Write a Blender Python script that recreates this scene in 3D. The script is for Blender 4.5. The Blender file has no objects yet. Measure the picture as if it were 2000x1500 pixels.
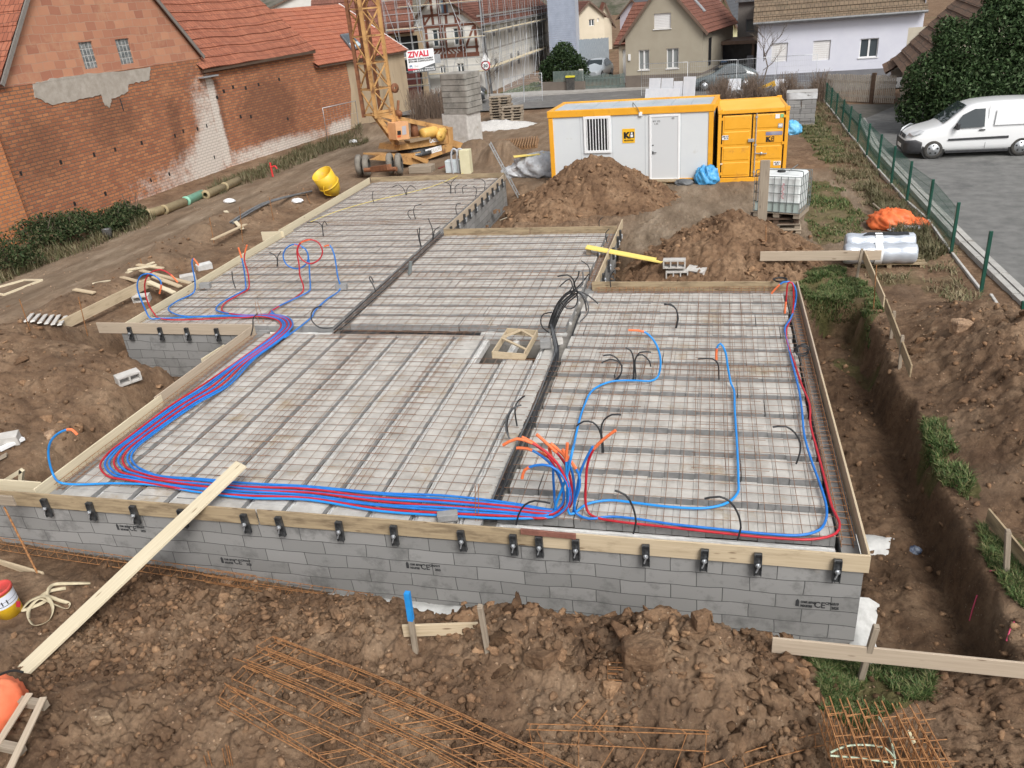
import bpy, math, random
import numpy as np
from mathutils import Vector, Matrix
rng = np.random.default_rng(7)
random.seed(7)
sc = bpy.context.scene
C = sc.collection
R = math.radians

# ------------------------------------------------------------------ camera, sky, sun, exposure
F_PX, PITCH, YAW, ROLL, CAM_H = 1547.1, 0.4528, -0.2685, 0.09025, 5.76
def cam_axes():
    cy, sy = math.cos(YAW), math.sin(YAW); cp, sp = math.cos(PITCH), math.sin(PITCH)
    right = np.array([cy, -sy, 0.]); fh = np.array([sy, cy, 0.]); up = np.array([0, 0, 1.])
    f = cp*fh - sp*up; d = -(cp*up + sp*fh)
    cr, sr = math.cos(ROLL), math.sin(ROLL)
    return np.array([cr*right + sr*d, -sr*right + cr*d, f])
AX = cam_axes(); CAM = np.array([0., 0., CAM_H])
cd = bpy.data.cameras.new('camera'); cam = bpy.data.objects.new('camera', cd); C.objects.link(cam)
cd.sensor_width = 36; cd.lens = 36*F_PX/2000; cd.clip_start = 0.1; cd.clip_end = 3000
mw = Matrix.Identity(4)
for i in range(3):
    mw[i][0] = AX[0][i]; mw[i][1] = -AX[1][i]; mw[i][2] = -AX[2][i]; mw[i][3] = CAM[i]
cam.matrix_world = mw
sc.camera = cam

w = bpy.data.worlds.new('World'); sc.world = w; w.use_nodes = True
nt = w.node_tree; bg = nt.nodes['Background']
sky = nt.nodes.new('ShaderNodeTexSky'); sky.sky_type = 'NISHITA'; sky.sun_disc = False
SUN_EL, SUN_AZ = R(46), R(142)          # azimuth measured clockwise from +Y
sky.sun_elevation = SUN_EL; sky.sun_rotation = SUN_AZ
sky.air_density = 1.0; sky.dust_density = 4.0; sky.ozone_density = 1.0
hs = nt.nodes.new('ShaderNodeHueSaturation'); hs.inputs['Saturation'].default_value = 0.22
nt.links.new(sky.outputs[0], hs.inputs['Color']); nt.links.new(hs.outputs[0], bg.inputs[0])
bg.inputs[1].default_value = 0.13
sl = bpy.data.lights.new('sun', 'SUN'); so = bpy.data.objects.new('sun', sl); C.objects.link(so)
sl.energy = 1.9; sl.angle = R(22); sl.color = (1.0, 0.97, 0.93)
sd = Vector((math.sin(SUN_AZ)*math.cos(SUN_EL), math.cos(SUN_AZ)*math.cos(SUN_EL), math.sin(SUN_EL)))
so.rotation_euler = sd.to_track_quat('Z', 'Y').to_euler()
sc.view_settings.view_transform = 'Standard'; sc.view_settings.look = 'None'
sc.view_settings.exposure = 0.31; sc.view_settings.gamma = 1.0
sc.cycles.max_bounces = 5; sc.cycles.diffuse_bounces = 3; sc.cycles.glossy_bounces = 2
sc.cycles.transparent_max_bounces = 8; sc.cycles.transmission_bounces = 3
sc.cycles.use_denoising = True

# ------------------------------------------------------------------ pixel -> place helpers
def ray(px, py): return AX.T @ np.array([px-1000., py-750., F_PX])
def PZ(px, py, z=-0.6):
    d = ray(px, py); return CAM + d*((z-CAM_H)/d[2])
def PY(px, py, y):
    d = ray(px, py); return CAM + d*(y/d[1])
def PX(px, py, x):
    d = ray(px, py); return CAM + d*(x/d[0])
def PP(px, py, p0, n):
    d = ray(px, py); return CAM + d*(np.dot(np.array(p0)-CAM, n)/np.dot(d, n))
def V3(*a): return np.array(a, float)
def nrm(v): v = np.array(v, float); return v/np.linalg.norm(v)

class Frame:
    """vertical plane through two ground points: local x along it, y away from the camera, z up"""
    def __init__(s, a, b, z=None):
        s.o = np.array(a, float); b = np.array(b, float)
        if z is not None: s.o[2] = z
        d = b - s.o; d[2] = 0; s.w = np.linalg.norm(d); s.x = d/s.w
        s.y = V3(-s.x[1], s.x[0], 0); s.rot = math.atan2(s.x[1], s.x[0])
    def px(s, px, py, dy=0):
        p = PP(px, py, s.o + s.y*dy, s.y) - s.o
        return float(p @ s.x), float(p[2])
    def loc(s, p): p = np.array(p) - s.o; return V3(p @ s.x, p @ s.y, p[2])
    def wld(s, x, y, z): return s.o + s.x*x + s.y*y + V3(0, 0, z)
    def rect(s, x0, y0, x1, y1, dy=0):
        a = s.px(x0, y0, dy); b = s.px(x1, y1, dy)
        return min(a[0], b[0]), max(a[0], b[0]), min(a[1], b[1]), max(a[1], b[1])

# ------------------------------------------------------------------ meshes
class MB:
    def __init__(s): s.v = []; s.f = []; s.m = []; s.uv = []; s.sm = []
    def add(s, vs, fs, mi=0, uvs=None, sm=False):
        b = len(s.v); s.v.extend([tuple(map(float, q)) for q in vs])
        for k, f in enumerate(fs):
            s.f.append([b+i for i in f]); s.m.append(mi); s.sm.append(sm)
            s.uv.append(uvs[k] if uvs else [(0, 0)]*len(f))
        return s
    def quad(s, a, b, c, d, mi=0, uv=None):
        return s.add([a, b, c, d], [(0, 1, 2, 3)], mi, [uv] if uv else None)
    def poly(s, ps, mi=0, uv=None):
        return s.add(ps, [tuple(range(len(ps)))], mi, [uv] if uv else None)
    def obox(s, c, ax, ay, az, mi=0):
        """box: centre and three half-axis vectors; uv in metres with u along ax"""
        c, ax, ay, az = (np.array(q, float) for q in (c, ax, ay, az))
        vs = []
        for i in (-1, 1):
            for j in (-1, 1):
                for k in (-1, 1): vs.append(c+ax*i+ay*j+az*k)
        X, Y, Z = (2*np.linalg.norm(q) for q in (ax, ay, az))
        ou, ov = random.random()*7, random.random()*7
        def r(a, b): return [(ou, ov), (ou+a, ov), (ou+a, ov+b), (ou, ov+b)]
        fs = [(0, 4, 5, 1), (6, 2, 3, 7), (2, 0, 1, 3), (4, 6, 7, 5), (2, 6, 4, 0), (1, 5, 7, 3)]
        uv = [r(X, Z), r(X, Z), r(Y, Z), r(Y, Z), r(X, Y), r(X, Y)]
        return s.add(vs, fs, mi, uv)
    def box(s, x0, x1, y0, y1, z0, z1, mi=0):
        return s.obox(((x0+x1)/2, (y0+y1)/2, (z0+z1)/2), ((x1-x0)/2, 0, 0), (0, (y1-y0)/2, 0), (0, 0, (z1-z0)/2), mi)
    def ubox(s, x0, x1, y0, y1, z0, z1, mi=0):
        """box whose side uv are true (horizontal, height) metres"""
        vs = [(x0, y0, z0), (x1, y0, z0), (x1, y1, z0), (x0, y1, z0), (x0, y0, z1), (x1, y0, z1), (x1, y1, z1), (x0, y1, z1)]
        fs = [(0, 1, 5, 4), (1, 2, 6, 5), (2, 3, 7, 6), (3, 0, 4, 7), (4, 5, 6, 7), (3, 2, 1, 0)]
        uv = [[(x0, z0), (x1, z0), (x1, z1), (x0, z1)], [(y0, z0), (y1, z0), (y1, z1), (y0, z1)],
              [(x1, z0), (x0, z0), (x0, z1), (x1, z1)], [(y1, z0), (y0, z0), (y0, z1), (y1, z1)],
              [(x0, y0), (x1, y0), (x1, y1), (x0, y1)], [(x0, y1), (x1, y1), (x1, y0), (x0, y0)]]
        return s.add(vs, fs, mi, uv)
    def beam(s, a, b, wd, ht, mi=0, up=(0, 0, 1)):
        a, b = np.array(a, float), np.array(b, float); d = b-a; L = np.linalg.norm(d); d = d/L
        up = np.array(up, float)
        if abs(d @ up) > .97: up = V3(1, 0, 0)
        sd = nrm(np.cross(d, up)); u = np.cross(sd, d)
        return s.obox((a+b)/2, d*L/2, sd*wd/2, u*ht/2, mi)
    def tube(s, pts, r, n=6, mi=0, closed=False, caps=True, sm=True):
        P = [np.array(p, float) for p in pts]; N = len(P)
        rr = r if hasattr(r, '__len__') else [r]*N
        T = []
        for i in range(N):
            a = P[(i-1) % N] if (closed or i > 0) else P[i]; b = P[(i+1) % N] if (closed or i < N-1) else P[i]
            t = b-a; l = np.linalg.norm(t); T.append(t/l if l > 1e-9 else V3(0, 0, 1))
        u = np.cross(T[0], (0, 0, 1)); 
        if np.linalg.norm(u) < 1e-3: u = np.cross(T[0], (1, 0, 0))
        u = nrm(u); vs = []
        for i in range(N):
            u = u - T[i]*(u @ T[i]); u = nrm(u) if np.linalg.norm(u) > 1e-6 else nrm(np.cross(T[i], (.3, .5, .8)))
            v = np.cross(T[i], u)
            for k in range(n):
                a = 2*math.pi*k/n; vs.append(P[i] + (u*math.cos(a)+v*math.sin(a))*rr[i])
        fs = []
        for i in range(N if closed else N-1):
            j = (i+1) % N
            for k in range(n):
                l = (k+1) % n; fs.append((i*n+k, i*n+l, j*n+l, j*n+k))
        s.add(vs, fs, mi, sm=sm and n > 4)
        if caps and not closed:
            s.add(vs[:n], [tuple(range(n))[::-1]], mi); s.add(vs[-n:], [tuple(range(n))], mi)
        return s
    def cyl(s, a, b, r, n=16, mi=0, r2=None): return s.tube([a, b], [r, r if r2 is None else r2], n, mi)
    def lathe(s, c, ax, prof, n=24, mi=0, sm=True):
        c = np.array(c, float); ax = nrm(ax); u = np.cross(ax, (0, 0, 1))
        if np.linalg.norm(u) < 1e-3: u = V3(1, 0, 0)
        u = nrm(u); v = np.cross(ax, u); vs = []; m = len(prof)
        for k in range(n):
            a = 2*math.pi*k/n
            for (rad, h) in prof: vs.append(c + ax*h + (u*math.cos(a)+v*math.sin(a))*rad)
        fs = []
        for k in range(n):
            l = (k+1) % n
            for i in range(m-1): fs.append((k*m+i, l*m+i, l*m+i+1, k*m+i+1))
        return s.add(vs, fs, mi, sm=sm)
    def prism(s, poly, ext, mi=0):
        """3-D polygon extruded by a vector"""
        P = [np.array(p, float) for p in poly]; e = np.array(ext, float); n = len(P)
        vs = P + [p+e for p in P]
        L = [0]
        for i in range(n): L.append(L[-1]+np.linalg.norm(P[(i+1) % n]-P[i]))
        E = np.linalg.norm(e)
        s.add(vs, [tuple(range(n))[::-1], tuple(range(n, 2*n))], mi)
        s.add(vs, [(i, (i+1) % n, n+(i+1) % n, n+i) for i in range(n)], mi, [[(L[i], 0), (L[i+1], 0), (L[i+1], E), (L[i], E)] for i in range(n)])
        return s
    def grid(s, rows, mi=0, sm=True, uv=None):
        n = len(rows); m = len(rows[0]); vs = [p for r_ in rows for p in r_]; fs = []; us = []
        for i in range(n-1):
            for j in range(m-1):
                f = (i*m+j, i*m+j+1, (i+1)*m+j+1, (i+1)*m+j); fs.append(f)
                if uv: us.append([uv[a//m][a % m] for a in f])
        return s.add(vs, fs, mi, us if uv else None, sm)
    def build(s, name, mats, parent=None, local=False, bevel=0, sm=None):
        if not s.f: return None
        me = bpy.data.meshes.new(name)
        vv = s.v
        if parent is not None and not local: vv = to_local(parent, s.v)
        me.from_pydata(vv, [], s.f)
        if not isinstance(mats, (list, tuple)): mats = [mats]
        for m in mats: me.materials.append(m)
        me.polygons.foreach_set('material_index', s.m)
        me.polygons.foreach_set('use_smooth', s.sm if sm is None else [sm]*len(s.f))
        ul = me.uv_layers.new(name='UVMap')
        ul.data.foreach_set('uv', [c for f in s.uv for q in f for c in q])
        me.update()
        o = bpy.data.objects.new(name, me); C.objects.link(o)
        if parent is not None: o.parent = parent
        if bevel:
            md = o.modifiers.new('bevel', 'BEVEL'); md.width = bevel; md.segments = 1; md.limit_method = 'ANGLE'
        return o
def root_mat(o):
    m = Matrix.Identity(4)
    while o is not None: m = (Matrix.Translation(o.location) @ o.rotation_euler.to_matrix().to_4x4()) @ m; o = o.parent
    return m
def to_local(parent, vs):
    m = np.array(root_mat(parent).inverted()); a = np.array(vs, float); return [tuple(q) for q in (a @ m[:3, :3].T + m[:3, 3])]
def root_loc(o):
    p = V3(0, 0, 0)
    while o is not None: p = p + np.array(o.location); o = o.parent
    return p
def thing(name, label, cat, loc=(0, 0, 0), rotz=0, group=None):
    o = bpy.data.objects.new(name, None); C.objects.link(o); o.empty_display_size = .2
    o.location = tuple(float(q) for q in loc); o.rotation_euler = (0, 0, rotz); tag(o, label, cat, group); return o
def tag(o, label, cat, group=None):
    o['label'] = label; o['category'] = cat
    if group: o['group'] = group
    return o
def kind(o, k): o['kind'] = k; return o
def copy_tree(o, parent=None):
    c = o.copy(); C.objects.link(c)
    if parent is not None: c.parent = parent
    for ch in list(o.children): copy_tree(ch, c)
    return c
def spline(pts, step=.06, closed=False):
    P = [np.array(p, float) for p in pts]; out = []; N = len(P)
    rngi = range(N if closed else N-1)
    for i in rngi:
        if closed: p0, p1, p2, p3 = P[(i-1) % N], P[i], P[(i+1) % N], P[(i+2) % N]
        else: p0, p1, p2, p3 = P[max(i-1, 0)], P[i], P[i+1], P[min(i+2, N-1)]
        d = np.linalg.norm(p2-p1); k = max(2, int(d/step))
        # centripetal parametrisation keeps the curve from overshooting
        t0 = 0; t1 = t0+max(1e-4, np.linalg.norm(p1-p0))**.5; t2 = t1+max(1e-4, d)**.5; t3 = t2+max(1e-4, np.linalg.norm(p3-p2))**.5
        for q in range(k):
            t = t1+(t2-t1)*q/k
            A1 = (t1-t)/(t1-t0)*p0+(t-t0)/(t1-t0)*p1; A2 = (t2-t)/(t2-t1)*p1+(t-t1)/(t2-t1)*p2; A3 = (t3-t)/(t3-t2)*p2+(t-t2)/(t3-t2)*p3
            B1 = (t2-t)/(t2-t0)*A1+(t-t0)/(t2-t0)*A2; B2 = (t3-t)/(t3-t1)*A2+(t-t1)/(t3-t1)*A3
            out.append((t2-t)/(t2-t1)*B1+(t-t1)/(t2-t1)*B2)
    if not closed: out.append(P[-1])
    return out
def textmesh(name, body, size, mat, parent, at, ux, uz, align='LEFT', sx=1.0, bold=0.0, fit=None):
    """lettering as thin mesh lying in the plane (ux, uz)"""
    cu = bpy.data.curves.new(name, 'FONT'); cu.body = body; cu.size = size; cu.align_x = align; cu.extrude = .001; cu.offset = bold
    cu.resolution_u = 2
    t = bpy.data.objects.new(name, cu); C.objects.link(t)
    dg = bpy.context.evaluated_depsgraph_get(); dg.update()
    me = bpy.data.meshes.new_from_object(t.evaluated_get(dg)); bpy.data.objects.remove(t)
    ux, uz = nrm(ux), nrm(uz); n = np.cross(ux, uz); at = np.array(at, float)
    if fit: sx = fit/max(1e-3, max(v.co.x for v in me.vertices)-min(v.co.x for v in me.vertices))
    qs = [at + ux*v.co.x*sx + uz*v.co.y + n*v.co.z for v in me.vertices]
    if parent is not None: qs = to_local(parent, qs)
    for v, q in zip(me.vertices, qs): v.co = q
    me.materials.clear(); me.materials.append(mat)
    o = bpy.data.objects.new(name, me); C.objects.link(o)
    if parent is not None: o.parent = parent
    return o

# ------------------------------------------------------------------ materials
def newmat(name):
    m = bpy.data.materials.new(name); m.use_nodes = True; t = m.node_tree
    return m, t, t.nodes['Principled BSDF']
def N(t, kind_, **kw):
    n = t.nodes.new(kind_)
    for k, v in kw.items(): setattr(n, k, v)
    return n
def rgb(c): return (c[0], c[1], c[2], 1)
def coords(t, uv=False, scale=(1, 1, 1)):
    tc = N(t, 'ShaderNodeTexCoord'); mp = N(t, 'ShaderNodeMapping'); mp.inputs['Scale'].default_value = scale
    t.links.new(tc.outputs['UV' if uv else 'Object'], mp.inputs[0]); return mp.outputs[0]
def noise(t, vec, scale, detail=4, rough=.6):
    n = N(t, 'ShaderNodeTexNoise'); n.inputs['Scale'].default_value = scale; n.inputs['Detail'].default_value = detail; n.inputs['Roughness'].default_value = rough
    t.links.new(vec, n.inputs['Vector']); return n.outputs['Fac']
def ramp(t, fac, stops):
    r_ = N(t, 'ShaderNodeValToRGB'); e = r_.color_ramp.elements
    while len(e) < len(stops): e.new(0.5)
    for i, (p, c) in enumerate(stops): e[i].position = p; e[i].color = rgb(c) if hasattr(c, '__len__') else (c, c, c, 1)
    t.links.new(fac, r_.inputs[0]); return r_.outputs[0]
def mix(t, fac, a, b, mode='MIX'):
    m = N(t, 'ShaderNodeMix', data_type='RGBA', blend_type=mode)
    for s_, v in ((0, fac), (6, a), (7, b)):
        if hasattr(v, 'is_linked') or hasattr(v, 'links'): t.links.new(v, m.inputs[s_])
        else: m.inputs[s_].default_value = v if s_ == 0 else rgb(v)
    return m.outputs[2]
def bump(t, bs, h, strength=.3, dist=.02, prev=None):
    b = N(t, 'ShaderNodeBump'); b.inputs['Strength'].default_value = strength; b.inputs['Distance'].default_value = dist
    t.links.new(h, b.inputs['Height'])
    if prev: t.links.new(prev, b.inputs['Normal'])
    t.links.new(b.outputs[0], bs.inputs['Normal']); return b.outputs[0]
def M(name, c1, c2=None, scale=6, rough=.6, metal=0, bmp=0, bscale=None, detail=5, stretch=(1, 1, 1), uv=False, lo=.35, hi=.65, dirt=None, spec=.5, coat=0):
    m, t, b = newmat(name)
    b.inputs['Roughness'].default_value = rough; b.inputs['Metallic'].default_value = metal; b.inputs['Specular IOR Level'].default_value = spec
    if coat: b.inputs['Coat Weight'].default_value = coat
    if c2 is None and not bmp and not dirt: b.inputs['Base Color'].default_value = rgb(c1); return m
    v = coords(t, uv, stretch); f = noise(t, v, scale, detail)
    col = ramp(t, f, [(lo, c1), (hi, c2 or c1)])
    if dirt:
        col = mix(t, ramp(t, noise(t, v, dirt[1], 6, .7), [(dirt[2], 0.), (min(.99, dirt[2]+.15), 1.)]), col, dirt[0])
    t.links.new(col, b.inputs['Base Color'])
    if bmp: bump(t, b, noise(t, v, bscale or scale*4, 6, .65), bmp, .02)
    return m
def brickmat(name, c1, c2, mortar, bw, bh, ms, rough=.85, stain=None, off=.5, bstr=.6, bias=0., vary=None, wash=False):
    """courses on true-metre uv"""
    m, t, b = newmat(name); b.inputs['Roughness'].default_value = rough; b.inputs['Specular IOR Level'].default_value = .25
    v = coords(t, True)
    wob = N(t, 'ShaderNodeVectorMath', operation='ADD')
    nn = N(t, 'ShaderNodeTexNoise'); nn.inputs['Scale'].default_value = 1.3; t.links.new(v, nn.inputs['Vector'])
    sc_ = N(t, 'ShaderNodeVectorMath', operation='SCALE'); sc_.inputs[3].default_value = bh*.5; t.links.new(nn.outputs['Color'], sc_.inputs[0])
    t.links.new(v, wob.inputs[0]); t.links.new(sc_.outputs[0], wob.inputs[1])
    br = N(t, 'ShaderNodeTexBrick', offset=off); br.inputs['Scale'].default_value = 1
    br.inputs['Color1'].default_value = rgb(c1); br.inputs['Color2'].default_value = rgb(c2); br.inputs['Mortar'].default_value = rgb(mortar)
    br.inputs['Mortar Size'].default_value = ms; br.inputs['Mortar Smooth'].default_value = .3; br.inputs['Bias'].default_value = bias
    br.inputs['Brick Width'].default_value = bw; br.inputs['Row Height'].default_value = bh
    t.links.new(wob.outputs[0] if bstr else v, br.inputs['Vector'])
    col = br.outputs['Color']
    if vary: col = mix(t, ramp(t, noise(t, v, vary[1], 5, .65), [(.4, 0.), (.68, 1.)]), col, mix(t, vary[2], col, vary[0]))
    if stain:
        for (c, s_, lo, amt) in stain:
            f = ramp(t, noise(t, v, s_, 6, .7), [(lo, 0.), (min(lo+.17, .99), amt)]); col = mix(t, f, col, c)
    if wash:
        at = N(t, 'ShaderNodeAttribute', attribute_name='marks'); sp = N(t, 'ShaderNodeSeparateColor'); t.links.new(at.outputs['Color'], sp.inputs[0])
        for out, lo_, c_, amt in ((1, .0, (.12, .06, .04), .45), (0, .0, (.68, .63, .57), .90)):
            n1 = noise(t, v, 1.1 if out else 2.6, 8, .8); ad = N(t, 'ShaderNodeMath', operation='ADD'); t.links.new(sp.outputs[out], ad.inputs[0]); t.links.new(n1, ad.inputs[1])
            f = ramp(t, ad.outputs[0], [(.66, 0.), (1.25 if out else 1.12, amt)]); k = mix(t, br.outputs['Fac'], c_, (c_[0]*.72, c_[1]*.70, c_[2]*.68)); col = mix(t, f, col, k)
    t.links.new(col, b.inputs['Base Color'])
    p = None
    iv = N(t, 'ShaderNodeMath', operation='SUBTRACT'); iv.inputs[0].default_value = 1; t.links.new(br.outputs['Fac'], iv.inputs[1])
    if bstr: p = bump(t, b, iv.outputs[0], bstr, .012)
    bump(t, b, noise(t, v, 30, 5), .25, .008, p)
    return m
def woodmat(name, c1, c2, dark, rough=.75, knots=True, stain=.62):
    m, t, b = newmat(name); b.inputs['Roughness'].default_value = rough; b.inputs['Specular IOR Level'].default_value = .25
    v = coords(t, True, (.8, 22, 1)); f = noise(t, v, 1.6, 5, .6)
    col = ramp(t, f, [(.3, c1), (.7, c2)])
    v2 = coords(t, True, (1.2, 5, 1))
    col = mix(t, ramp(t, noise(t, v2, 1.7, 5, .65), [(stain, 0.), (min(stain+.2, .99), .75)]), col, dark)
    if knots:
        vo = N(t, 'ShaderNodeTexVoronoi'); vo.inputs['Scale'].default_value = 3.1; t.links.new(coords(t, True, (.55, 2.2, 1)), vo.inputs['Vector'])
        col = mix(t, ramp(t, vo.outputs['Distance'], [(.05, .8), (.11, 0.)]), col, (dark[0]*.6, dark[1]*.5, dark[2]*.45))
    t.links.new(col, b.inputs['Base Color']); bump(t, b, f, .25, .004); return m
def glassmat(name, c, rough=.12): return M(name, c, rough=rough, spec=.8)

WOOD_NEW = woodmat('fresh_pine', (.47, .375, .25), (.58, .475, .33), (.27, .20, .125), stain=.55)
WOOD_PALE = woodmat('pale_plank', (.58, .50, .35), (.69, .61, .45), (.40, .32, .20), stain=.60)
WOOD_USED = woodmat('used_formwork_board', (.31, .235, .145), (.44, .345, .22), (.15, .11, .07), stain=.46)
WOOD_GREY = woodmat('weathered_wood', (.25, .205, .155), (.37, .31, .24), (.12, .09, .065), stain=.55)
WOOD_YEL = woodmat('yellow_shuttering', (.78, .60, .13), (.86, .68, .22), (.55, .40, .11), knots=False, stain=.66)
WOOD_PINK = woodmat('grey_pink_board', (.40, .325, .245), (.51, .42, .32), (.22, .165, .115))
WOOD_DARK = woodmat('dark_timber', (.075, .05, .035), (.13, .085, .06), (.04, .03, .02))
RED_PLATE = M('rusty_red_board', (.17, .07, .05), (.26, .11, .08), 9, .8, bmp=.3)
CONC = M('pale_concrete', (.43, .41, .38), (.56, .54, .51), 5, .9, bmp=.35, bscale=40, dirt=((.30, .23, .15), 2.2, .58))
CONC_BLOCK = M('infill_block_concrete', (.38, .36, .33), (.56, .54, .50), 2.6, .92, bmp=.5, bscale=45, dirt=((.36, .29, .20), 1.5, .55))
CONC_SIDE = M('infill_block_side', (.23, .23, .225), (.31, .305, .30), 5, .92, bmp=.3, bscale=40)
CONC_DK = M('old_concrete', (.20, .185, .165), (.33, .31, .28), 3, .92, bmp=.35, bscale=30, dirt=((.09, .085, .075), 1.7, .55))
CONC_WHITE = M('cement_splash', (.52, .52, .50), (.66, .66, .64), 7, .95, bmp=.5, bscale=30)
BEAM_C = M('beam_concrete', (.50, .49, .47), (.68, .67, .65), 9, .9, bmp=.3, bscale=50)
BLOCKWALL = brickmat('concrete_block_wall', (.228, .225, .217), (.292, .287, .278), (.08, .08, .078), .6, .2, .0055, .93,
                     stain=[((.128, .127, .123), 2.3, .52, .8), ((.36, .355, .345), 3.1, .62, .55), ((.26, .20, .14), 1.1, .66, .6)], bstr=.5)
REBAR = M('rusty_rebar', (.20, .085, .032), (.40, .195, .075), 25, .85, bmp=.2, bscale=90)
REBAR_DK = M('brown_mesh_wire', (.15, .085, .055), (.27, .155, .095), 14, .75)
STEEL_DK = M('dark_clamp_steel', (.04, .042, .045), (.13, .135, .14), 14, .45, metal=.6)
STEEL = M('galvanised_steel', (.45, .47, .49), (.58, .6, .62), 12, .45, metal=.7)
ALU = M('aluminium', (.42, .44, .45), (.55, .56, .57), 14, .42, metal=.6)
P_BLUE = M('blue_pipe', (.010, .145, .52), (.02, .20, .62), 7, .42)
P_LBLUE = M('light_blue_pipe', (.012, .24, .68), (.016, .28, .74), 3, .42)
P_RED = M('red_pipe', (.42, .012, .022), (.53, .025, .04), 7, .42)
P_DRED = M('dark_red_pipe', (.36, .010, .018), (.44, .016, .026), 3, .42)
P_BLACK = M('black_conduit', (.016, .017, .019), (.035, .036, .039), 8, .5)
P_GREY = M('grey_conduit', (.09, .095, .10), (.14, .145, .15), 8, .45)
P_CAP = M('orange_tape', (.76, .16, .05), (.84, .21, .08), 20, .55)
RUBBER = M('tyre_rubber', (.030, .029, .028), (.075, .070, .063), 6, .85, bmp=.2)
TYRE_DUSTY = M('dusty_tyre', (.15, .135, .115), (.23, .21, .18), 5, .92, bmp=.3)
CRANE_Y = M('faded_crane_yellow', (.40, .215, .075), (.56, .325, .125), 1.9, .65, dirt=((.15, .065, .03), 2.6, .52))
CRANE_P = M('peach_cabinet', (.62, .32, .15), (.69, .38, .19), 3, .55, dirt=((.35, .16, .06), 4, .62))
CRANE_R = M('rusty_crane_steel', (.15, .06, .03), (.26, .11, .05), 6, .8, bmp=.2)
YELLOW = M('bright_bucket_yellow', (.70, .43, .02), (.76, .50, .045), 2, .5, dirt=((.42, .31, .16), 4, .56))
ORANGE_Y = M('cabin_orange_yellow', (.76, .35, .018), (.82, .40, .03), 1.2, .45, dirt=((.60, .27, .04), 2.5, .56))
WHITE = M('white_paint', (.78, .79, .80), (.83, .84, .84), 2, .45)
PANEL_W = M('cabin_panel', (.62, .65, .67), (.66, .69, .70), .8, .5, dirt=((.50, .49, .45), 1.6, .62))
DARK = M('dark_interior', (.012, .012, .013), rough=.6)
BLACK = M('black_print', (.012, .012, .012), rough=.7)
STAMP = M('block_ink', (.035, .036, .038), rough=.9)
RED_PRINT = M('red_print', (.60, .03, .06), rough=.6)
GLASS = glassmat('window_glass', (.06, .075, .085))
GLASS_L = glassmat('pale_window_glass', (.23, .25, .25), .2)
CAR_GLASS = glassmat('car_glass', (.03, .04, .045), .03)

# ------------------------------------------------------------------ terrain
def vnoise(x, y, seed=0):
    xi = np.floor(x).astype(np.int64); yi = np.floor(y).astype(np.int64); fx = x-xi; fy = y-yi
    def h(a, b):
        n = (a*374761393 + b*668265263 + seed*974634777) & 0xffffffff
        n = ((n ^ (n >> 13))*1274126177) & 0xffffffff
        return ((n ^ (n >> 16)) & 0xffff)/65535.0
    u = fx*fx*fx*(fx*(fx*6-15)+10); v = fy*fy*fy*(fy*(fy*6-15)+10)
    return (h(xi, yi)*(1-u)+h(xi+1, yi)*u)*(1-v)+(h(xi, yi+1)*(1-u)+h(xi+1, yi+1)*u)*v
def fbm(x, y, sc_, oct_=4, seed=0, gain=.5, ridged=False):
    x = np.asarray(x, float)/sc_; y = np.asarray(y, float)/sc_; a = 1; s = 0; tot = 0
    for o in range(oct_):
        n = vnoise(x*1.0+17.3*o, y+9.1*o, seed+o)*2-1
        if ridged: n = 1-2*np.abs(n)
        s = s+a*n; tot += a; a *= gain; c, s_ = .8*2.03, .6*2.03
        x, y = x*c-y*s_, x*s_+y*c
    return s/tot
def crumb(x, y, s, seed=0):
    """broken clods: every cell is a tilted facet with a crevice round it"""
    x = np.asarray(x, float)/s; y = np.asarray(y, float)/s; xi = np.floor(x); yi = np.floor(y); best = np.full(x.shape, 9.); out = np.zeros(x.shape)
    def h(a, b, k):
        n = (a.astype(np.int64)*374761393 + b.astype(np.int64)*668265263 + (seed*31+k)*974634777) & 0xffffffff
        n = ((n ^ (n >> 13))*1274126177) & 0xffffffff
        return ((n ^ (n >> 16)) & 0xffff)/65535.0
    for i in (-1, 0, 1):
        for j in (-1, 0, 1):
            a, b = xi+i, yi+j; dx = x-(a+h(a, b, 1)); dy = y-(b+h(a, b, 2)); d = dx*dx+dy*dy*1.3
            v = .8*h(a, b, 3)**2+(h(a, b, 4)-.5)*1.5*dx+(h(a, b, 5)-.5)*1.5*dy-.9*d; m = d < best; out = np.where(m, v, out); best = np.where(m, d, best)
    return out
def sstep(a, b, x): t = np.clip((x-a)/(b-a), 0, 1); return t*t*(3-2*t)
def boxin(x, y, x0, x1, y0, y1, e):
    return sstep(x0-e, x0+e*.2, x)*(1-sstep(x1-e*.2, x1+e, x))*sstep(y0-e, y0+e*.2, y)*(1-sstep(y1-e*.2, y1+e, y))
def bumpg(x, y, cx, cy, rx, ry, h, rot=0, p=1.0):
    c, s = math.cos(rot), math.sin(rot); dx = (x-cx)*c+(y-cy)*s; dy = -(x-cx)*s+(y-cy)*c
    return h*np.exp(-((dx/rx)**2+(dy/ry)**2)**p)
PITS = [(1.3, 2.98, 6.95, 16.75, -1.36, .20), (-2.9, -1.55, 16.2, 20.6, -1.25, .16), (-7.9, -6.2, 20.7, 28.6, -1.2, .35),
        (-13.6, -9.0, 12.6, 14.2, -1.28, .5), (-10.0, -9.0, 7.4, 14.0, -1.2, .5), (-13.6, -12.2, 13.8, 29.2, -1.1, .45),
        (-9.6, 2.0, 7.15, 7.9, -1.34, .42), (-9.3, 1.7, 7.6, 16.4, -1.36, .15), (-12.6, -2.5, 13.9, 21.0, -1.36, .15), (-12.7, -7.4, 20.9, 28.7, -1.36, .1),
        (-12.8, -7.2, 28.4, 29.4, -1.0, .4)]
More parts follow.
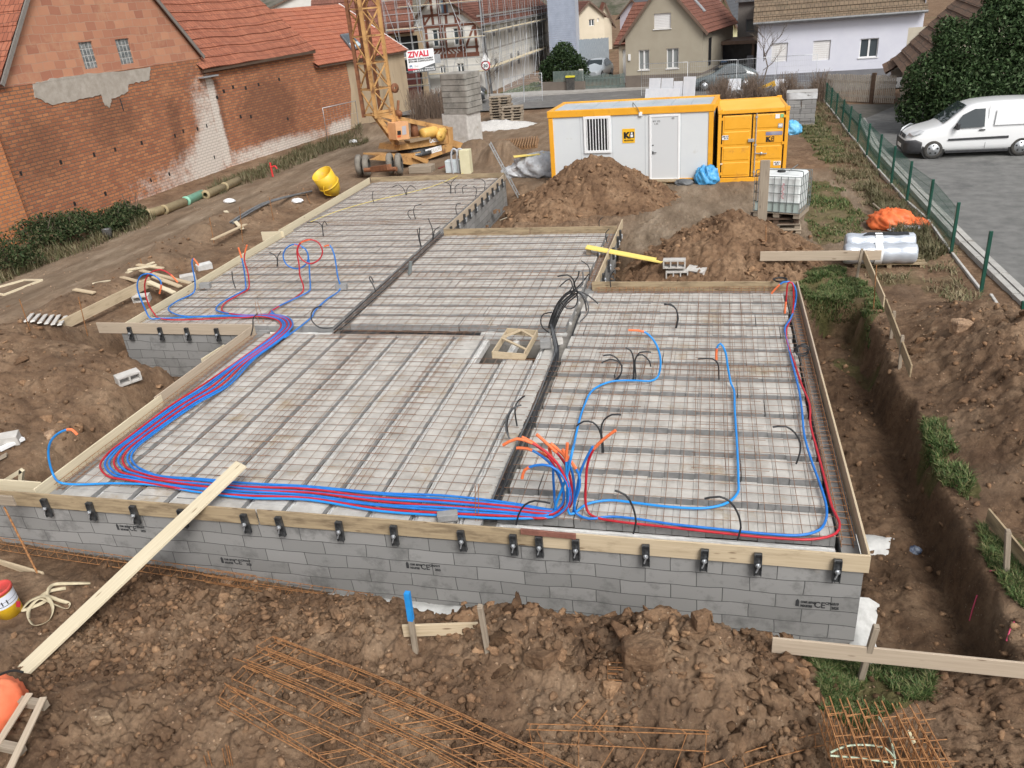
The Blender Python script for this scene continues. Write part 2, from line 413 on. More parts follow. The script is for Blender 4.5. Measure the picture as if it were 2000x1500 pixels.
RIDGE = [(PZ(p[0], p[1], -.5), p[2], p[3]) for p in [(150, 600, .9, .42), (225, 570, .9, .38), (300, 520, .9, .5), (345, 490, .8, .5), (400, 462, .9, .62), (445, 440, .9, .55), (505, 420, .8, .5), (560, 398, .8, .45), (615, 378, .8, .4)]]
MOUNDS = [(PZ(930, 312, -.6), .9, .9), (PZ(985, 318, -.6), 1.0, .9), (PZ(720, 268, -.6), 1.0, .7), (PZ(760, 262, -.6), .7, .4), (PZ(1060, 400, -.6), 1.0, .35)]
def rough_map(x, y):
    """how broken up the soil is: 1 on spoil heaps, small on tracks and the flat yard"""
    r = .16+.0*x
    r = np.maximum(r, boxin(x, y, -8.3, 1.05, 3.0, 7.2, .5))
    r = np.maximum(r, .8*boxin(x, y, 1.0, 9, 2.0, 6.9, .5))
    r = np.maximum(r, .9*bumpg(x, y, -12.6, 11.0, 3.8, 3.2, 1, 0, 2))
    r = np.maximum(r, .95*bumpg(x, y, 4.9, 12.0, 1.7, 4.3, 1, 0, 2))
    for (p, s, h) in RIDGE: r = np.maximum(r, .8*bumpg(x, y, p[0], p[1], s*1.5, s*1.5, 1, 0, 2))
    for (p, s, h) in MOUNDS: r = np.maximum(r, .8*bumpg(x, y, p[0], p[1], s*1.3, s*1.3, 1, 0, 2))
    r = np.maximum(r, .5*boxin(x, y, 1.6, 3.3, 7, 16.7, .4))
    r = np.maximum(r, .55*boxin(x, y, -8, 3, 16.5, 24, 1.))
    return np.clip(r, 0, 1)
def height(x, y, fine=True):
    x = np.asarray(x, float); y = np.asarray(y, float)
    z = -.6 + .05*fbm(x, y, 6, 3, 5)
    z = z - .30*boxin(x, y, -30, 2.6, 1, 7.4, .8)*(1-.35*sstep(1.2, 2.4, x)) + .07*bumpg(x, y, 5.2, 5, 2, 3, 1)
    wx = x + .17*fbm(x, y, 1.0, 4, 21); wy = y + .17*fbm(x, y, 1.0, 4, 22)
    # spoil heaps
    z = z + bumpg(wx, wy, -12.9, 11.2, 2.7, 2.1, .95, -.15, 1.15) + bumpg(wx, wy, -15.2, 13.0, 2.0, 1.4, .55, -.2, 1.1) + bumpg(wx, wy, -11.4, 8.6, 1.2, 1.0, .25)
    z = z + bumpg(wx, wy, 4.75, 14.2, 1.0, 1.8, .75, .1, 1.2) + bumpg(wx, wy, 4.9, 11.0, 1.2, 2.0, .72, 0, 1.2) + bumpg(wx, wy, 6.2, 12.8, 1.3, 2.2, .45)
    for (p, s, h) in RIDGE: z = z + bumpg(wx, wy, p[0], p[1], s, s*.8, h*.8, .6, 1.2)
    for (p, s, h) in MOUNDS: z = z + bumpg(wx, wy, p[0], p[1], s, s*.8, h, 0, 1.1)
    # heap along the front wall
    crest = np.interp(x, [-9, -7.6, -5.5, -4.0, -3.0, -2.2, -1.7, -1.3, -.9, -.55, -.1, .25, .6, 1.0, 1.6], [.0, .05, .18, .30, .34, .46, .52, .40, .46, .62, .70, .58, .50, .24, .0])
    z = z + crest*np.exp(-np.abs((wy-6.35)/.58)**2.2) + .16*bumpg(x, y, -3.6, 5.2, 3.2, .7, 1) - .10*bumpg(x, y, -2.6, 6.35, .5, .3, 1)
    for (x0, x1, y0, y1, b, e) in PITS:
        k = boxin(wx, wy, x0, x1, y0, y1, e); z = z*(1-k)+np.minimum(z, b)*k
    k = np.interp(x, [-10.5, -7.6, -4.9, -4.2], [-.93, -1.13, -1.33, -1.6]); z = np.where((y < 7.6) & (y > 6.6) & (x < -4.3), np.maximum(z, k), z)
    # slumped soil in the bottom of the long trench
    z = z + .16*np.exp(-((wx-2.6)/.3)**2)*boxin(x, y, 2.0, 3.4, 7.2, 16, .3)*(.5+.5*fbm(x, y, 1.6, 2, 31))
    # rutted track beside the old brick barns
    tr = np.exp(-((x+18.3-.035*(y-30))/1.9)**2)*sstep(14, 18, y)*(1-sstep(44, 50, y))
    z = z - .05*tr*(np.cos((x+18.3)*5.5+.4*fbm(x, y, 3, 2, 8))*.6)
    if fine:
        r = rough_map(x, y)
        jx, jy = x+.05*fbm(x, y, .12, 3, 51), y+.05*fbm(x, y, .12, 3, 52); pt = sstep(-.45, .25, fbm(x, y, .9, 3, 53))
        z = z + r*(.13*fbm(x, y, .6, 5, 41, .6, True) + .05*fbm(x, y, .26, 6, 43, .75) + pt*(.075*crumb(jx, jy, .20, 3) + .045*crumb(jx, jy, .095, 5)) + (.35+.65*pt)*.026*crumb(jx, jy, .05, 7)) + .012*fbm(x, y, .12, 2, 47) + .02*fbm(x, y, .9, 3, 49)
    return z
def hz(x, y): return float(height(np.array([x]), np.array([y]))[0])
def HIT(px, py, dz=0.0):
    """first point of the ground seen at a pixel of the photograph"""
    d = ray(px, py); d = d/np.linalg.norm(d); ts = np.linspace(5, 110, 2600)
    P = CAM[None, :]+d[None, :]*ts[:, None]
    below = P[:, 2] < height(P[:, 0], P[:, 1])
    i = int(np.argmax(below)) if below.any() else len(ts)-1
    lo, hi = ts[max(i-1, 0)], ts[i]
    for _ in range(14):
        m = (lo+hi)/2; p = CAM+d*m
        if p[2] < hz(p[0], p[1]): hi = m
        else: lo = m
    p = CAM+d*hi; return V3(p[0], p[1], hz(p[0], p[1])+dz)
def polymask(x, y, poly):
    inside = np.zeros(x.shape, bool); n = len(poly)
    for i in range(n):
        x0, y0 = poly[i][:2]; x1, y1 = poly[(i+1) % n][:2]
        c = ((y0 > y) != (y1 > y)) & (x < (x1-x0)*(y-y0)/((y1-y0) if y1 != y0 else 1e-9)+x0); inside ^= c
    return inside
def pxpoly(ps, z=-.6): return [tuple(PZ(a, b, z)[:2]) for a, b in ps]

GRASS = {  # pixel outlines on the ground: lush patches, dry strips
 'fresh': [pxpoly([(1560, 545), (1640, 525), (1700, 560), (1730, 600), (1700, 640), (1660, 640), (1640, 600), (1575, 585)]),
           pxpoly([(1560, 360), (1620, 350), (1690, 420), (1690, 470), (1600, 480), (1570, 430)]),
           pxpoly([(1515, 1250), (1640, 1245), (1720, 1262), (1850, 1290), (1840, 1340), (1770, 1400), (1700, 1440), (1600, 1400), (1590, 1320)], -.8),
           pxpoly([(1790, 830), (1830, 840), (1880, 930), (1905, 1000), (1870, 985), (1820, 910)]),
           pxpoly([(1920, 1030), (2000, 1070), (2000, 1200), (1960, 1180), (1925, 1110)]),
           pxpoly([(1640, 640), (1700, 640), (1715, 700), (1690, 690)]),
           pxpoly([(1545, 240), (1590, 225), (1640, 270), (1660, 310), (1610, 320)])],
 'dry': [pxpoly([(1660, 520), (1860, 520), (1930, 620), (1880, 640), (1800, 560), (1740, 560)]),
         pxpoly([(1620, 300), (1700, 300), (1880, 500), (1850, 530), (1760, 470), (1690, 400)]),
         pxpoly([(1545, 215), (1610, 200), (1690, 290), (1720, 400), (1640, 360), (1580, 270)])]}
NEUTRAL = boxin
def axis(segs):
    out = []
    for a, b, d in segs: out += list(np.arange(a, b, d))
    out.append(segs[-1][1]); return np.array(out)
gx = axis([(-420, -100, 40), (-100, -40, 6), (-40, -24, .6), (-24, -13.5, .14), (-13.5, -9, .06), (-9, 2.4, .018), (2.4, 7.2, .04), (7.2, 7.5, .1), (7.5, 14, .4), (14, 60, 4), (60, 420, 40)])
gy = axis([(-30, 3, 3), (3, 4.2, .1), (4.3, 7.5, .015), (7.5, 11, .045), (11, 24, .07), (24, 34, .14), (34, 66, .5), (66, 130, 4), (130, 620, 50)])
GX, GY = np.meshgrid(gx, gy); GZ = height(GX, GY)
nx, ny = len(gx), len(gy)
me = bpy.data.meshes.new('ground'); me.vertices.add(nx*ny)
me.vertices.foreach_set('co', np.stack([GX, GY, GZ], -1).reshape(-1).astype(np.float32))
idx = np.arange(nx*ny).reshape(ny, nx)
q = np.stack([idx[:-1, :-1], idx[:-1, 1:], idx[1:, 1:], idx[1:, :-1]], -1).reshape(-1, 4)
me.loops.add(q.size); me.loops.foreach_set('vertex_index', q.reshape(-1).astype(np.int32)); me.polygons.add(len(q))
me.polygons.foreach_set('loop_start', (np.arange(len(q))*4).astype(np.int32)); me.polygons.foreach_set('use_smooth', np.ones(len(q), bool)); me.update(calc_edges=True)
# zones: R grass, G grey-beige compacted, B soil colour darkened inside the pits
zr = np.zeros(GX.shape); nz = fbm(GX, GY, .7, 3, 61)
px_ = GX+.25*fbm(GX, GY, .8, 2, 62); py_ = GY+.25*fbm(GX, GY, .8, 2, 63)
for p in GRASS['fresh']: zr[polymask(px_, py_, p)] = 1.0
for p in GRASS['dry']: zr[polymask(px_, py_, p)] = np.maximum(zr[polymask(px_, py_, p)], .55)
zr[(GY > 58)] = .5; zr = zr*(.75+.5*nz)
tr = np.exp(-((GX+18.3-.035*(GY-30))/2.6)**2)*sstep(12, 17, GY)*(1-sstep(44, 50, GY))
yard = boxin(GX, GY, -2.0, 4.2, 21.0, 29.5, 1.6)*(1-zr.clip(0, 1)); yard2 = boxin(GX, GY, -16, -3, 29.5, 48, 2)
zg = np.clip(np.maximum.reduce([.85*tr, .95*yard, .5*yard2]) + .25*nz, 0, 1)
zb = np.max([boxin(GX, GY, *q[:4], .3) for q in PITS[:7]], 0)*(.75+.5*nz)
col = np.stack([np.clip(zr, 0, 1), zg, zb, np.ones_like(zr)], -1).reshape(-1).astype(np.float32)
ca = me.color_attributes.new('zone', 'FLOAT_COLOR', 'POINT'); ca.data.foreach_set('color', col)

def soilmat(name, zones=True, tint=(1, 1, 1), isl=False):
    m, t, b = newmat(name); b.inputs['Roughness'].default_value = .95; b.inputs['Specular IOR Level'].default_value = .15
    v = coords(t)
    T = lambda c: tuple(a*k for a, k in zip(c, tint))
    base = ramp(t, noise(t, v, 1.1, 8, .7), [(.30, T((.105, .063, .039))), (.5, T((.205, .130, .080))), (.70, T((.325, .225, .145)))])
    base = mix(t, ramp(t, noise(t, v, 7, 6, .75), [(.36, .7), (.54, 0.)]), base, T((.085, .054, .036)))
    base = mix(t, ramp(t, noise(t, v, 22, 4, .7), [(.60, 0.), (.74, .55)]), base, T((.40, .31, .22)))
    vo = N(t, 'ShaderNodeTexVoronoi'); vo.inputs['Scale'].default_value = 16; t.links.new(v, vo.inputs['Vector'])
    peb = ramp(t, vo.outputs['Distance'], [(.09, 1.), (.15, 0.)])
    base = mix(t, mix(t, ramp(t, noise(t, v, 2.1, 3), [(.56, 0.), (.62, .8)]), (0, 0, 0), peb), base, T((.47, .40, .30)))
    if isl:
        g_ = N(t, 'ShaderNodeNewGeometry'); base = mix(t, 1.0, base, ramp(t, g_.outputs['Random Per Island'], [(0, (.50, .48, .46)), (.5, (.95, .95, .95)), (1, (1.55, 1.50, 1.42))]), 'MULTIPLY')
    if zones:
        at = N(t, 'ShaderNodeAttribute', attribute_name='zone'); sp = N(t, 'ShaderNodeSeparateColor'); t.links.new(at.outputs['Color'], sp.inputs[0])
        trk = ramp(t, noise(t, coords(t, False, (1.6, .35, 1)), 1.3, 8, .72), [(.34, (.13, .096, .066)), (.52, (.225, .172, .122)), (.68, (.33, .265, .195))])
        base = mix(t, sp.outputs[1], base, trk)
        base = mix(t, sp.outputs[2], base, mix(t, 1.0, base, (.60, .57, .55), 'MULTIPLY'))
        gr = ramp(t, noise(t, v, 5, 6, .7), [(.35, (.045, .055, .018)), (.55, (.085, .095, .03)), (.72, (.20, .165, .085))])
        base = mix(t, ramp(t, sp.outputs[0], [(.42, 0.), (.75, .7)]), base, gr)
    t.links.new(base, b.inputs['Base Color'])
    p = bump(t, b, noise(t, v, 9, 8, .75), .9, .05); bump(t, b, noise(t, v, 40, 6, .7), .7, .015, p)
    return m
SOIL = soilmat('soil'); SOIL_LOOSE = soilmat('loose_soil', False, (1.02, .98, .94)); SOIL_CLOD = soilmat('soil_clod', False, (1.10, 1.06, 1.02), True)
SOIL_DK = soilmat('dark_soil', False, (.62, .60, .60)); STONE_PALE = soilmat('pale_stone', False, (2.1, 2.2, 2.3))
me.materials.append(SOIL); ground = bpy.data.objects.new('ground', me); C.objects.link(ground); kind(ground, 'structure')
ground['label'] = 'bare brown building-site soil with trenches, tracks and spoil heaps'

# lumps lying on the soil (one uncountable mass)
ICO = {}
def ico(sub=1):
    if sub not in ICO:
        import bmesh
        bm = bmesh.new(); bmesh.ops.create_icosphere(bm, subdivisions=sub, radius=1)
        ICO[sub] = (np.array([v.co[:] for v in bm.verts]), np.array([[v.index for v in f.verts] for f in bm.faces])); bm.free()
    return ICO[sub]
def npmesh(name, V, F, mat, parent=None, smooth=False):
    me = bpy.data.meshes.new(name); k = F.shape[1]
    me.vertices.add(len(V)); me.vertices.foreach_set('co', V.reshape(-1).astype(np.float32))
    me.loops.add(F.size); me.loops.foreach_set('vertex_index', F.reshape(-1).astype(np.int32)); me.polygons.add(len(F))
    me.polygons.foreach_set('loop_start', (np.arange(len(F))*k).astype(np.int32)); me.update(calc_edges=True)
    if smooth: me.polygons.foreach_set('use_smooth', np.ones(len(F), bool))
    for m_ in (mat if isinstance(mat, (list, tuple)) else [mat]): me.materials.append(m_)
    o = bpy.data.objects.new(name, me); C.objects.link(o)
    if parent is not None: o.parent = parent
    return o
def clods(name, xy, smin, smax, mat, pw=2.6, sink=.25, hfun=None, flat=.75, sub=1):
    iv, if_ = ico(sub); n = len(xy)
    s = smin+(smax-smin)*rng.random(n)**pw
    z = height(xy[:, 0], xy[:, 1]) if hfun is None else hfun(xy[:, 0], xy[:, 1])
    # angular broken chunks: every corner pushed flat against a few random planes
    V = np.repeat(iv[None], n, 0)*(1+.22*(rng.random((n, len(iv), 1))-.5)*2)
    for _ in range(5 if sub == 1 else 6):
        pn = rng.normal(size=(n, 3)); pn /= np.linalg.norm(pn, axis=1)[:, None]; dd = (V*pn[:, None, :]).sum(-1); lim = (.35 if sub == 1 else .22)+.45*rng.random((n, 1)); V = V-pn[:, None, :]*np.maximum(dd-lim, 0)[..., None]
    a = rng.random(n)*6.28; b = (rng.random(n)-.5)*1.4
    if sub > 1:
        o_ = rng.random((n, 1))*90; V = V*(1+.30*fbm(V[..., 0]*1.3+o_, V[..., 1]*1.3+V[..., 2]*1.1, .8, 4, 77, .65, True)+.10*crumb(V[..., 0]+o_, V[..., 1]-V[..., 2], .5, 9))[..., None]
    V = V*np.stack([np.ones(n), .6+.5*rng.random(n), flat*(.6+.5*rng.random(n))], -1)[:, None, :]
    ca_, sa = np.cos(b), np.sin(b); X, Z = V[..., 0]*ca_[:, None]-V[..., 2]*sa[:, None], V[..., 0]*sa[:, None]+V[..., 2]*ca_[:, None]
    Y = V[..., 1]; ca_, sa = np.cos(a), np.sin(a); X, Y = X*ca_[:, None]-Y*sa[:, None], X*sa[:, None]+Y*ca_[:, None]
    V = np.stack([X, Y, Z], -1)*s[:, None, None] + np.stack([xy[:, 0], xy[:, 1], z+s*(.5-sink)*flat], -1)[:, None, :]
    F = (if_[None]+(np.arange(n)*len(iv))[:, None, None]).reshape(-1, 3)
    return npmesh(name, V.reshape(-1, 3), F, mat)
def scatter(n, x0, x1, y0, y1, dens=None):
    p = np.stack([x0+(x1-x0)*rng.random(n), y0+(y1-y0)*rng.random(n)], -1)
    if dens is not None: p = p[rng.random(n) < dens(p[:, 0], p[:, 1])]
    return p
def outside_house(x, y):
    return ~(((x > -9.4) & (x < 1.85) & (y > 7.45) & (y < 16.6)) | ((x > -13) & (x < -2.3) & (y > 13.75) & (y < 21.2)) | ((x > -13) & (x < -7.2) & (y > 20) & (y < 28.9)))
cl = np.concatenate([scatter(36000, -8.3, 5, 4.2, 7.4, lambda x, y: rough_map(x, y)**1.5*(.12+.88*(fbm(x, y, .8, 3, 71) > .06))),
                     scatter(6500, -17, -9.3, 7.6, 16.5, lambda x, y: rough_map(x, y)**1.5*(.2+.8*(fbm(x, y, .7, 2, 72) > 0))),
                     scatter(6000, 3.1, 7.2, 7.2, 17.2, lambda x, y: rough_map(x, y)**1.5*(.2+.8*(fbm(x, y, .6, 2, 73) > 0))),
                     scatter(1500, 1.8, 3.4, 6.8, 16.8, lambda x, y: .5+0*x),
                     scatter(5000, -19, -13, 14, 30, lambda x, y: rough_map(x, y)**2),
                     scatter(2500, -8, 3, 16.6, 23, lambda x, y: .6*(fbm(x, y, .9, 2, 74) > 0))])
cl = cl[outside_house(cl[:, 0], cl[:, 1])]
o = clods('soil_clods', cl, .007, .075, SOIL_CLOD, 5.5); kind(tag(o, 'loose brown lumps of earth strewn over the spoil heaps', 'soil'), 'stuff')
big = np.concatenate([scatter(500, -2.6, 1.2, 5.9, 6.95, lambda x, y: .25+.75*(fbm(x, y, .4, 2, 75) > 0)), scatter(200, -6.5, -2.4, 6.1, 6.9, lambda x, y: .5*(fbm(x, y, .4, 2, 76) > 0)), scatter(110, -8.0, 1.3, 4.4, 6.9, lambda x, y: rough_map(x, y)), scatter(120, 3.4, 7, 8, 16, lambda x, y: rough_map(x, y)), scatter(110, -15, -10, 8.5, 13.5, lambda x, y: rough_map(x, y))])
big = big[outside_house(big[:, 0], big[:, 1])]
o = clods('earth_lumps', big, .025, .15, SOIL_CLOD, 3.2, .38, sub=3); kind(tag(o, 'bigger broken earth lumps half sunk in the spoil heaps', 'soil'), 'stuff')
peb = np.concatenate([scatter(900, -8, 2, 4.3, 7.3), scatter(700, -20, -13, 14, 32), scatter(700, 3.2, 7, 7, 17), scatter(500, -2, 5, 20, 30), scatter(500, -16, -9, 8, 14)])
peb = peb[outside_house(peb[:, 0], peb[:, 1])]
o = clods('pebbles', peb, .008, .032, STONE_PALE, 2.5); kind(tag(o, 'small pale stones scattered over the brown soil', 'stones'), 'stuff')

# grass blades
def blades(name, label, polys, n, hmin, hmax, cols, z=None, lean=.6, wid=.007, clump=.5, hfun=None):
    P = []
    for poly in polys:
        a = np.array(poly); x0, y0 = a.min(0); x1, y1 = a.max(0); k = int(n*max(.05, (x1-x0)*(y1-y0)/sum((np.array(p).max(0)-np.array(p).min(0)).prod() for p in polys)))
        p = np.stack([x0+(x1-x0)*rng.random(k*2), y0+(y1-y0)*rng.random(k*2)], -1)
        jx = p[:, 0]+.22*fbm(p[:, 0], p[:, 1], .5, 2, 81); jy = p[:, 1]+.22*fbm(p[:, 0], p[:, 1], .5, 2, 82)
        p = p[polymask(jx, jy, poly) & (fbm(p[:, 0], p[:, 1], .45, 3, 83) > -clump+.35*(rng.random(len(p))-.5))]; P.append(p)
    P = np.concatenate(P); P = P[outside_house(P[:, 0], P[:, 1])]; n = len(P)
    zz = height(P[:, 0], P[:, 1]) if hfun is None else hfun(P[:, 0], P[:, 1])
    ok = (zz > -1.02) & ~((P[:, 0] < 3.04) & (P[:, 1] > 7.0) & (P[:, 1] < 16.7)); P = P[ok]; zz = zz[ok]; n = len(P)
    h = (hmin+(hmax-hmin)*rng.random(n))*(.75+.5*fbm(P[:, 0], P[:, 1], .5, 2, 84)); a = rng.random(n)*6.28
    le = lean*(.3+rng.random(n)); d = np.stack([np.cos(a), np.sin(a)], -1); s = np.stack([-d[:, 1], d[:, 0]], -1); w_ = wid*(.6+.8*rng.random(n))
    B = np.concatenate([P, zz[:, None]-.01], -1)
    def at(t, k): return np.concatenate([P+d*(h*le*t*t)[:, None], (zz+h*t*(1-.3*le*t))[:, None]], -1)
    s3 = np.concatenate([s*w_[:, None], np.zeros((n, 1))], -1)
    m_ = at(.55, 0); tip = at(1., 0)
    V = np.stack([B-s3, B+s3, m_+s3*.7, m_-s3*.7, tip], 1).reshape(-1, 3)
    i0 = np.arange(n)*5; F = np.concatenate([np.stack([i0, i0+1, i0+2], -1), np.stack([i0, i0+2, i0+3], -1), np.stack([i0+3, i0+2, i0+4], -1)])
    m, t, b = newmat(name+'_blade'); b.inputs['Roughness'].default_value = .6; b.inputs['Specular IOR Level'].default_value = .3
    oi = N(t, 'ShaderNodeNewGeometry'); t.links.new(ramp(t, oi.outputs['Random Per Island'], [(i/(len(cols)-1), c) for i, c in enumerate(cols)]), b.inputs['Base Color'])
    o = npmesh(name, V, F, m); kind(tag(o, label, 'grass'), 'stuff'); return o
GREEN = [(.035, .065, .016), (.055, .10, .026), (.085, .135, .04), (.15, .17, .06), (.25, .215, .11)]
STRAW = [(.08, .09, .035), (.16, .13, .07), (.26, .205, .12), (.10, .11, .045), (.32, .26, .165)]
blades('grass', 'fresh green grass left around the trench and batter boards', [GRASS['fresh'][i] for i in (0, 3, 5)], 26000, .04, .17, GREEN, wid=.008, clump=.3, lean=.9)
blades('grass', 'green grass tufts beside the foreground batter board', [GRASS['fresh'][2], GRASS['fresh'][4]], 40000, .04, .16, GREEN, wid=.006, clump=.45, lean=.9)
blades('grass', 'green grass strip between the water tank and the mesh fence', [GRASS['fresh'][1], GRASS['fresh'][6]], 8000, .05, .17, GREEN, wid=.012, clump=.05, lean=.9)
blades('grass', 'dry straw coloured grass lying along the green fence', GRASS['dry'], 13000, .06, .30, STRAW, wid=.011, lean=1.2, clump=.0)

# ------------------------------------------------------------------ house foundation
house = thing('house_foundation', 'unfinished house floor of grey block walls and rows of pale infill blocks', 'foundation', (-5.5, 15, -1.3))
ZW = -.205   # top of the block walls
for (x0, x1, y0, y1) in [(-12.9, 1.745, 7.55, 7.75), (1.545, 1.745, 7.75, 16.5), (-2.48, 1.545, 16.3, 16.5), (-2.68, -2.48, 16.3, 21.05), (-7.43, -2.68, 20.85, 21.05),
                         (-7.63, -7.43, 20.85, 28.65), (-12.7, -7.63, 28.45, 28.65), (-12.7, -12.5, 13.85, 28.45), (-12.5, -9.3, 13.85, 14.05), (-9.3, -9.1, 7.75, 14.05)]:
    MB().ubox(x0, x1, y0, y1, -1.42, ZW).build('block_wall', BLOCKWALL, house)
for (x0, x1, y0, y1) in [(-2.78, -2.48, 7.75, 16.3), (-9.1, -2.78, 13.72, 13.98), (-7.66, -7.34, 13.98, 20.85)]:
    MB().ubox(x0, x1, y0, y1, -1.42, -.30).build('bearing_wall', CONC_DK, house)
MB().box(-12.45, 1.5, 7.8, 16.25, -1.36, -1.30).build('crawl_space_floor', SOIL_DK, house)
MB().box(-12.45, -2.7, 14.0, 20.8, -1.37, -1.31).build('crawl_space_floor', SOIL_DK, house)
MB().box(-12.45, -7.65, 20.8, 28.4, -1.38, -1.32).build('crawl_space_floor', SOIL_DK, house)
def footing(x0, x1, y0, y1, h, nm=60):
    """wet-looking spilt concrete: a lumpy low strip"""
    rows = []
    for i in range(nm+1):
        x = x0+(x1-x0)*i/nm; r_ = []
        for j in range(9):
            y = y0+(y1-y0)*j/8; k = math.sin(math.pi*j/8)**.6
            yy = y+(.12*float(fbm(np.array([x]), np.array([j*.7]), .35, 3, 91)[0]) if j in (0, 8) else 0)
            r_.append((x, yy, h-.12+k*(.12+.05*float(fbm(np.array([x]), np.array([y]), .18, 3, 92)[0]))))
        rows.append(r_)
    return MB().grid(rows)
footing(-5.2, 2.15, 7.12, 7.6, -1.27, 120).build('footing', CONC_WHITE, house)
rows = [[(x, y, z) for (x, z) in ((1.70, -1.3), (1.78, -1.24), (1.95+.12*math.sin(y*3.1), -1.235), (2.1+.1*math.sin(y*3.1), -1.33))] for y in np.linspace(7.2, 8.3, 14)]
MB().grid(rows).build('footing', CONC_WHITE, house)

ZB = -.135; ZBEAM = -.205
def infill_row(axis_, c0, c1, a0, a1, skip=None, ZBEAM=ZBEAM):
    """one row of hollow infill blocks; axis_ is the direction the row runs in"""
    b = MB(); L = .20; p = a0 + random.random()*.05
    while p < a1-.04:
        q = min(p+L-.004, a1); dz = random.uniform(-.006, .006); dw = random.uniform(-.008, .008)
        if random.random() < .05: q -= .012
        if not (skip and p < skip[1] and q > skip[0]):
            x0, x1, y0, y1 = (p, q, c0+dw, c1+dw) if axis_ == 'x' else (c0+dw, c1+dw, p, q)
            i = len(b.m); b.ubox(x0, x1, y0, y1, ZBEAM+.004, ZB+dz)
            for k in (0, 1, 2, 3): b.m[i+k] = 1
        p += L
    return b
def floor_beam(a, b_):
    """precast beam with its wavy pale top edge"""
    b = MB(); a = np.array(a); b_ = np.array(b_); d = nrm(b_-a); s = np.cross(d, (0, 0, 1)); L = np.linalg.norm(b_-a)
    b.beam(a+V3(0, 0, -.06), b_+V3(0, 0, -.06), .11, .12)
    pts = [a+d*t+V3(0, 0, .006)+s*.012*math.sin(t*15.7) for t in np.arange(.05, L, .1)]
    b.tube(pts, .026, 5, 1)
    return b
def bay(axis_, g0, step, n, c_end, a0, a1, skip=None):
    ZBEAM = -.275 if axis_ == 'x' else -.205
    """gaps (beams) start at g0; infill rows fill between them"""
    for k in range(n):
        g = g0+step*k; gw = .068 if axis_ == 'x' else .058; lo, hi = g+gw, g+step-gw
        if hi > c_end: hi = c_end
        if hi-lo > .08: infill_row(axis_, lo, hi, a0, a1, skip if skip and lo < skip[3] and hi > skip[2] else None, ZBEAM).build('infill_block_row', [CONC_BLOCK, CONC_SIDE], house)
        A = (a0, g, ZBEAM) if axis_ == 'x' else (g, a0, ZBEAM); B = (a1, g, ZBEAM) if axis_ == 'x' else (g, a1, ZBEAM)
        floor_beam(A, B).build('floor_beam', [BEAM_C, CONC_WHITE], house)
bay('x', 7.93, .592, 15, 16.25, -2.56, 1.50)
bay('y', -9.04+.0, .6045, 11, -2.71, 7.64, 13.72, (12.65, 13.8, -3.82, -3.2))
bay('x', 14.04, .582, 25, 28.4, -12.42, -7.66)
bay('x', 14.21, .578, 12, 20.85, -7.36, -2.70)

# ------------------------------------------------------------------ formwork boards and clamps
BT = .03
def board(name, a, b, ztop, h, mat, label, cat='board', th=BT, group=None, side=0):
    a = np.array(a, float); b = np.array(b, float); bb = MB()
    d = b-a; mid = [a+d*t for t in np.linspace(0, 1, 5)]
    bb.beam((a[0], a[1], ztop-h/2), (b[0], b[1], ztop-h/2), th, h)
    o = bb.build(name, mat, bevel=.003); return tag(o, label, cat, group)
FG = 'formwork boards nailed round the floor edge'
def fb(a, b, lab, mat=WOOD_USED, zt=.0, h=.235): return board('formwork_board', a, b, zt, h, mat, lab, 'formwork board', .027, FG)
fb((-12.9, 7.53), (-5.72, 7.53), 'stained brown front formwork board that carries the end of the long pale plank')
fb((-5.69, 7.53), (-1.93, 7.53), 'dark stained front formwork board left of the red joining plate', WOOD_USED, .005)
fb((-1.90, 7.53), (1.79, 7.53), 'clean pale front formwork board reaching the near right corner', WOOD_NEW)
o = MB().beam((-2.12, 7.495, .0), (-1.45, 7.495, -.015), .03, .075).build('board_offcut', RED_PLATE, bevel=.003); tag(o, 'short dark red plank joining two front formwork boards', 'plank')
fb((1.775, 7.56), (1.765, 12.1), 'near half of the right formwork board along the trench', WOOD_NEW, .005)
fb((1.765, 12.13), (1.765, 16.55), 'far half of the right formwork board beside the trench grass', WOOD_PINK)
fb((-2.52, 16.53), (1.75, 16.53), 'brown formwork board along the back of the right bay', WOOD_USED)
fb((-2.455, 16.58), (-2.40, 21.75), 'pale formwork board sticking out past the middle bay corner', WOOD_NEW)
fb((-7.40, 21.07), (-4.9, 21.08), 'left piece of formwork board behind the middle bay', WOOD_USED)
fb((-4.87, 21.07), (-2.47, 21.08), 'right piece of formwork board behind the middle bay', WOOD_USED)
fb((-7.405, 21.12), (-7.40, 28.64), 'long formwork board above the far block wall by the ladder', WOOD_PINK)
fb((-12.75, 28.67), (-7.42, 28.67), 'formwork board across the far end below the crane', WOOD_USED)
fb((-12.74, 21.3), (-12.80, 28.63), 'far left formwork board near the yellow concrete skip', WOOD_PALE)
fb((-12.53, 13.87), (-12.60, 21.9), 'left formwork board beside the spoil ridge', WOOD_PALE)
fb((-13.25, 21.15), (-12.50, 21.17), 'short board end sticking out where two left boards lap', WOOD_PALE, .0, .27)
fb((-13.26, 13.83), (-9.33, 13.83), 'pale formwork board across the front of the left bay', WOOD_PINK, .01, .25)
fb((-9.32, 7.62), (-9.32, 10.6), 'near piece of the long left formwork board', WOOD_PALE)
fb((-9.335, 10.45), (-9.31, 13.80), 'far piece of the long left formwork board, lapped over the near one', WOOD_PINK, .02)
fb((-12.9, 7.80), (-9.36, 7.80), 'inner board of the wall form at the near left corner', WOOD_PALE)
board('prop_board', (-9.55, 12.2, 0), (-9.48, 12.9, 0), -.05, .30, WOOD_PALE, 'short rough board leaning outside the left formwork board', 'board', .03)

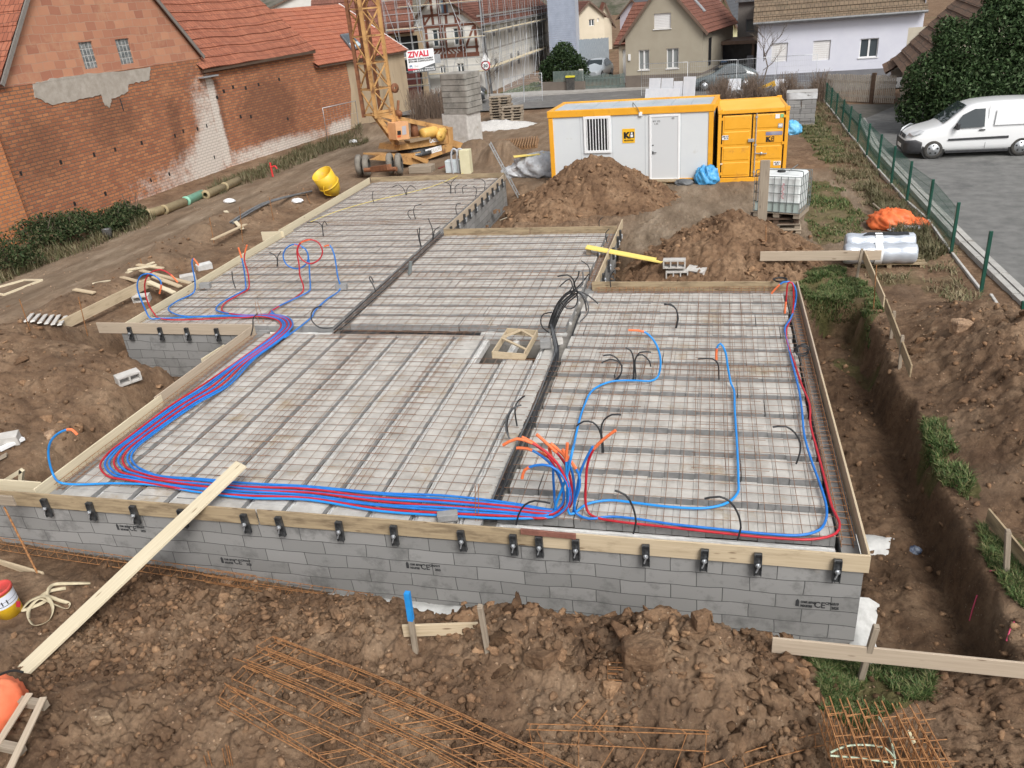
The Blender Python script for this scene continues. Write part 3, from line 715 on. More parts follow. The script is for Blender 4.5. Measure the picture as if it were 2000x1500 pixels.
def clamp_mesh():
    b = MB(); b.box(-.035, .035, -.045, -.005, -.17, .13); b.box(-.044, -.03, -.06, -.005, -.17, .13); b.box(.03, .044, -.06, -.005, -.17, .13)
    s = MB(); s.cyl((0, -.10, -.01), (0, -.04, -.01), .014, 8); s.lathe((0, -.062, -.01), (0, -1, 0), [(0, 0), (.03, 0), (.03, .018), (0, .018)], 8); s.beam((-.02, -.08, -.10), (.018, -.075, .02), .016, .014)
    return b, s
cm, cs = clamp_mesh()
c0 = thing('formwork_clamp', 'steel formwork clamp', 'clamp'); p1_ = cm.build('channel', STEEL_DK, c0, True, bevel=.003); cs.build('screw', STEEL, c0, True)
used = [False]
def clamp(x, y, z, rz, label):
    o = c0 if not used[0] else copy_tree(c0); used[0] = True
    o.location = (x, y, z); o.rotation_euler = (0, R(random.uniform(-3, 3)), rz); tag(o, label, 'clamp', 'steel clamps gripping the formwork boards')
ordn = ['first', 'second', 'third', 'fourth', 'fifth', 'sixth', 'seventh', 'eighth', 'ninth', 'tenth', 'eleventh', 'twelfth', 'thirteenth', 'fourteenth', 'fifteenth', 'sixteenth']
fx = [95, 182, 267, 360, 482.6, 550, 666, 772.5, 904, 1004.7, 1055, 1126, 1262, 1375.5, 1479.5, 1633]
for i, x in enumerate(fx):
    yp = np.interp(x, [95, 482, 1000, 1633], [992, 1022, 1063, 1120]); p = PY(x, yp, 7.51)
    lab = f'dark steel clamp on the front formwork board, {ordn[i]} from the left'
    if i == 3: lab = 'dark steel clamp half hidden behind the long pale plank'
    if i == 11: lab = 'dark steel clamp under the right end of the red joining plate'
    if i == 15: lab = 'dark steel clamp nearest the front right corner of the house'
    clamp(p[0], 7.512, -.185, 0, lab)
for i, x in enumerate([257, 316, 368, 426]):
    p = PY(x, 652, 13.81); clamp(p[0], 13.812, -.20, 0, f'dark steel clamp on the left bay front board, {ordn[i]} from the left')
for i, y in enumerate([17.3, 18.3, 19.3, 20.3, 20.9]): clamp(-2.40, y, -.20, R(90), f'dark clamp on the middle bay board by the pit, {ordn[i]} from the near end')
for i, y in enumerate([21.6, 22.3, 23.0, 23.6, 24.3, 25.1, 25.8, 26.5, 27.2, 27.9]): clamp(-7.385, y, -.20, R(90), f'dark steel clamp on the far block wall board, {ordn[i]} from the near end')

# printed stamps on single wall blocks (ink on the blocks: parts of the house)
def stamp(px, py):
    p = PY(px, py, 7.546); x, z = p[0], p[2]; b = MB()
    b.add([(x-.19, 7.546, z-.05), (x-.15, 7.546, z-.05), (x-.15, 7.546, z+.03), (x-.17, 7.546, z+.06), (x-.19, 7.546, z+.03)], [(0, 1, 2, 3, 4)])
    b.build('stamp_emblem', STAMP, house)
    for (s, dx, dz, sz, k) in [('COMP. BETON', -.135, .005, .042, .6), ('INDUSTRIE', -.135, -.05, .042, .62), ('CE', .01, -.045, .12, .85), ('CPN', .13, .01, .05, .8), ('019', .215, .01, .05, .8), ('2025', .20, -.05, .05, .8)]:
        textmesh('block_stamp', s, sz, STAMP, house, (x+dx, 7.546, z+dz), (1, 0, 0), (0, 0, 1), sx=k, bold=.002)
for (px, py) in [(250, 1031), (455, 1096), (820, 1106), (1588, 1180)]: stamp(px, py)

# trapdoor box
tb = thing('access_hatch_frame', 'small pale timber box framing the access hatch in the floor', 'hatch frame', (-3.5, 13.2, -.15))
b = MB()
for (a, c) in [((-3.80, 12.68), (-3.20, 12.68)), ((-3.80, 13.78), (-3.20, 13.78)), ((-3.80, 12.66), (-3.80, 13.80)), ((-3.20, 12.66), (-3.20, 13.80))]:
    b.beam((a[0], a[1], -.05), (c[0], c[1], -.085), .025, .13)
b.build('frame', WOOD_NEW, tb)
MB().beam((-3.78, 13.35, -.012), (-3.22, 12.85, -.008), .05, .025).build('brace', WOOD_NEW, tb)
MB().beam((-3.52, 13.76, -.01), (-3.22, 13.45, -.008), .05, .025).build('brace', WOOD_NEW, tb)
MB().beam((-3.78, 13.4, -.012), (-3.5, 13.76, -.008), .05, .025).build('brace', WOOD_NEW, tb)
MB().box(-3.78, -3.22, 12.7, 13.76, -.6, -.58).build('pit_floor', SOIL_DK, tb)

# ------------------------------------------------------------------ reinforcing mesh
def wire_mesh(label, x0, x1, y0, y1, z, sx=.2, sy=.2, r=.0043, rot=0, bumpz=.012):
    b = MB(); cx, cy = (x0+x1)/2, (y0+y1)/2; ca_, sa = math.cos(rot), math.sin(rot)
    ph = random.random()*9
    def P(x, y, dz): X, Y = x-cx, y-cy; return V3(cx+X*ca_-Y*sa, cy+X*sa+Y*ca_, z+dz+bumpz*math.sin(x*1.3+ph)*math.cos(y*1.1+ph))
    for x in np.arange(x0+.04, x1, sx):
        jx = random.uniform(-.012, .012); k = max(4, int((y1-y0)/.7)); b.tube([P(x+jx+random.uniform(-.004, .004), y, .006) for y in np.linspace(y0, y1, k)], r, 4)
    for y in np.arange(y0+.04, y1, sy):
        jy = random.uniform(-.012, .012); k = max(4, int((x1-x0)/.7)); b.tube([P(x, y+jy+random.uniform(-.004, .004), 0) for x in np.linspace(x0, x1, k)], r, 4)
    return tag(b.build('reinforcing_mesh', REBAR_DK), label, 'steel mesh', 'steel mesh sheets over the floor')
wire_mesh('rusty steel mesh sheet over the near half of the right bay', -2.72, 1.55, 7.9, 12.6, -.100, rot=.004)
wire_mesh('rusty steel mesh sheet over the far half of the right bay', -2.45, 1.60, 12.1, 16.4, -.092, rot=-.006)
wire_mesh('rusty steel mesh sheet over the left third of the central bay', -9.0, -6.3, 7.95, 13.6, -.100, rot=-.004)
wire_mesh('rusty steel mesh sheet over the middle of the central bay', -6.9, -4.5, 7.95, 13.9, -.092, rot=.008)
wire_mesh('rusty steel mesh sheet between the central bay and the black conduits', -4.95, -2.75, 7.95, 12.6, -.096, rot=-.004)
wire_mesh('rusty steel mesh sheet over the near part of the middle bay', -7.5, -2.7, 13.4, 17.6, -.098, rot=.012)
wire_mesh('rusty steel mesh sheet over the far part of the middle bay', -7.5, -2.7, 17.2, 20.9, -.092, rot=-.006)
wire_mesh('rusty steel mesh sheet over the near part of the left bay', -12.4, -7.6, 14.1, 18.3, -.100, rot=-.003)
wire_mesh('rusty steel mesh sheet over the middle of the left bay', -12.4, -7.6, 17.8, 22.6, -.092, rot=.006)
wire_mesh('rusty steel mesh sheet over the far left bay under the yellow line', -12.5, -7.6, 22.2, 28.35, -.098, rot=-.003)
for (x0, x1, y0, y1, lab) in [(-.2, .8, 9.2, 15.5, 'narrow strip of steel mesh doubling the right bay'), (-1.9, -1.0, 10.5, 15.2, 'second narrow mesh strip doubling the right bay near the hatch')]:
    wire_mesh(lab, x0, x1, y0, y1, -.083, .2, .4, .004, .01)
def cage(label, a, b, wd=.16, ht=.12, sp=.16, r=.005, mat=REBAR, zig=False, group=None):
    """edge cage: four long bars and bent links"""
    a, b = np.array(a, float), np.array(b, float); d = nrm(b-a); s = nrm(np.cross(d, (0, 0, 1))); L = np.linalg.norm(b-a); m = MB(); u = np.cross(s, d)
    for i in (-1, 1):
        for j in (0, 1): m.tube([a+d*t+s*i*wd/2+u*(j*ht)+V3(0, 0, .004*math.sin(t*3+i)) for t in np.linspace(0, L, max(3, int(L/.6)))], r, 5)
    for t in np.arange(.05, L, sp):
        o = a+d*(t+random.uniform(-.015, .015)); m.tube([o-s*wd/2, o+s*wd/2, o+s*wd/2+u*ht, o-s*wd/2+u*ht], r*.75, 4, closed=True)
    return tag(m.build('rebar_cage', mat), label, 'rebar cage', group or 'rebar cages')
cage('rusty rebar cage lying inside the right formwork board', (1.62, 7.9, -.19), (1.64, 16.2, -.19), .13, .10, .13)
cage('rusty rebar cage lying inside the long left formwork board', (-9.20, 7.9, -.19), (-9.19, 13.6, -.19), .10, .09, .15, .0045)
cage('rusty rebar cage inside the back board of the right bay', (-2.4, 16.40, -.19), (1.5, 16.42, -.19), .1, .09, .15, .0045)
cage('rusty rebar cage along the middle bay board by the pit', (-2.60, 16.6, -.19), (-2.58, 20.8, -.19), .1, .09, .15, .0045)

# ------------------------------------------------------------------ water pipes
ZP = -.075
def path(items, z0=ZP):
    """items: ('f',px,py[,z]) on the floor; ('v',px,py[,dy]) rising in the upright plane over the last floor point"""
    out = []; f0 = next(it for it in items if it[0] == 'f'); y = PZ(f0[1], f0[2], f0[3] if len(f0) > 3 else z0)[1]
    for it in items:
        if it[0] == 'f': p = PZ(it[1], it[2], it[3] if len(it) > 3 else z0); y = p[1]
        elif it[0] == 'v': p = PY(it[1], it[2], y+(it[3] if len(it) > 3 else 0))
        else: p = V3(*it[1:])
        out.append(p)
    return out
def pipe(items, mat, label, r=.0165, cap=0, cap0=0, name='water_pipe', cat='water pipe', group='red and blue water pipes', n=8, step=.07):
    pts = spline(items, step) if not isinstance(items[0][0], str) else spline(path(items), step)
    o = MB().tube(pts, r, n).build(name, mat); tag(o, label, cat, group)
    for (fl, seq) in ((cap, pts[::-1]), (cap0, pts)):
        if fl:
            l = 0; k = 1
            while k < len(seq)-1 and l < fl: l += np.linalg.norm(seq[k]-seq[k-1]); k += 1
            e = seq[0]+nrm(seq[0]-seq[1])*.02
            m = MB().tube([e]+seq[:k+1], [r*1.2+.001*math.sin(i*2.1) for i in range(k+2)], 8).build('tape_end', P_CAP); m.parent = o
    return o
# the bundle: stations give the outermost and innermost pipe, eight pipes in between
ST = [((1060, 1012), (1062, 993)), ((1000, 1010), (1000, 984)), ((870, 1004), (870, 972)), ((740, 993), (740, 962)), ((600, 975), (600, 950)), ((480, 970), (480, 947)), ((400, 961), (400, 936)), ((310, 949), (312, 929)),
      ((252, 940), (280, 920)), ((212, 930), (265, 909)), ((196, 910), (257, 893)), ((212, 887), (268, 876)), ((240, 862), (290, 855)), ((335, 792), (387, 788)), ((390, 758), (444, 757)), ((440, 722), (498, 700)),
      ((505, 677), (545, 667)), ((536, 655), (566, 650)), ((549, 636), (576, 633)), ((540, 625), (566, 620)), ((510, 620), (530, 613)), ((480, 620), (490, 612))]
BUN = ['R', 'B', 'B', 'R', 'B', 'R', 'B', 'B']
def station(i, k):
    (a, b) = ST[i]; t = k/7; A = PZ(*a, ZP); B = PZ(*b, ZP); wv = .016*math.sin(i*1.9+k*2.4)*(1 if 1 < i < 8 else .3)
    return A+(B-A)*t+V3(0, wv, .010*((k*3+i) % 3))
def bundle(k): return [station(i, k) for i in range(len(ST))]
MA = {'R': P_RED, 'B': P_BLUE}
TAILS = {
 0: [('f', 450, 621), ('f', 320, 623.5), ('f', 300, 611), ('v', 288, 589), ('v', 283, 552), ('v', 294, 533), ('v', 315, 527), ('v', 334, 537), ('v', 346, 550)],
 1: [('f', 450, 617), ('f', 310, 622), ('f', 294, 622), ('v', 281, 598), ('v', 268, 560), ('v', 275, 539), ('v', 294, 535), ('v', 314, 549), ('v', 312, 572)],
 2: [('f', 440, 616), ('f', 364, 618), ('f', 335, 610), ('f', 329, 601), ('f', 346, 588), ('f', 379, 570), ('v', 381, 552), ('v', 375, 511), ('v', 378, 505), ('v', 387, 517)],
 3: [('f', 447, 612), ('f', 433, 605), ('f', 442, 590), ('f', 470, 574), ('f', 486, 562), ('v', 484, 532), ('v', 477, 506), ('v', 482, 480)],
 4: [('f', 440, 611), ('f', 422, 605), ('f', 429, 594), ('f', 460, 576), ('f', 478, 566), ('f', 480, 556), ('v', 474, 512), ('v', 466, 485)],
 5: [('f', 531, 613), ('f', 526, 611), ('f', 542, 600), ('f', 592, 568), ('v', 592, 556), ('v', 586, 540), ('v', 584, 516), ('v', 580, 490), ('v', 586, 475), ('v', 604, 468), ('v', 622, 474), ('v', 630, 492), ('v', 622, 508), ('v', 604, 515), ('v', 588, 505), ('v', 581, 490), ('v', 588, 474), ('v', 604, 468.5)],
 6: [('f', 535, 612), ('f', 530, 608), ('f', 545, 598), ('f', 603, 569), ('f', 606, 560), ('v', 605, 540), ('v', 602, 500), ('v', 597, 487), ('v', 577, 477), ('v', 560, 484), ('v', 553, 500), ('v', 560, 517), ('v', 579, 525), ('v', 597, 517), ('v', 602, 500), ('v', 596, 486), ('v', 577, 478)],
 7: [('f', 555, 660), ('f', 608, 620), ('f', 615, 607), ('f', 638, 585), ('f', 665, 562), ('v', 660, 542), ('v', 652, 495), ('v', 644, 479), ('v', 635, 481)]}
HEADS = {  # up from the floor into the fan of pipe ends by the front wall
 0: [('v', 985, 868), ('v', 1010, 857), ('v', 1040, 866), ('v', 1075, 890), ('v', 1100, 925), ('v', 1111, 960), ('v', 1108, 990), ('f', 1085, 1008)],
 1: [('v', 1020, 932), ('v', 1025, 918), ('v', 1045, 909), ('v', 1075, 910), ('v', 1098, 928), ('v', 1110, 955), ('v', 1107, 988), ('f', 1080, 1010)],
 2: [('v', 1012, 875), ('v', 1030, 876), ('v', 1060, 892), ('v', 1085, 918), ('v', 1100, 955), ('v', 1098, 985), ('f', 1075, 1003)],
 3: [('v', 1022, 855), ('v', 1040, 864), ('v', 1068, 888), ('v', 1088, 920), ('v', 1100, 962), ('v', 1098, 990), ('f', 1080, 1004)],
 4: [('v', 1052, 884), ('v', 1080, 897), ('v', 1100, 922), ('v', 1113, 955), ('v', 1112, 985), ('f', 1088, 1001)],
 5: [('v', 1050, 850), ('v', 1070, 868), ('v', 1095, 893), ('v', 1110, 920), ('v', 1117, 960), ('v', 1113, 990), ('f', 1090, 999)],
 6: [('v', 1078, 868), ('v', 1100, 888), ('v', 1117, 920), ('v', 1121, 960), ('v', 1116, 985), ('f', 1092, 998)],
 7: [('v', 1073, 877), ('v', 1079, 900), ('v', 1081, 940), ('v', 1083, 975), ('f', 1083, 995)]}
def head(k):
    items = HEADS[k]; base = PZ(items[-1][1], items[-1][2], ZP); y = base[1]
    return [PY(it[1], it[2], y+.02*k) if it[0] == 'v' else base for it in items]
LB = {0: 'outermost red pipe of the bundle, ending in the loose red loop at the left bay', 1: 'blue pipe whose end loops down beside the red loop at the left bay', 2: 'blue pipe of the bundle rising alone by the left formwork board',
      3: 'red pipe standing upright next to a blue one near the left board', 4: 'blue pipe standing upright next to a red one near the left board', 5: 'red pipe ending in the upright red coil in the left bay',
      6: 'blue pipe ending in the upright blue coil in the left bay', 7: 'innermost blue pipe of the bundle, rising by the single grey block'}
for k in range(8):
    pts = head(k) + bundle(k) + path(TAILS[k])
    if k == 7: pts = head(k) + bundle(k)[:18] + path(TAILS[k])
    if k in (5, 6): pts = head(k) + bundle(k)[:21] + path(TAILS[k])
    pipe(pts, MA[BUN[k]], LB[k], .0165, .05, .08 if k not in (3, 5, 0) else .24)
pipe(head(1)[-1:]+[PZ(1000, 1013, ZP), PZ(870, 1007, ZP), PZ(740, 998, ZP), PZ(600, 976, ZP), PZ(480, 972, ZP), PZ(380, 960, ZP), PZ(310, 948, ZP), PZ(230, 944, ZP), PZ(150, 946, ZP), PZ(122, 944, .03)]+
     [PY(a, b, 8.0) for a, b in [(104, 927), (96, 900), (95, 875), (103, 856), (122, 842), (140, 839), (149, 847)]], P_LBLUE, 'light blue pipe rising past the near left corner board', .0165, .06)
# right bay pipes
pipe([('v', 990+5, 858), ('v', 1015, 857), ('v', 1035, 875), ('f', 1083, 1000)][-1:]+[('v', 1086, 985), ('v', 1105, 935), ('v', 1118, 880)]+[('f', 1121, 870), ('f', 1127, 840), ('f', 1140, 795), ('f', 1160, 760), ('f', 1195, 745), ('f', 1240, 743), ('f', 1270, 744), ('f', 1284, 737), ('v', 1290, 715), ('v', 1288, 690), ('v', 1277, 665), ('v', 1258, 648), ('v', 1230, 645)],
     P_LBLUE, 'blue pipe crossing the right bay to the tall hook beside the black conduits', .0165, .05)
pipe([('v', 1108, 868), ('v', 1106, 900), ('v', 1108, 950), ('f', 1112, 1003), ('f', 1120, 1003), ('f', 1145, 985), ('f', 1190, 977), ('f', 1240, 982), ('f', 1310, 990), ('f', 1380, 992), ('f', 1420, 982), ('f', 1441, 962), ('f', 1442, 940), ('f', 1440, 880), ('f', 1435, 800), ('f', 1433, 760), ('f', 1428, 750), ('v', 1422, 720), ('v', 1416, 685), ('v', 1407, 671), ('v', 1400, 680), ('v', 1399, 700)],
     P_LBLUE, 'blue pipe running up the middle of the right bay to a small hook', .0165, .05, .1)
pipe([('v', 1100, 880), ('v', 1118, 905), ('v', 1130, 925), ('v', 1132, 950), ('v', 1122, 985), ('f', 1126, 1003), ('f', 1150, 1013), ('f', 1190, 1009), ('f', 1240, 1013), ('f', 1300, 1022), ('f', 1400, 1033), ('f', 1500, 1043), ('f', 1565, 1045), ('f', 1600, 1035), ('f', 1613, 1015), ('f', 1614, 990), ('f', 1603, 950), ('f', 1585, 900), ('f', 1571, 850), ('f', 1566, 800), ('f', 1560, 760), ('f', 1550, 720), ('f', 1535, 655), ('f', 1533, 640), ('f', 1545, 620), ('f', 1553, 595), ('v', 1555, 570), ('v', 1548, 553), ('v', 1530, 551), ('v', 1508, 572)],
     P_BLUE, 'blue pipe following the right formwork board to the far right corner', .0165, .05, .12)
pipe([('v', 1200, 842), ('v', 1180, 857), ('v', 1160, 877), ('v', 1148, 905), ('v', 1144, 950), ('v', 1144, 985), ('f', 1150, 1002), ('f', 1165, 1011), ('f', 1195, 1017), ('f', 1300, 1029), ('f', 1400, 1040), ('f', 1500, 1050), ('f', 1590, 1053), ('f', 1632, 1042), ('f', 1640, 1025), ('f', 1625, 990), ('f', 1612, 940), ('f', 1596, 880), ('f', 1583, 830), ('f', 1581, 790), ('f', 1565, 750), ('f', 1552, 710), ('f', 1538, 670), ('f', 1536, 645), ('f', 1548, 610), ('v', 1550, 580), ('v', 1547, 553), ('v', 1540, 552), ('v', 1536, 580), ('v', 1533, 610)],
     P_RED, 'red pipe following the right formwork board to the far right corner', .0165, .05, .22)
pipe([('v', 1158, 872), ('v', 1145, 895), ('v', 1133, 925), ('v', 1126, 960), ('f', 1120, 1000)], P_BLUE, 'short blue pipe leaning right out of the pipe fan', .0165, 0, 0)

# ------------------------------------------------------------------ black conduits
CG = 'black electrical conduits'
def conduit(items, label, mat=P_BLACK, r=.0125, z0=-.09):
    pts = spline(path(items, z0) if isinstance(items[0][0], str) else items, .07)
    return tag(MB().tube(pts, r, 6).build('conduit', mat), label, 'conduit', CG)
for k in range(6):
    dx = -.06+.024*k
    pts = [(-2.63+dx+.015*math.sin(y*1.7+k*2), y, -.15+.03*((k*2) % 3)) for y in np.arange(7.95, 12.7, .5)]
    lab = ['westmost of the six conduits in the channel beside the right bay', 'second conduit from the left in the channel beside the right bay', 'third conduit from the left in the channel beside the right bay', 'fourth conduit from the left in the channel beside the right bay', 'fifth conduit from the left in the channel beside the right bay', 'rightmost of the six conduits in the channel beside the right bay'][k]
    lab = lab.replace('westmost', 'leftmost')
    # rises into the thick sheaf and fans out
    sheaf = [(-2.66+dx*.6, 12.9, -.03), (-2.74+dx*.5, 13.15, .12), (-2.82+dx*.4, 13.35, .28)]
    Ys = 13.6
    sh = [PY(a, b, Ys) for a, b in [(1071+k*2, 640+k), (1079+k*3, 613), (1092+k*3, 588+k), (1112+k*3, 569+k*1.2)]]
    ends = [[(1133, 570), (1150, 578), (1168, 593)], [(1135, 572), (1147, 590), (1149, 610), (1133, 628)], [(1119, 545), (1108, 537), (1089, 540)], [(1125, 566), (1138, 555), (1138, 531)], [(1136, 576), (1144, 595), (1145, 607)], [(1122, 552), (1129, 540), (1131, 529)]][k]
    conduit(pts+sheaf+sh+[PY(a, b, Ys-.05*k) for a, b in ends], 'black '+lab, P_GREY if k in (1, 3) else P_BLACK, .0135)
conduit([PY(a, b, 13.5) for a, b in [(1078, 660), (1086, 615), (1098, 583), (1120, 568), (1140, 548), (1150, 535)]]+[], 'conduit of the tall sheaf pointing back toward the pit')
conduit([PY(a, b, 13.55) for a, b in [(1076, 655), (1080, 620), (1090, 590), (1118, 560), (1112, 545), (1093, 560)]], 'conduit of the tall sheaf with its end bent down to the left')
conduit([PY(a, b, 13.5) for a, b in [(1073, 650), (1060, 640), (1056, 625), (1062, 613), (1078, 610)]], 'thin conduit loop left of the tall sheaf')
conduit([PY(a, b, 13.5) for a, b in [(1098, 592), (1108, 603), (1122, 600), (1128, 586), (1127, 574)]], 'thin conduit loop hanging inside the tall sheaf')
conduit([('f', 1150, 548), ('v', 1152, 530), ('v', 1148, 518), ('v', 1135, 509)], 'conduit standing at the corner of the right bay by the pit', r=.011)
for k in range(4):
    y = 13.80+.028*k
    conduit([(x, y+.01*math.sin(x*2+k), -.14+.02*(k % 2)) for x in np.arange(-7.35, -3.85, .5)], ['nearest', 'second', 'third', 'farthest'][k]+' of the four conduits along the front of the middle bay', P_GREY if k == 2 else P_BLACK)
for k in range(5):
    x = -7.57+.04*k
    conduit([(x+.012*math.sin(y+k), y, -.14+.025*(k % 2)) for y in np.arange(13.95, 21.2, .6)], ['leftmost', 'second', 'middle', 'fourth', 'rightmost'][k]+' of the five conduits between the left and middle bays', P_GREY if k == 3 else P_BLACK)
conduit([(-2.55+.02*math.sin(y*2), y, -.17) for y in np.arange(13.6, 16.3, .4)], 'conduit left of the right bay behind the tall sheaf')
SPR = [  # floor foot, then rising points
 ('pair of rising', [[(1235, 744), (1237, 735), (1237, 700), (1232, 685), (1222, 679)], [(1241, 744), (1242, 735), (1241, 702), (1250, 688), (1272, 688)], [(1238, 744), (1239, 720), (1243, 696), (1255, 693), (1268, 705), (1271, 716)]], ['conduit with its end bent left in the middle of a right bay trio', 'conduit with its end bent right in the middle of a right bay trio', 'conduit drooping to the right in a right bay trio']),
 ('', [[(1205, 743), (1213, 730), (1214, 715), (1205, 700), (1192, 693), (1178, 695)], [(1200, 743), (1211, 733), (1215, 715), (1205, 705), (1190, 702), (1175, 709)]], ['upper of two curved conduits left of the right bay trio', 'lower of two curved conduits left of the right bay trio']),
 ('', [[(1404, 741), (1404, 725), (1402, 710), (1392, 701), (1363, 701)]], ['hooked conduit beside the small blue pipe hook']),
 ('', [[(1319, 641), (1323, 625), (1321, 605), (1312, 597), (1297, 593)], [(1321, 641), (1325, 622), (1320, 603), (1310, 594), (1297, 596)]], ['outer conduit of a hooked pair in the far right bay', 'inner conduit of a hooked pair in the far right bay']),
 ('', [[(1176, 884), (1175, 860), (1170, 838), (1158, 825), (1140, 823), (1126, 832)], [(1179, 884), (1177, 860), (1174, 838), (1180, 820), (1195, 810), (1213, 810)]], ['left branch of the forked conduit behind the red pipe end', 'right branch of the forked conduit behind the red pipe end']),
 ('', [[(1010, 832), (1007, 815), (1006, 797), (1012, 783), (1025, 773)], [(996, 857), (988, 840), (990, 815), (1002, 797), (1018, 791)], [(994, 855), (990, 832), (995, 808), (1005, 795)]], ['thin conduit arching over the conduit channel', 'grey conduit curving up at the pipe fan', 'black conduit curving up beside the grey one at the pipe fan']),
 ('', [[(1555, 906), (1562, 885), (1563, 865), (1553, 846), (1535, 833), (1509, 834)]], ['long curved conduit near the right formwork board']),
 ('', [[(1237, 1042), (1242, 1020), (1236, 990), (1222, 967), (1201, 958)]], ['conduit curving up at the front board, left of the corner one']),
 ('', [[(1440, 1055), (1447, 1030), (1440, 1000), (1425, 979), (1405, 970), (1376, 974)]], ['large hooked conduit at the front board near the corner']),
 ('', [[(1008, 1025), (1013, 1005), (1025, 986), (1045, 978), (1075, 983)]], ['conduit arching over the bundle near the red joining plate']),
 ('', [[(490, 655), (494, 640), (495, 620), (503, 613)]], ['conduit loop standing at the inner corner of the left bay']),
 ('', [[(650, 640), (625, 640), (610, 628), (608, 612), (617, 601), (628, 598)]], ['conduit hoop lying beside the left end of the front channel']),
 ('', [[(541, 520), (541, 505), (535, 497), (526, 493)], [(542, 520), (543, 500), (549, 491)]], ['left arm of the forked conduit left of the coils', 'right arm of the forked conduit left of the coils']),
 ('', [[(631, 461), (628, 440), (620, 434), (600, 435)], [(632, 461), (630, 440), (634, 432), (639, 440)]], ['left arm of the forked conduit behind the coils', 'right arm of the forked conduit behind the coils']),
 ('', [[(812, 428), (808, 415), (810, 403), (823, 399)], [(803, 428), (797, 420), (798, 412), (806, 410)]], ['larger curved conduit in the far left bay', 'smaller curved conduit in the far left bay']),
 ('', [[(893, 420), (890, 408), (893, 398), (900, 397)]], ['curved conduit close to the far block wall']),
 ('', [[(845, 467), (845, 450), (840, 435), (836, 426)], [(846, 467), (850, 448), (860, 443)]], ['left prong of the forked conduit at the bay corner', 'right prong of the forked conduit at the bay corner']),
 ('', [[(822, 482), (818, 465), (815, 448)], [(823, 482), (819, 462), (820, 445)]], ['left prong of the upright conduit pair by the channel', 'right prong of the upright conduit pair by the channel']),
 ('', [[(793, 381), (789, 370), (779, 361), (766, 366)], [(794, 381), (795, 370), (802, 362), (812, 369)]], ['left arm of the forked conduit at the far end', 'right arm of the forked conduit at the far end']),
 ('', [[(880, 378), (879, 362), (873, 357), (866, 355)], [(881, 378), (882, 356), (890, 349)], [(890, 378), (889, 365), (897, 359)], [(905, 378), (903, 366), (912, 362)], [(929, 385), (930, 368), (924, 364)]], ['leftmost curl in the far conduit cluster', 'tallest curl in the far conduit cluster', 'middle curl in the far conduit cluster', 'right curl in the far conduit cluster', 'conduit standing apart at the far right board']),
 ('', [[(946, 370), (947, 356), (940, 350), (925, 350)]], ['flat hooked conduit at the far right corner']),
 ('', [[(731, 397), (727, 385), (729, 373)]], ['lone curved conduit in the far left bay']),
 ('', [[(734, 570), (728, 555), (721, 543), (724, 540), (730, 552)]], ['thin looped conduit by the channel in the left bay']),
 ('', [[(460, 563), (455, 548), (453, 530)]], ['short conduit stub by the grey block']),
 ('', [[(1172, 448), (1170, 432), (1177, 424)], [(1186, 475), (1183, 455), (1190, 447)]], ['conduit tip at the back of the middle bay', 'conduit loop beside the middle bay board']),
 ('', [[(1193, 561), (1192, 540), (1200, 528)]], ['conduit standing at the back board of the right bay']),
]
for (_, lst, labs) in SPR:
    for pts, lab in zip(lst, labs): conduit([('f', pts[0][0], pts[0][1])]+[('v', a, b) for a, b in pts[1:]], 'black '+lab if 'black' not in lab and 'grey conduit' not in lab else lab, P_GREY if lab.startswith('grey') else P_BLACK, .0125)
def coil(label, px, py, z, rr, n=3, mat=P_BLACK, vert=True):
    c = PZ(px, py, -.1) + V3(0, 0, z); pts = []
    for i in range(n*14):
        a = i/14*2*math.pi; q = rr*(1+.12*math.sin(i*.7)); pts.append(c+(V3(q*math.cos(a), .03*math.sin(i*.3), q*.8*math.sin(a)) if vert else V3(q*math.cos(a), q*math.sin(a), .01*i/14)))
    return tag(MB().tube(pts, .010, 6).build('conduit', mat), label, 'conduit', CG)
coil('small coil of black conduit hanging on the right formwork board', 1565, 700, .15, .11, 3)
coil('flat coil of black conduit at the far right corner of the house', 1523, 560, .14, .13, 3, vert=False)

# things standing or lying on the floor
def hblock(label, p, rz, mat=CONC_DK, lx=.26, ly=.16, lz=.14, name='concrete_block', holes=0, tilt=0, group=None):
    t = thing(name, label, 'concrete block', p, rz, group); b = MB()
    if holes == 0: b.box(-lx/2, lx/2, -ly/2, ly/2, 0, lz); o = b.build('block', mat, t, True, bevel=.006)
    else:
        wv = .03; b.box(-lx/2, lx/2, -ly/2, ly/2, 0, wv); b.box(-lx/2, lx/2, -ly/2, ly/2, lz-wv, lz)
        for k in range(holes+1):
            x = -lx/2+(lx-wv)*k/holes; b.box(x, x+wv, -ly/2+.001, ly/2-.001, wv, lz-wv)
        b.build('block', mat, t, True)
    t.rotation_euler = (tilt, 0, rz); return t
p = PZ(402, 563, -.13); hblock('grey concrete block on the left bay near the left board', p, .2, CONC_SIDE)
p = PZ(668, 565, -.13); hblock('grey concrete block at the foot of the lone blue pipe', p, .1, CONC_SIDE)
p = PZ(1066, 678, -.10); hblock('dark grey block beside the foot of the conduit sheaf', p, .15, CONC_SIDE, .2, .15, .15)
p = PZ(1092, 672, -.10); hblock('small pale block behind the conduit sheaf foot', p, .4, CONC, .14, .1, .12)
p = PZ(875, 1014, -.10); hblock('broken grey block against the front board under the bundle', p, .3, CONC_SIDE, .26, .12, .10)
p = PZ(800, 535, -.1); o = MB().cyl(p, PY(802, 511, p[1]), .045, 14).build('waste_pipe', M('grey_pvc', (.17, .19, .19), rough=.5)); tag(o, 'short grey waste pipe standing in the middle bay', 'pipe')
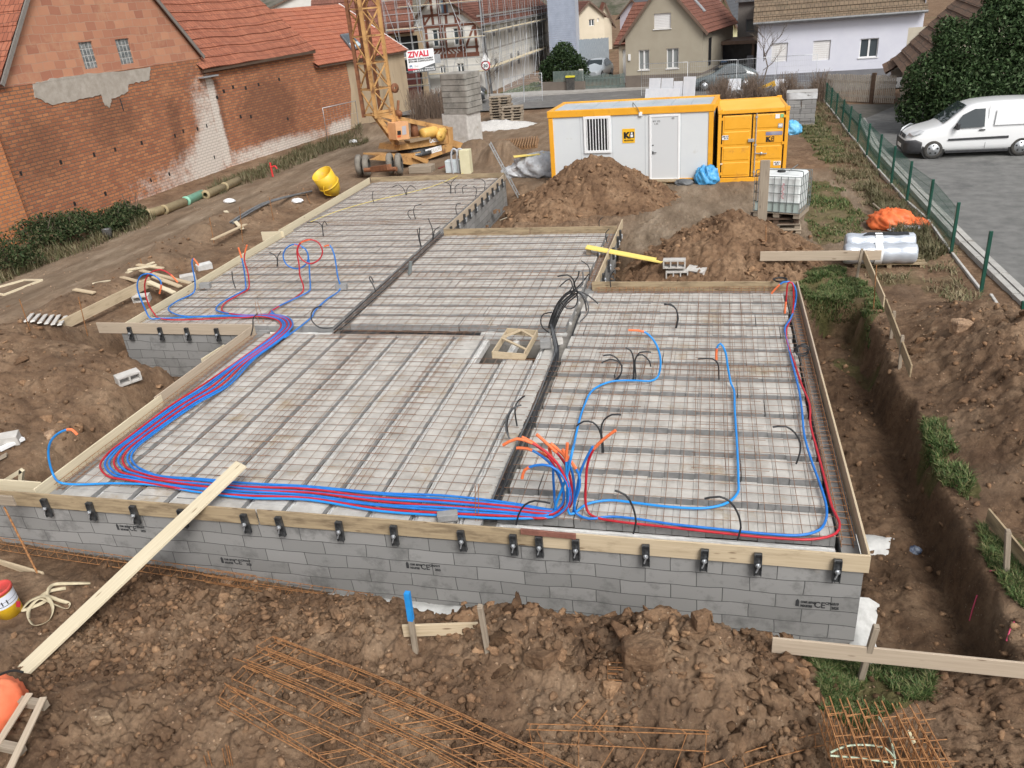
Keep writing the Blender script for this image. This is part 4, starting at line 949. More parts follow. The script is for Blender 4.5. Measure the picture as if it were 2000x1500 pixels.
# two starter bars at the front board, two at the inner corner
for (px, lst) in (('front', [(929, 1018, 928, 948), (935, 1018, 934, 945)]), ('inner', [(505, 632, 498, 588), (516, 632, 503, 590)])):
    for i, (a, b_, c, d) in enumerate(lst):
        p = PZ(a, b_, -.15); o = MB().tube([p, PY(c, d, p[1])], .005, 5).build('starter_bar', REBAR)
        tag(o, f"{['left', 'right'][i]} thin rusty bar standing up at the {'front board over the bundle' if px == 'front' else 'inner corner of the left bay'}", 'rebar')
o = MB().tube(spline([PZ(a, b_, -.06) for a, b_ in [(600, 436), (660, 412), (730, 392), (800, 376), (850, 362), (905, 338)]], .2), .009, 5).build('yellow_line', M('yellow_cord', (.75, .6, .12), rough=.6)); tag(o, 'yellow cord stretched over the far left bay', 'cord')
# planks lying over the floor edges
def plank(label, a, b, wd, th, mat, name='plank', roll=0):
    a, b = np.array(a, float), np.array(b, float); d = nrm(b-a); s = nrm(np.cross(d, (0, 0, 1))); u = np.cross(s, d)
    s2 = s*math.cos(roll)+u*math.sin(roll); u2 = np.cross(s2, d)
    L = np.linalg.norm(b-a); m = MB(); k = 1
    m.obox((a+b)/2, d*L/2, s2*wd/2, u2*th/2)
    return tag(m.build(name, mat, bevel=.003), label, 'plank')
pa = HIT(45, 1316, .03); pb = PY(392, 990, 7.53); pb[2] = max(pb[2], .03); pe = min((pa+(pb-pa)*s for s in np.linspace(1, 2.2, 200)), key=lambda q: abs((AX @ (q-CAM))[1]/(AX @ (q-CAM))[2]*F_PX+750-906))
plank('long pale plank bridging from the spoil heap onto the front board', pa, pe, .24, .04, WOOD_PALE)
plank('yellow plank bridging the pit onto the middle bay', PZ(1145, 482, .07), PZ(1297, 511, -.30), .26, .035, WOOD_YEL)
p = PZ(1150, 497, -.13); hblock('small wooden chock under the end of the yellow plank', p, .1, WOOD_GREY, .12, .12, .14, 'wood_block')

# ------------------------------------------------------------------ site cabin
F = Frame(PZ(1078, 361), PZ(1390, 356)); Wc = F.w; Hc = F.px(1066, 218)[1]
cab = thing('site_cabin', 'light grey site cabin with yellow frame, barred window and white door', 'site cabin', F.o, F.rot)
D = 2.44; b = MB()
b.ubox(.02, Wc-.02, .03, D-.03, .12, Hc-.1); b.build('wall', PANEL_W, cab, True)
b = MB()
for x0 in (0, Wc-.16): b.box(x0, x0+.16, 0, .16, .13, Hc-.24); b.box(x0, x0+.16, D-.16, D, .13, Hc-.24)
b.box(-.03, Wc+.03, -.02, .14, Hc-.23, Hc); b.box(-.03, Wc+.03, D-.14, D+.02, Hc-.23, Hc); b.box(-.03, .12, .142, D-.142, Hc-.23, Hc-.004); b.box(Wc-.12, Wc+.03, .142, D-.142, Hc-.23, Hc-.004)
b.box(-.01, Wc+.01, -.01, .14, 0, .16); b.box(-.01, Wc+.01, D-.14, D+.01, 0, .16)
b.build('frame', ORANGE_Y, cab, True, bevel=.012)
m_roof = M('cabin_roof_sheet', (.46, .53, .58), (.60, .66, .70), 1.2, .35, metal=.25)
b = MB()
for k in range(8): b.box(.12+(Wc-.24)*k/8, .12+(Wc-.24)*(k+.985)/8, .15, D-.15, Hc-.07, Hc-.045)
b.box(.11, Wc-.11, .142, D-.142, Hc-.12, Hc-.07); b.build('roof', m_roof, cab, True)
jm = M('joint_grey', (.40, .42, .44), rough=.6)
for k in range(1, 5): x = Wc*k/5+(.0 if k != 4 else .08); MB().box(x-.004, x+.004, .022, .028, .16, Hc-.24).build('panel_joint', jm, cab, True)
x0, x1, z0, z1 = F.rect(1139, 228, 1194, 298)
b = MB(); fw = .09
b.box(x0, x1, -.03, .03, z0, z0+fw); b.box(x0, x1, -.03, .03, z1-fw, z1); b.box(x0, x0+fw, -.028, .03, z0+fw, z1-fw); b.box(x1-fw, x1, -.028, .03, z0+fw, z1-fw)
wf = b.build('window', WHITE, cab, True, bevel=.006)
MB().box(x0+fw, x1-fw, .012, .02, z0+fw, z1-fw).build('pane', DARK, wf, True)
b = MB()
for k in range(8): x = x0+fw+.03+(x1-x0-2*fw-.06)*k/7; b.cyl((x, -.012, z0+fw), (x, -.012, z1-fw), .016, 8)
b.build('bars', WHITE, wf, True)
x0, x1, z0, z1 = F.rect(1268, 225, 1327, 345); z0 = .14
b = MB(); fw = .07
b.box(x0, x1, -.02, .03, z1-fw, z1); b.box(x0, x0+fw, -.018, .03, z0, z1-fw); b.box(x1-fw, x1, -.018, .03, z0, z1-fw); b.box(x0+fw, x1-fw, -.016, .03, z0, z0+.04)
df = b.build('door', WHITE, cab, True, bevel=.006)
MB().box(x0+fw, x1-fw, -.004, .02, z0+.04, z1-fw).build('door_leaf', M('door_grey', (.60, .62, .635), rough=.5), df, True)
b = MB(); b.box(x0+.11, x0+.14, -.03, -.004, 1.02, 1.12); b.beam((x0+.125, -.04, 1.07), (x0+.25, -.04, 1.07), .018, .018); b.lathe((x0+.125, -.004, 1.32), (0, -1, 0), [(0, .012), (.022, .012), (.022, 0)], 10)
b.build('handle', BLACK, df, True)
textmesh('door_number', '8M 332\n  2.45', .085, BLACK, df, F.wld(x0+.12, -.006, z1-.24), F.x, (0, 0, 1))
b = MB(); b.box(x1-.26, x1-.19, -.03, -.004, z1-.13, z1-.09); b.build('door_closer', STEEL, df, True)
x0, x1, z0, z1 = F.rect(1215, 252, 1240, 279); pw = x1-x0
b = MB(); b.box(x0, x1, .018, .026, z0, z1); lg = b.build('company_plate', M('plate_yellow', (.85, .48, .02), rough=.5), cab, True)
textmesh('plate_letter', 'K', .27, BLACK, lg, F.wld(x0+.05, .014, z0+.17), F.x, (0, 0, 1), sx=1.1, bold=.02)
b = MB(); cx, cz = x0+.335, z0+.27
hexo = [(-.085, -.10), (-.085+.0, .0), (-.05, .11), (.085, .11), (.085, -.10)]
b.add([(cx+a, .013, cz+c) for a, c in hexo], [(0, 4, 3, 2, 1)]); b.build('plate_emblem', BLACK, lg, True)
b = MB(); b.add([(cx-.045, .0115, cz-.075), (cx+.045, .0115, cz-.075), (cx+.045, .0115, cz+.015), (cx-.045, .0115, cz+.015)], [(0, 1, 2, 3)])
b.lathe((cx, .0115, cz+.06), (0, -1, 0), [(0, .0005), (.034, .0005)], 12); b.build('plate_emblem_mark', WHITE, lg, True)
textmesh('plate_name', 'KILOUTOU', .062, BLACK, lg, F.wld(x0+.06, .014, z0+.065), F.x, (0, 0, 1), sx=1.05, bold=.004)
x, z = F.px(1251, 222); b = MB(); b.box(x-.06, x+.06, -.05, .03, z-.08, z+.06); b.build('lamp_box', WHITE, cab, True, bevel=.01)
b = MB(); b.tube(spline([(x-.03, -.05, z+.05), (x-.1, -.06, z+.2), (x-.2, -.05, z+.32), (x-.26, 0, z+.38), (x-.28, .2, Hc-.03)], .05), .012, 5); b.build('cable', P_GREY, cab, True)
b = MB()
x, z = F.px(1250, 353)
for xx in (x, x-2.1, x+1.9): b.box(xx-.12, xx+.12, -.016, -.008, .05, .11)
b.build('forklift_pocket', DARK, cab, True)

# ------------------------------------------------------------------ storage container
F = Frame(PZ(1399, 357), PZ(1533, 352)); Wk = F.w; Hk = F.px(1400, 216)[1]; D = 2.9
con = thing('storage_container', 'bright yellow steel storage container with double doors and stickers', 'container', F.o, F.rot)
b = MB(); b.ubox(.05, Wk-.05, .12, D-.06, .1, Hk-.06); b.build('body', ORANGE_Y, con, True)
b = MB(); p_ = .11
for x0 in (0, Wk-p_): b.box(x0, x0+p_, 0, p_+.02, .004, Hk-.14); b.box(x0, x0+p_, D-p_, D, .004, Hk-.14)
b.box(.0, Wk, 0, .14, Hk-.14, Hk-.02); b.box(0, Wk, D-.14, D, Hk-.14, Hk-.02); b.box(0, .10, .142, D-.142, Hk-.14, Hk-.025); b.box(Wk-.10, Wk, .142, D-.142, Hk-.14, Hk-.025); b.box(p_+.002, Wk-p_-.002, 0, .12, 0, .14)
for x0 in (-.012, Wk-.15):
    for y0 in (-.012, D-.15): b.box(x0, x0+.162, y0, y0+.162, Hk-.12, Hk+.012)
b.build('frame', ORANGE_Y, con, True, bevel=.01)
MB().box(.1, Wk-.1, .14, D-.14, Hk-.07, Hk-.035).build('roof', M('container_roof', (.84, .47, .04), (.88, .53, .08), 1, .5), con, True)
MB().box(p_, Wk-p_, .085, .118, .14, Hk-.142).build('door_gap', DARK, con, True)
xm = Wk*.492
for (a, c) in ((p_+.045, xm-.025), (xm+.025, Wk-p_-.045)):
    d = MB(); d.box(a, c, .03, .075, .17, Hk-.19); hh = (Hk-.36)/4
    for k in range(4):
        z0 = .19+hh*k+.03; z1 = .19+hh*(k+1)-.03
        d.prism([(a+.04, .03, z0), (c-.04, .03, z0), (c-.04, .03, z1), (a+.04, .03, z1)], (0, .001, 0))
        d.quad((a+.06, .018, z0+.03), (c-.06, .018, z0+.03), (c-.06, .018, z1-.03), (a+.06, .018, z1-.03))
        for (p0, p1, q1, q0) in [((a+.04, .03, z0), (c-.04, .03, z0), (c-.06, .018, z0+.03), (a+.06, .018, z0+.03)), ((a+.06, .018, z1-.03), (c-.06, .018, z1-.03), (c-.04, .03, z1), (a+.04, .03, z1)),
                                 ((a+.04, .03, z0), (a+.06, .018, z0+.03), (a+.06, .018, z1-.03), (a+.04, .03, z1)), ((c-.06, .018, z0+.03), (c-.04, .03, z0), (c-.04, .03, z1), (c-.06, .018, z1-.03))]: d.quad(p0, p1, q1, q0)
    dd = d.build('door', ORANGE_Y, con, True)
    left = a < xm*.5; h = MB(); xs = a-.06 if left else c-.02
    for z in (.25, Hk*.5, Hk*.86): h.box(xs, xs+.08, .0, .028, z, z+.09)
    h.build('hinge', ORANGE_Y, dd, True)
    if not left:
        r_ = MB(); r_.cyl((a+.10, .002, .16), (a+.10, .002, Hk-.15), .020, 8)
        for z in (.3, 1.2, Hk-.3): r_.box(a+.06, a+.14, -.02, .02, z, z+.05)
        r_.beam((a+.1, -.03, .95), (a+.48, -.03, .93), .03, .03); r_.lathe((a+.3, -.03, .94), (0, -1, 0), [(0, .02), (.045, .02), (.045, -.01)], 10)
        r_.build('lock_bar', STEEL, dd, True)
        def stk(nm, x0, y0, x1, y1, mat):
            X0, X1, Z0, Z1 = F.rect(x0, y0, x1, y1); o = MB().box(X0, X1, .008, .012, Z0, Z1).build(nm, mat, dd, True); return o, X0, Z0, X1-X0, Z1-Z0
        stk('sticker', 1515, 223, 1523, 231, WHITE); stk('sticker', 1525, 222.5, 1530.5, 229, M('sticker_green', (.2, .5, .25), rough=.5))
        s_, X0, Z0, ww, hh_ = stk('sticker', 1520, 241, 1529, 249, M('sticker_grey', (.35, .36, .37), rough=.5)); textmesh('sticker_print', '40', hh_*.8, WHITE, s_, F.wld(X0+.02, .006, Z0+.04), F.x, (0, 0, 1), bold=.006)
        stk('sticker', 1496, 257.5, 1528, 263, M('sticker_blue_grey', (.12, .13, .32), (.35, .35, .38), 3, .5))
        X0, X1, Z0, Z1 = F.rect(1496.5, 267, 1508, 275); sz = (Z1-Z0)
        textmesh('door_letter', 'K', sz*1.3, BLACK, dd, F.wld(X0, .010, Z0), F.x, (0, 0, 1), sx=1.1, bold=.015)
        e = MB(); cx = X0+.21; cz = Z0+sz*.5; e.add([(cx-.045, .010, cz-.07), (cx-.045, .010, cz), (cx-.025, .010, cz+.075), (cx+.05, .010, cz+.075), (cx+.05, .010, cz-.07)], [(0, 4, 3, 2, 1)]); eo = e.build('door_emblem', BLACK, dd, True)
        e = MB(); e.box(cx-.022, cx+.026, .006, .009, cz-.05, cz-.005); e.box(cx-.012, cx+.02, .006, .009, cz+.02, cz+.05); e.build('door_emblem_mark', ORANGE_Y, dd, True)
        MB().box(X0, X0+.26, .006, .011, Z0-.03, Z0-.016).build('door_letter_rule', BLACK, dd, True)
        s_, X0, Z0, ww, hh_ = stk('sticker', 1511, 315, 1524.5, 322.5, WHITE); textmesh('sticker_print', '40 38 2\n  608 6', hh_*.42, BLACK, s_, F.wld(X0+.02, .006, Z0+hh_*.58), F.x, (0, 0, 1), bold=.003)
    else:
        X0, X1, Z0, Z1 = F.rect(1410.5, 265, 1422.5, 273); s_ = MB().box(X0, X1, .008, .012, Z0, Z1).build('sticker', WHITE, dd, True); textmesh('sticker_print', '608 617\n   33 19', (Z1-Z0)*.42, BLACK, s_, F.wld(X0+.01, .006, Z0+(Z1-Z0)*.58), F.x, (0, 0, 1), bold=.003)
        X0, X1, Z0, Z1 = F.rect(1405, 319, 1411, 322); MB().box(X0, X1, .008, .012, Z0, Z1).build('sticker', M('sticker_pale', (.7, .62, .5), rough=.5), dd, True)
x, z = F.px(1467, 274); MB().box(x-.10, x+.10, -.05, .02, z-.05, z+.05).build('padlock_box', STEEL, con, True, bevel=.008)

# crumpled sacks and sheets
def lump(name, label, cat, c, rx, ry, rz_, mat, seed, n=26, amp=.18, rot=0, floor=True, group=None, freq=2.6):
    rs = np.random.default_rng(seed); b = MB(); rows = []
    for i in range(n+1):
        th = math.pi*i/n; r_ = []
        for j in range(n*2):
            ph = math.pi*j/n; d = V3(math.sin(th)*math.cos(ph), math.sin(th)*math.sin(ph), math.cos(th))
            f = float(fbm(np.array([d[0]*freq+d[2]*1.7+seed*3.1]), np.array([d[1]*freq-d[2]*2.1+seed]), 1, 4, seed, .55, True)[0])
            q = d*(1+amp*f); x, y, z = q[0]*rx, q[1]*ry, q[2]*rz_
            if floor: z = max(z, -rz_*.45)
            X, Y = x*math.cos(rot)-y*math.sin(rot), x*math.sin(rot)+y*math.cos(rot); r_.append((c[0]+X, c[1]+Y, c[2]+z+(rz_*.45 if floor else 0)))
        r_.append(r_[0]); rows.append(r_)
    o = b.grid(rows).build(name, mat); return tag(o, label, cat, group)
SACK_B = M('blue_sack_plastic', (.05, .27, .55), (.10, .40, .70), 5, .4, bmp=.5, bscale=9)
lump('rubbish_sack', 'bulging blue rubbish sack between the cabin and the container', 'sack', PZ(1380, 358), .36, .30, .38, SACK_B, 3, amp=.42, freq=3.4)
lump('rubbish_sack', 'light blue sheet bundle poking out behind the yellow container', 'sack', PZ(1546, 262), .35, .3, .35, M('light_blue_plastic', (.10, .42, .72), (.2, .52, .8), 5, .4, bmp=.4, bscale=9), 5, amp=.35)
PLASTIC_W = M('milky_plastic', (.38, .39, .41), (.60, .62, .64), 3, .25, bmp=.8, bscale=8, dirt=((.30, .26, .24), 2.2, .52))
p = PZ(1050, 345); lump('wrapped_insulation', 'bulging plastic wrapped insulation pack left of the site cabin', 'insulation pack', p+V3(.1, .4, 0), 1.1, .7, .55, PLASTIC_W, 11, amp=.26, freq=3.2)
lump('plastic_sheet', 'crumpled white plastic beside the wrapped insulation pack', 'plastic sheet', PZ(1008, 343), .55, .4, .26, PLASTIC_W, 12, amp=.3)
for (a, c, s) in [(1040, 338, 'C5S'), (1058, 336, 'LOW')]:
    pass
o = plank('long yellow plank resting on the wrapped insulation pack', PZ(1003, 306, .2), PZ(1068, 299, .2), .27, .035, WOOD_YEL)
plank('yellow plank leaning on the soil heap beside the ladder foot', PZ(1020, 392, -.75), PZ(1066, 360, -.3), .25, .03, WOOD_YEL)
plank('short yellow plank end lying at the bottom of the far trench', PZ(1000, 402, -1.1), PZ(1022, 392, -1.0), .2, .03, WOOD_YEL)
plank('pale thin board lying on the yellow plank by the ladder', PZ(1024, 398, -.7), PZ(1046, 385, -.5), .12, .03, WOOD_PALE)

# ------------------------------------------------------------------ dirt piles
def pile(label, cx, cy, rx, ry, zt, seed, rot=0, ncl=900, lump2=None):
    z0 = -.7; h = zt-z0
    def hf(x, y):
        wx = x+.16*fbm(x, y, .8, 3, seed); wy = y+.16*fbm(x, y, .8, 3, seed+1)
        c, s = math.cos(rot), math.sin(rot); dx = (wx-cx)*c+(wy-cy)*s; dy = -(wx-cx)*s+(wy-cy)*c
        d = np.sqrt((dx/rx)**2+(dy/ry)**2)
        k = np.clip(1-d, -.2, 1); k = np.where(k > .82, .82+(k-.82)*.45+.0, k)/.9
        z = z0+h*k
        if lump2: z = np.maximum(z, z0+lump2[3]*np.clip(1-np.sqrt(((wx-lump2[0])/lump2[2])**2+((wy-lump2[1])/lump2[2])**2), -.2, 1))
        jx, jy = x+.06*fbm(x, y, .15, 3, 51), y+.06*fbm(x, y, .15, 3, 52); return z+.10*fbm(x, y, .6, 4, seed+2, .55, True)*(k > -.1)+.04*fbm(x, y, .22, 3, seed+3)+.09*crumb(jx, jy, .24, seed)+.055*crumb(jx, jy, .11, seed+1)
    n = 200; xs = np.linspace(cx-rx*1.25, cx+rx*1.25, n); ys = np.linspace(cy-ry*1.25, cy+ry*1.25, n); X, Y = np.meshgrid(xs, ys); Z = hf(X, Y)
    idx = np.arange(n*n).reshape(n, n); q = np.stack([idx[:-1, :-1], idx[:-1, 1:], idx[1:, 1:], idx[1:, :-1]], -1).reshape(-1, 4)
    keep = (Z.reshape(-1)[q].max(1) > -.78); 
    o = npmesh('dirt_pile', np.stack([X, Y, Z], -1).reshape(-1, 3), q[keep], SOIL_LOOSE, None, True); tag(o, label, 'dirt pile')
    xy = scatter(ncl*2, cx-rx*1.1, cx+rx*1.1, cy-ry*1.1, cy+ry*1.1, lambda x, y: (hf(x, y) > -.66)*(.2+.8*(fbm(x, y, .6, 2, seed+6) > 0)))
    c = clods('earth_lumps', xy, .02, .12, SOIL_CLOD, 3.2, .36, hf, .75, 2); c.parent = o; kind(c, 'stuff'); return o
yc = 26.6; za = PY(1158, 309, yc)[2]
pile('tall steep dirt pile in front of the grey site cabin', PY(1158, 309, yc)[0], yc, 2.85, 2.6, za, 101, 0, 1100, (PZ(1080, 400, -.4)[0], 24.9, 1.5, .9))
yc = 20.0; za = PY(1442, 420, yc)[2]
pile('lower dirt pile between the right bay and the water tank', PY(1440, 416, yc)[0]-.1, yc, 2.35, 2.5, za, 131, 0, 1000, (PZ(1330, 490, -.4)[0]+.1, 19.3, 1.4, .75))
GRAVEL = M('white_gravel', (.42, .41, .39), (.68, .66, .63), 30, .95, bmp=.9, bscale=22)
c = PZ(968, 246); xs = np.linspace(-3.2, 3.2, 60); ys = np.linspace(-2.6, 2.6, 40); X, Y = np.meshgrid(xs, ys); Z = .32*np.exp(-((X/1.9)**2+(Y/1.3)**2)**1.5)*(1+.3*fbm(X, Y, .5, 3, 9))-.12+.04*fbm(X, Y, .2, 2, 10)
idx = np.arange(60*40).reshape(40, 60); q = np.stack([idx[:-1, :-1], idx[:-1, 1:], idx[1:, 1:], idx[1:, :-1]], -1).reshape(-1, 4)
o = npmesh('gravel_heap', np.stack([X+c[0], Y+c[1], Z-.55], -1).reshape(-1, 3), q, GRAVEL, None, True); tag(o, 'low spread heap of white gravel behind the concrete weights', 'gravel heap')

# ------------------------------------------------------------------ ladder
B0 = PZ(1021, 398, -1.15); Pm = PX(987, 335, -7.37); dirn = Pm-B0
best = min(np.linspace(1, 3, 200), key=lambda s: abs(((AX @ (B0+dirn*s-CAM))[1]/(AX @ (B0+dirn*s-CAM))[2])*F_PX+750-279)); T0 = B0+dirn*best
lad = thing('ladder', 'aluminium ladder leaning against the far block wall', 'ladder', B0); sdv = nrm(np.cross(dirn, (0, 0, 1)))*.19
b = MB(); b.beam(B0-sdv, T0-sdv, .03, .075, up=sdv); b.build('rail', ALU, lad); b = MB(); b.beam(B0+sdv, T0+sdv, .03, .075, up=sdv); b.build('rail', ALU, lad)
b = MB(); L = np.linalg.norm(T0-B0)
for t in np.arange(.2, L, .28): q = B0+nrm(dirn)*t; b.cyl(q-sdv, q+sdv, .015, 8)
b.build('rungs', ALU, lad)

# ------------------------------------------------------------------ concrete skip (yellow)
p = HIT(657, 380); tp = PY(636, 327, p[1]); tp[1] -= .55; ax = nrm(tp-p)
sk = thing('concrete_skip', 'tilted yellow concrete pouring skip with open top beside the far left board', 'concrete skip', p)
MB().lathe(p, ax, [(q*.74, h*.80) for q, h in [(.12, -.05), (.17, .02), (.34, .18), (.50, .50), (.54, .80), (.55, 1.32), (.52, 1.32), (.51, .80), (.46, .50), (.15, .25)]], 28).build('hopper', YELLOW, sk)
b = MB(); b.lathe(p+ax*.25, ax, [(.0, 0), (.16, 0)], 20); b.build('hopper_floor', DARK, sk)
u = nrm(np.cross(ax, (0, 1, 0))); v = np.cross(ax, u); b = MB()
b.tube([p+ax*.55+(u*math.cos(a)+v*math.sin(a))*.41 for a in np.linspace(0, 6.283, 24)[:-1]], .022, 6, closed=True)
for s in (-1, 1): b.tube(spline([p+ax*.75+v*.4*s, p+ax*.5+v*.5*s+u*.1, p+ax*.12+v*.2*s], .1), .02, 6)
b.build('guard_frame', YELLOW, sk)
b = MB(); b.beam(p+u*.15, p+u*.55-ax*.05+V3(0, 0, .1), .04, .04); b.tube(spline([p-v*.3, p-v*.45+V3(-.2, 0, .15), p-v*.5+V3(-.45, -.1, .3)], .1), .025, 6); b.build('lever', YELLOW, sk)

# ------------------------------------------------------------------ clay and plastic pipes by the wall
TAN = M('clay_pipe', (.33, .26, .145), (.42, .34, .20), 4, .7, dirt=((.2, .16, .1), 3, .6)); MINT = M('mint_pipe', (.22, .50, .36), (.30, .58, .43), 4, .5)
for (x, y, x2, y2, m, lab) in [(288, 418, 319, 409, TAN, 'tan clay pipe section at the shrub end of the row'), (320, 410, 361, 394, TAN, 'tan clay pipe section touching the mint green pipe on its near side'), (363, 393, 396, 378, MINT, 'mint green pipe section in the row along the brick wall'),
                               (401, 381, 436, 366, TAN, 'tan clay pipe section on the far side of the mint green pipe'), (438, 365, 466, 352, TAN, 'farthest tan clay pipe section of the row along the wall')]:
    a = PZ(x, y, -.42); c = PZ(x2, y2, -.42); d = nrm(c-a); t = MB(); t.lathe(a, d, [(.10, .0), (.19, .0), (.19, .06), (.165, .08), (.165, np.linalg.norm(c-a)-.04), (.10, np.linalg.norm(c-a)-.04)], 20)
    tag(t.build('pipe_section', m), lab, 'pipe', 'pipe sections lying along the brick wall')
plank('weathered plank lying in front of the clay pipes', PZ(395, 388), PZ(448, 366), .2, .05, WOOD_GREY)
p = PZ(533, 345); t = thing('standpipe', 'red water standpipe with hose tap near the brick wall', 'standpipe', p); rp = M('red_paint', (.55, .03, .03), (.62, .05, .05), 5, .5)
MB().cyl(p, p+V3(0, 0, .62), .045, 10).build('post', rp, t); MB().tube(spline([p+V3(.04, 0, .42), p+V3(.22, 0, .46), p+V3(.30, -.02, .34)], .05), .035, 8).build('spout', rp, t)
p = HIT(213, 466); t = thing('black_bucket', 'small black bucket standing by the shrubs', 'bucket', p); MB().lathe(p, (0, 0, 1), [(0, .01), (.12, 0), (.16, .34), (.15, .34), (.115, .02)], 18).build('shell', RUBBER, t); MB().tube(spline([p+V3(-.155, 0, .33), p+V3(0, -.13, .36), p+V3(.155, 0, .33)], .04), .006, 5).build('handle', STEEL, t)

# ------------------------------------------------------------------ pallets
def pallet(label, p, rz, mat=WOOD_GREY, group=None, proto=[None]):
    key = mat.name
    if proto[0] is None: proto[0] = {}
    if key not in proto[0]:
        t = thing('pallet', label, 'pallet'); b = MB()
        for k in range(6): y = -.36+.144*k; b.box(-.6, .6, y-.055, y+.055, .122, .144)
        b.build('deck_boards', mat, t, True); b = MB()
        for x in (-.53, 0, .53):
            b.box(x-.07, x+.07, -.4, .4, .10, .121)
            for y in (-.33, 0, .33): b.box(x-.07, x+.07, y-.05, y+.05, .022, .0995)
        for y in (-.35, 0, .35): b.box(-.6, .6, y-.05, y+.05, 0, .0215)
        b.build('runners', mat, t, True); proto[0][key] = t; o = t
    else: o = copy_tree(proto[0][key])
    o.location = tuple(p); o.rotation_euler = (0, 0, rz); tag(o, label, 'pallet', group); return o
lv = ['bottom', 'second from the bottom', 'third from the bottom', 'fourth from the bottom', 'fifth from the bottom', 'sixth from the bottom', 'seventh from the bottom', 'eighth from the bottom', 'top']
c = PZ(980, 237); 
for k in range(9): pallet(f'grey pallet, {lv[k]} of the taller pallet stack', c+V3(-.1+random.uniform(-.05, .05), .5+random.uniform(-.04, .04), .146*k), .1+random.uniform(-.05, .05), WOOD_GREY, 'stacked pallets by the street')
c = PZ(1003, 239)
for k in range(6): pallet(f'grey pallet, {lv[k] if k < 5 else "top"} of the lower pallet stack', c+V3(random.uniform(-.05, .05), .0, .146*k), .15+random.uniform(-.05, .05), WOOD_GREY, 'stacked pallets by the street')
pallet('single pallet used as a step at the cabin door', PZ(1300, 357), -.08, WOOD_USED)
c = PZ(1524, 458)
for k, (m, dx) in enumerate([(WOOD_PINK, .0), (WOOD_GREY, -.05), (WOOD_DARK, -.1)]): pallet(['pale bottom pallet under the white water tank', 'grey middle pallet under the white water tank', 'dark upper pallet under the white water tank'][k], c+V3(dx-.05, .45, -.02+.146*k), .04*(k-1), m, 'pallets under the water tank')
for i, (x, y, lab) in enumerate([(1359, 354, 'grey concrete block beside the cabin step'), (1336, 361, 'dark bag lying beside the cabin step')]):
    if i == 0: hblock(lab, PZ(x, y), .1, CONC_DK, .35, .25, .2)
    else: lump('small_bag', lab, 'bag', PZ(x, y), .32, .2, .14, M('dark_bag', (.07, .075, .08), (.15, .155, .16), 6, .6, bmp=.4), 17)

# ------------------------------------------------------------------ water tank
zt = -.02+.146*3-.6
F = Frame(PZ(1471, 413, zt+.15), PZ(1561, 419, zt+.15))
ibc = thing('water_tank', 'white plastic water tank in a grey steel cage standing on pallets', 'water tank', F.o-V3(0, 0, .13), F.rot); w_ = F.w; h_ = F.px(1482, 333)[1]+.13; d_ = 1.0
TANK = M('tank_plastic', (.72, .75, .74), (.79, .82, .81), 2, .35)
b = MB(); b.box(.05, w_-.05, .04, d_-.04, .15, h_-.12); bo = b.build('bottle', TANK, ibc, True, bevel=.09); bo.modifiers['bevel'].segments = 3
MB().box(.03, w_-.03, .022, .030, .16, .42).build('water_level', M('tank_water_tint', (.42, .50, .47), rough=.4), ibc, True)
MB().lathe((w_*.45, d_*.5, h_-.12), (0, 0, 1), [(0, .05), (.10, .05), (.11, 0)], 18).build('lid', BLACK, ibc, True)
b = MB()
for z in (.16, .42, .66, .88, h_-.14): b.tube([(0, 0, z), (w_, 0, z), (w_, d_, z), (0, d_, z)], .010, 5, closed=True)
for k in range(8):
    x = w_*k/7; b.tube([(x, 0, .14), (x, 0, h_-.13)], .010, 5); b.tube([(x, d_, .14), (x, d_, h_-.13)], .010, 5)
for k in range(1, 6): b.tube([(0, d_*k/6, .14), (0, d_*k/6, h_-.13)], .010, 5); b.tube([(w_, d_*k/6, .14), (w_, d_*k/6, h_-.13)], .010, 5)
b.tube(spline([(0, .1, h_-.14), (-.0, .1, h_-.02), (.05, .1, h_), (w_-.05, .1, h_), (w_, .1, h_-.02), (w_, .1, h_-.14)], .1), .013, 6); b.tube([(w_*.7, .1, h_), (w_*.7, .9, h_)], .012, 5)
b.build('cage', M('cage_steel', (.16, .185, .185), (.24, .265, .265), 10, .5, metal=.4), ibc, True)
b = MB()
for k in range(3): x = .08+(w_-.16)*k/2; b.box(x-.08, x+.08, .02, d_-.02, .0, .13)
b.box(0, w_, 0, d_, .115, .135); b.build('base_pallet', WOOD_GREY, ibc, True)
rb = M('pink_tape', (.55, .32, .34), (.62, .45, .45), 20, .6)
o = MB().grid([[F.wld(w_*.60+.02*math.sin(k), -.02, h_-.30-.02*k-.13), F.wld(w_*.60+.05+.02*math.sin(k), -.02, h_-.30-.02*k-.13)] for k in range(22)]).build('tape_streamer', rb, ibc)
p = PY(1487, 440, 21.35); q = PY(1495, 313, p[1]+.05); o = MB().beam(p-V3(0, 0, .4), q, .24, .12, up=(0, 1, 0)).build('timber_post', WOOD_GREY, bevel=.006); tag(o, 'thick weathered timber post standing before the water tank', 'post')

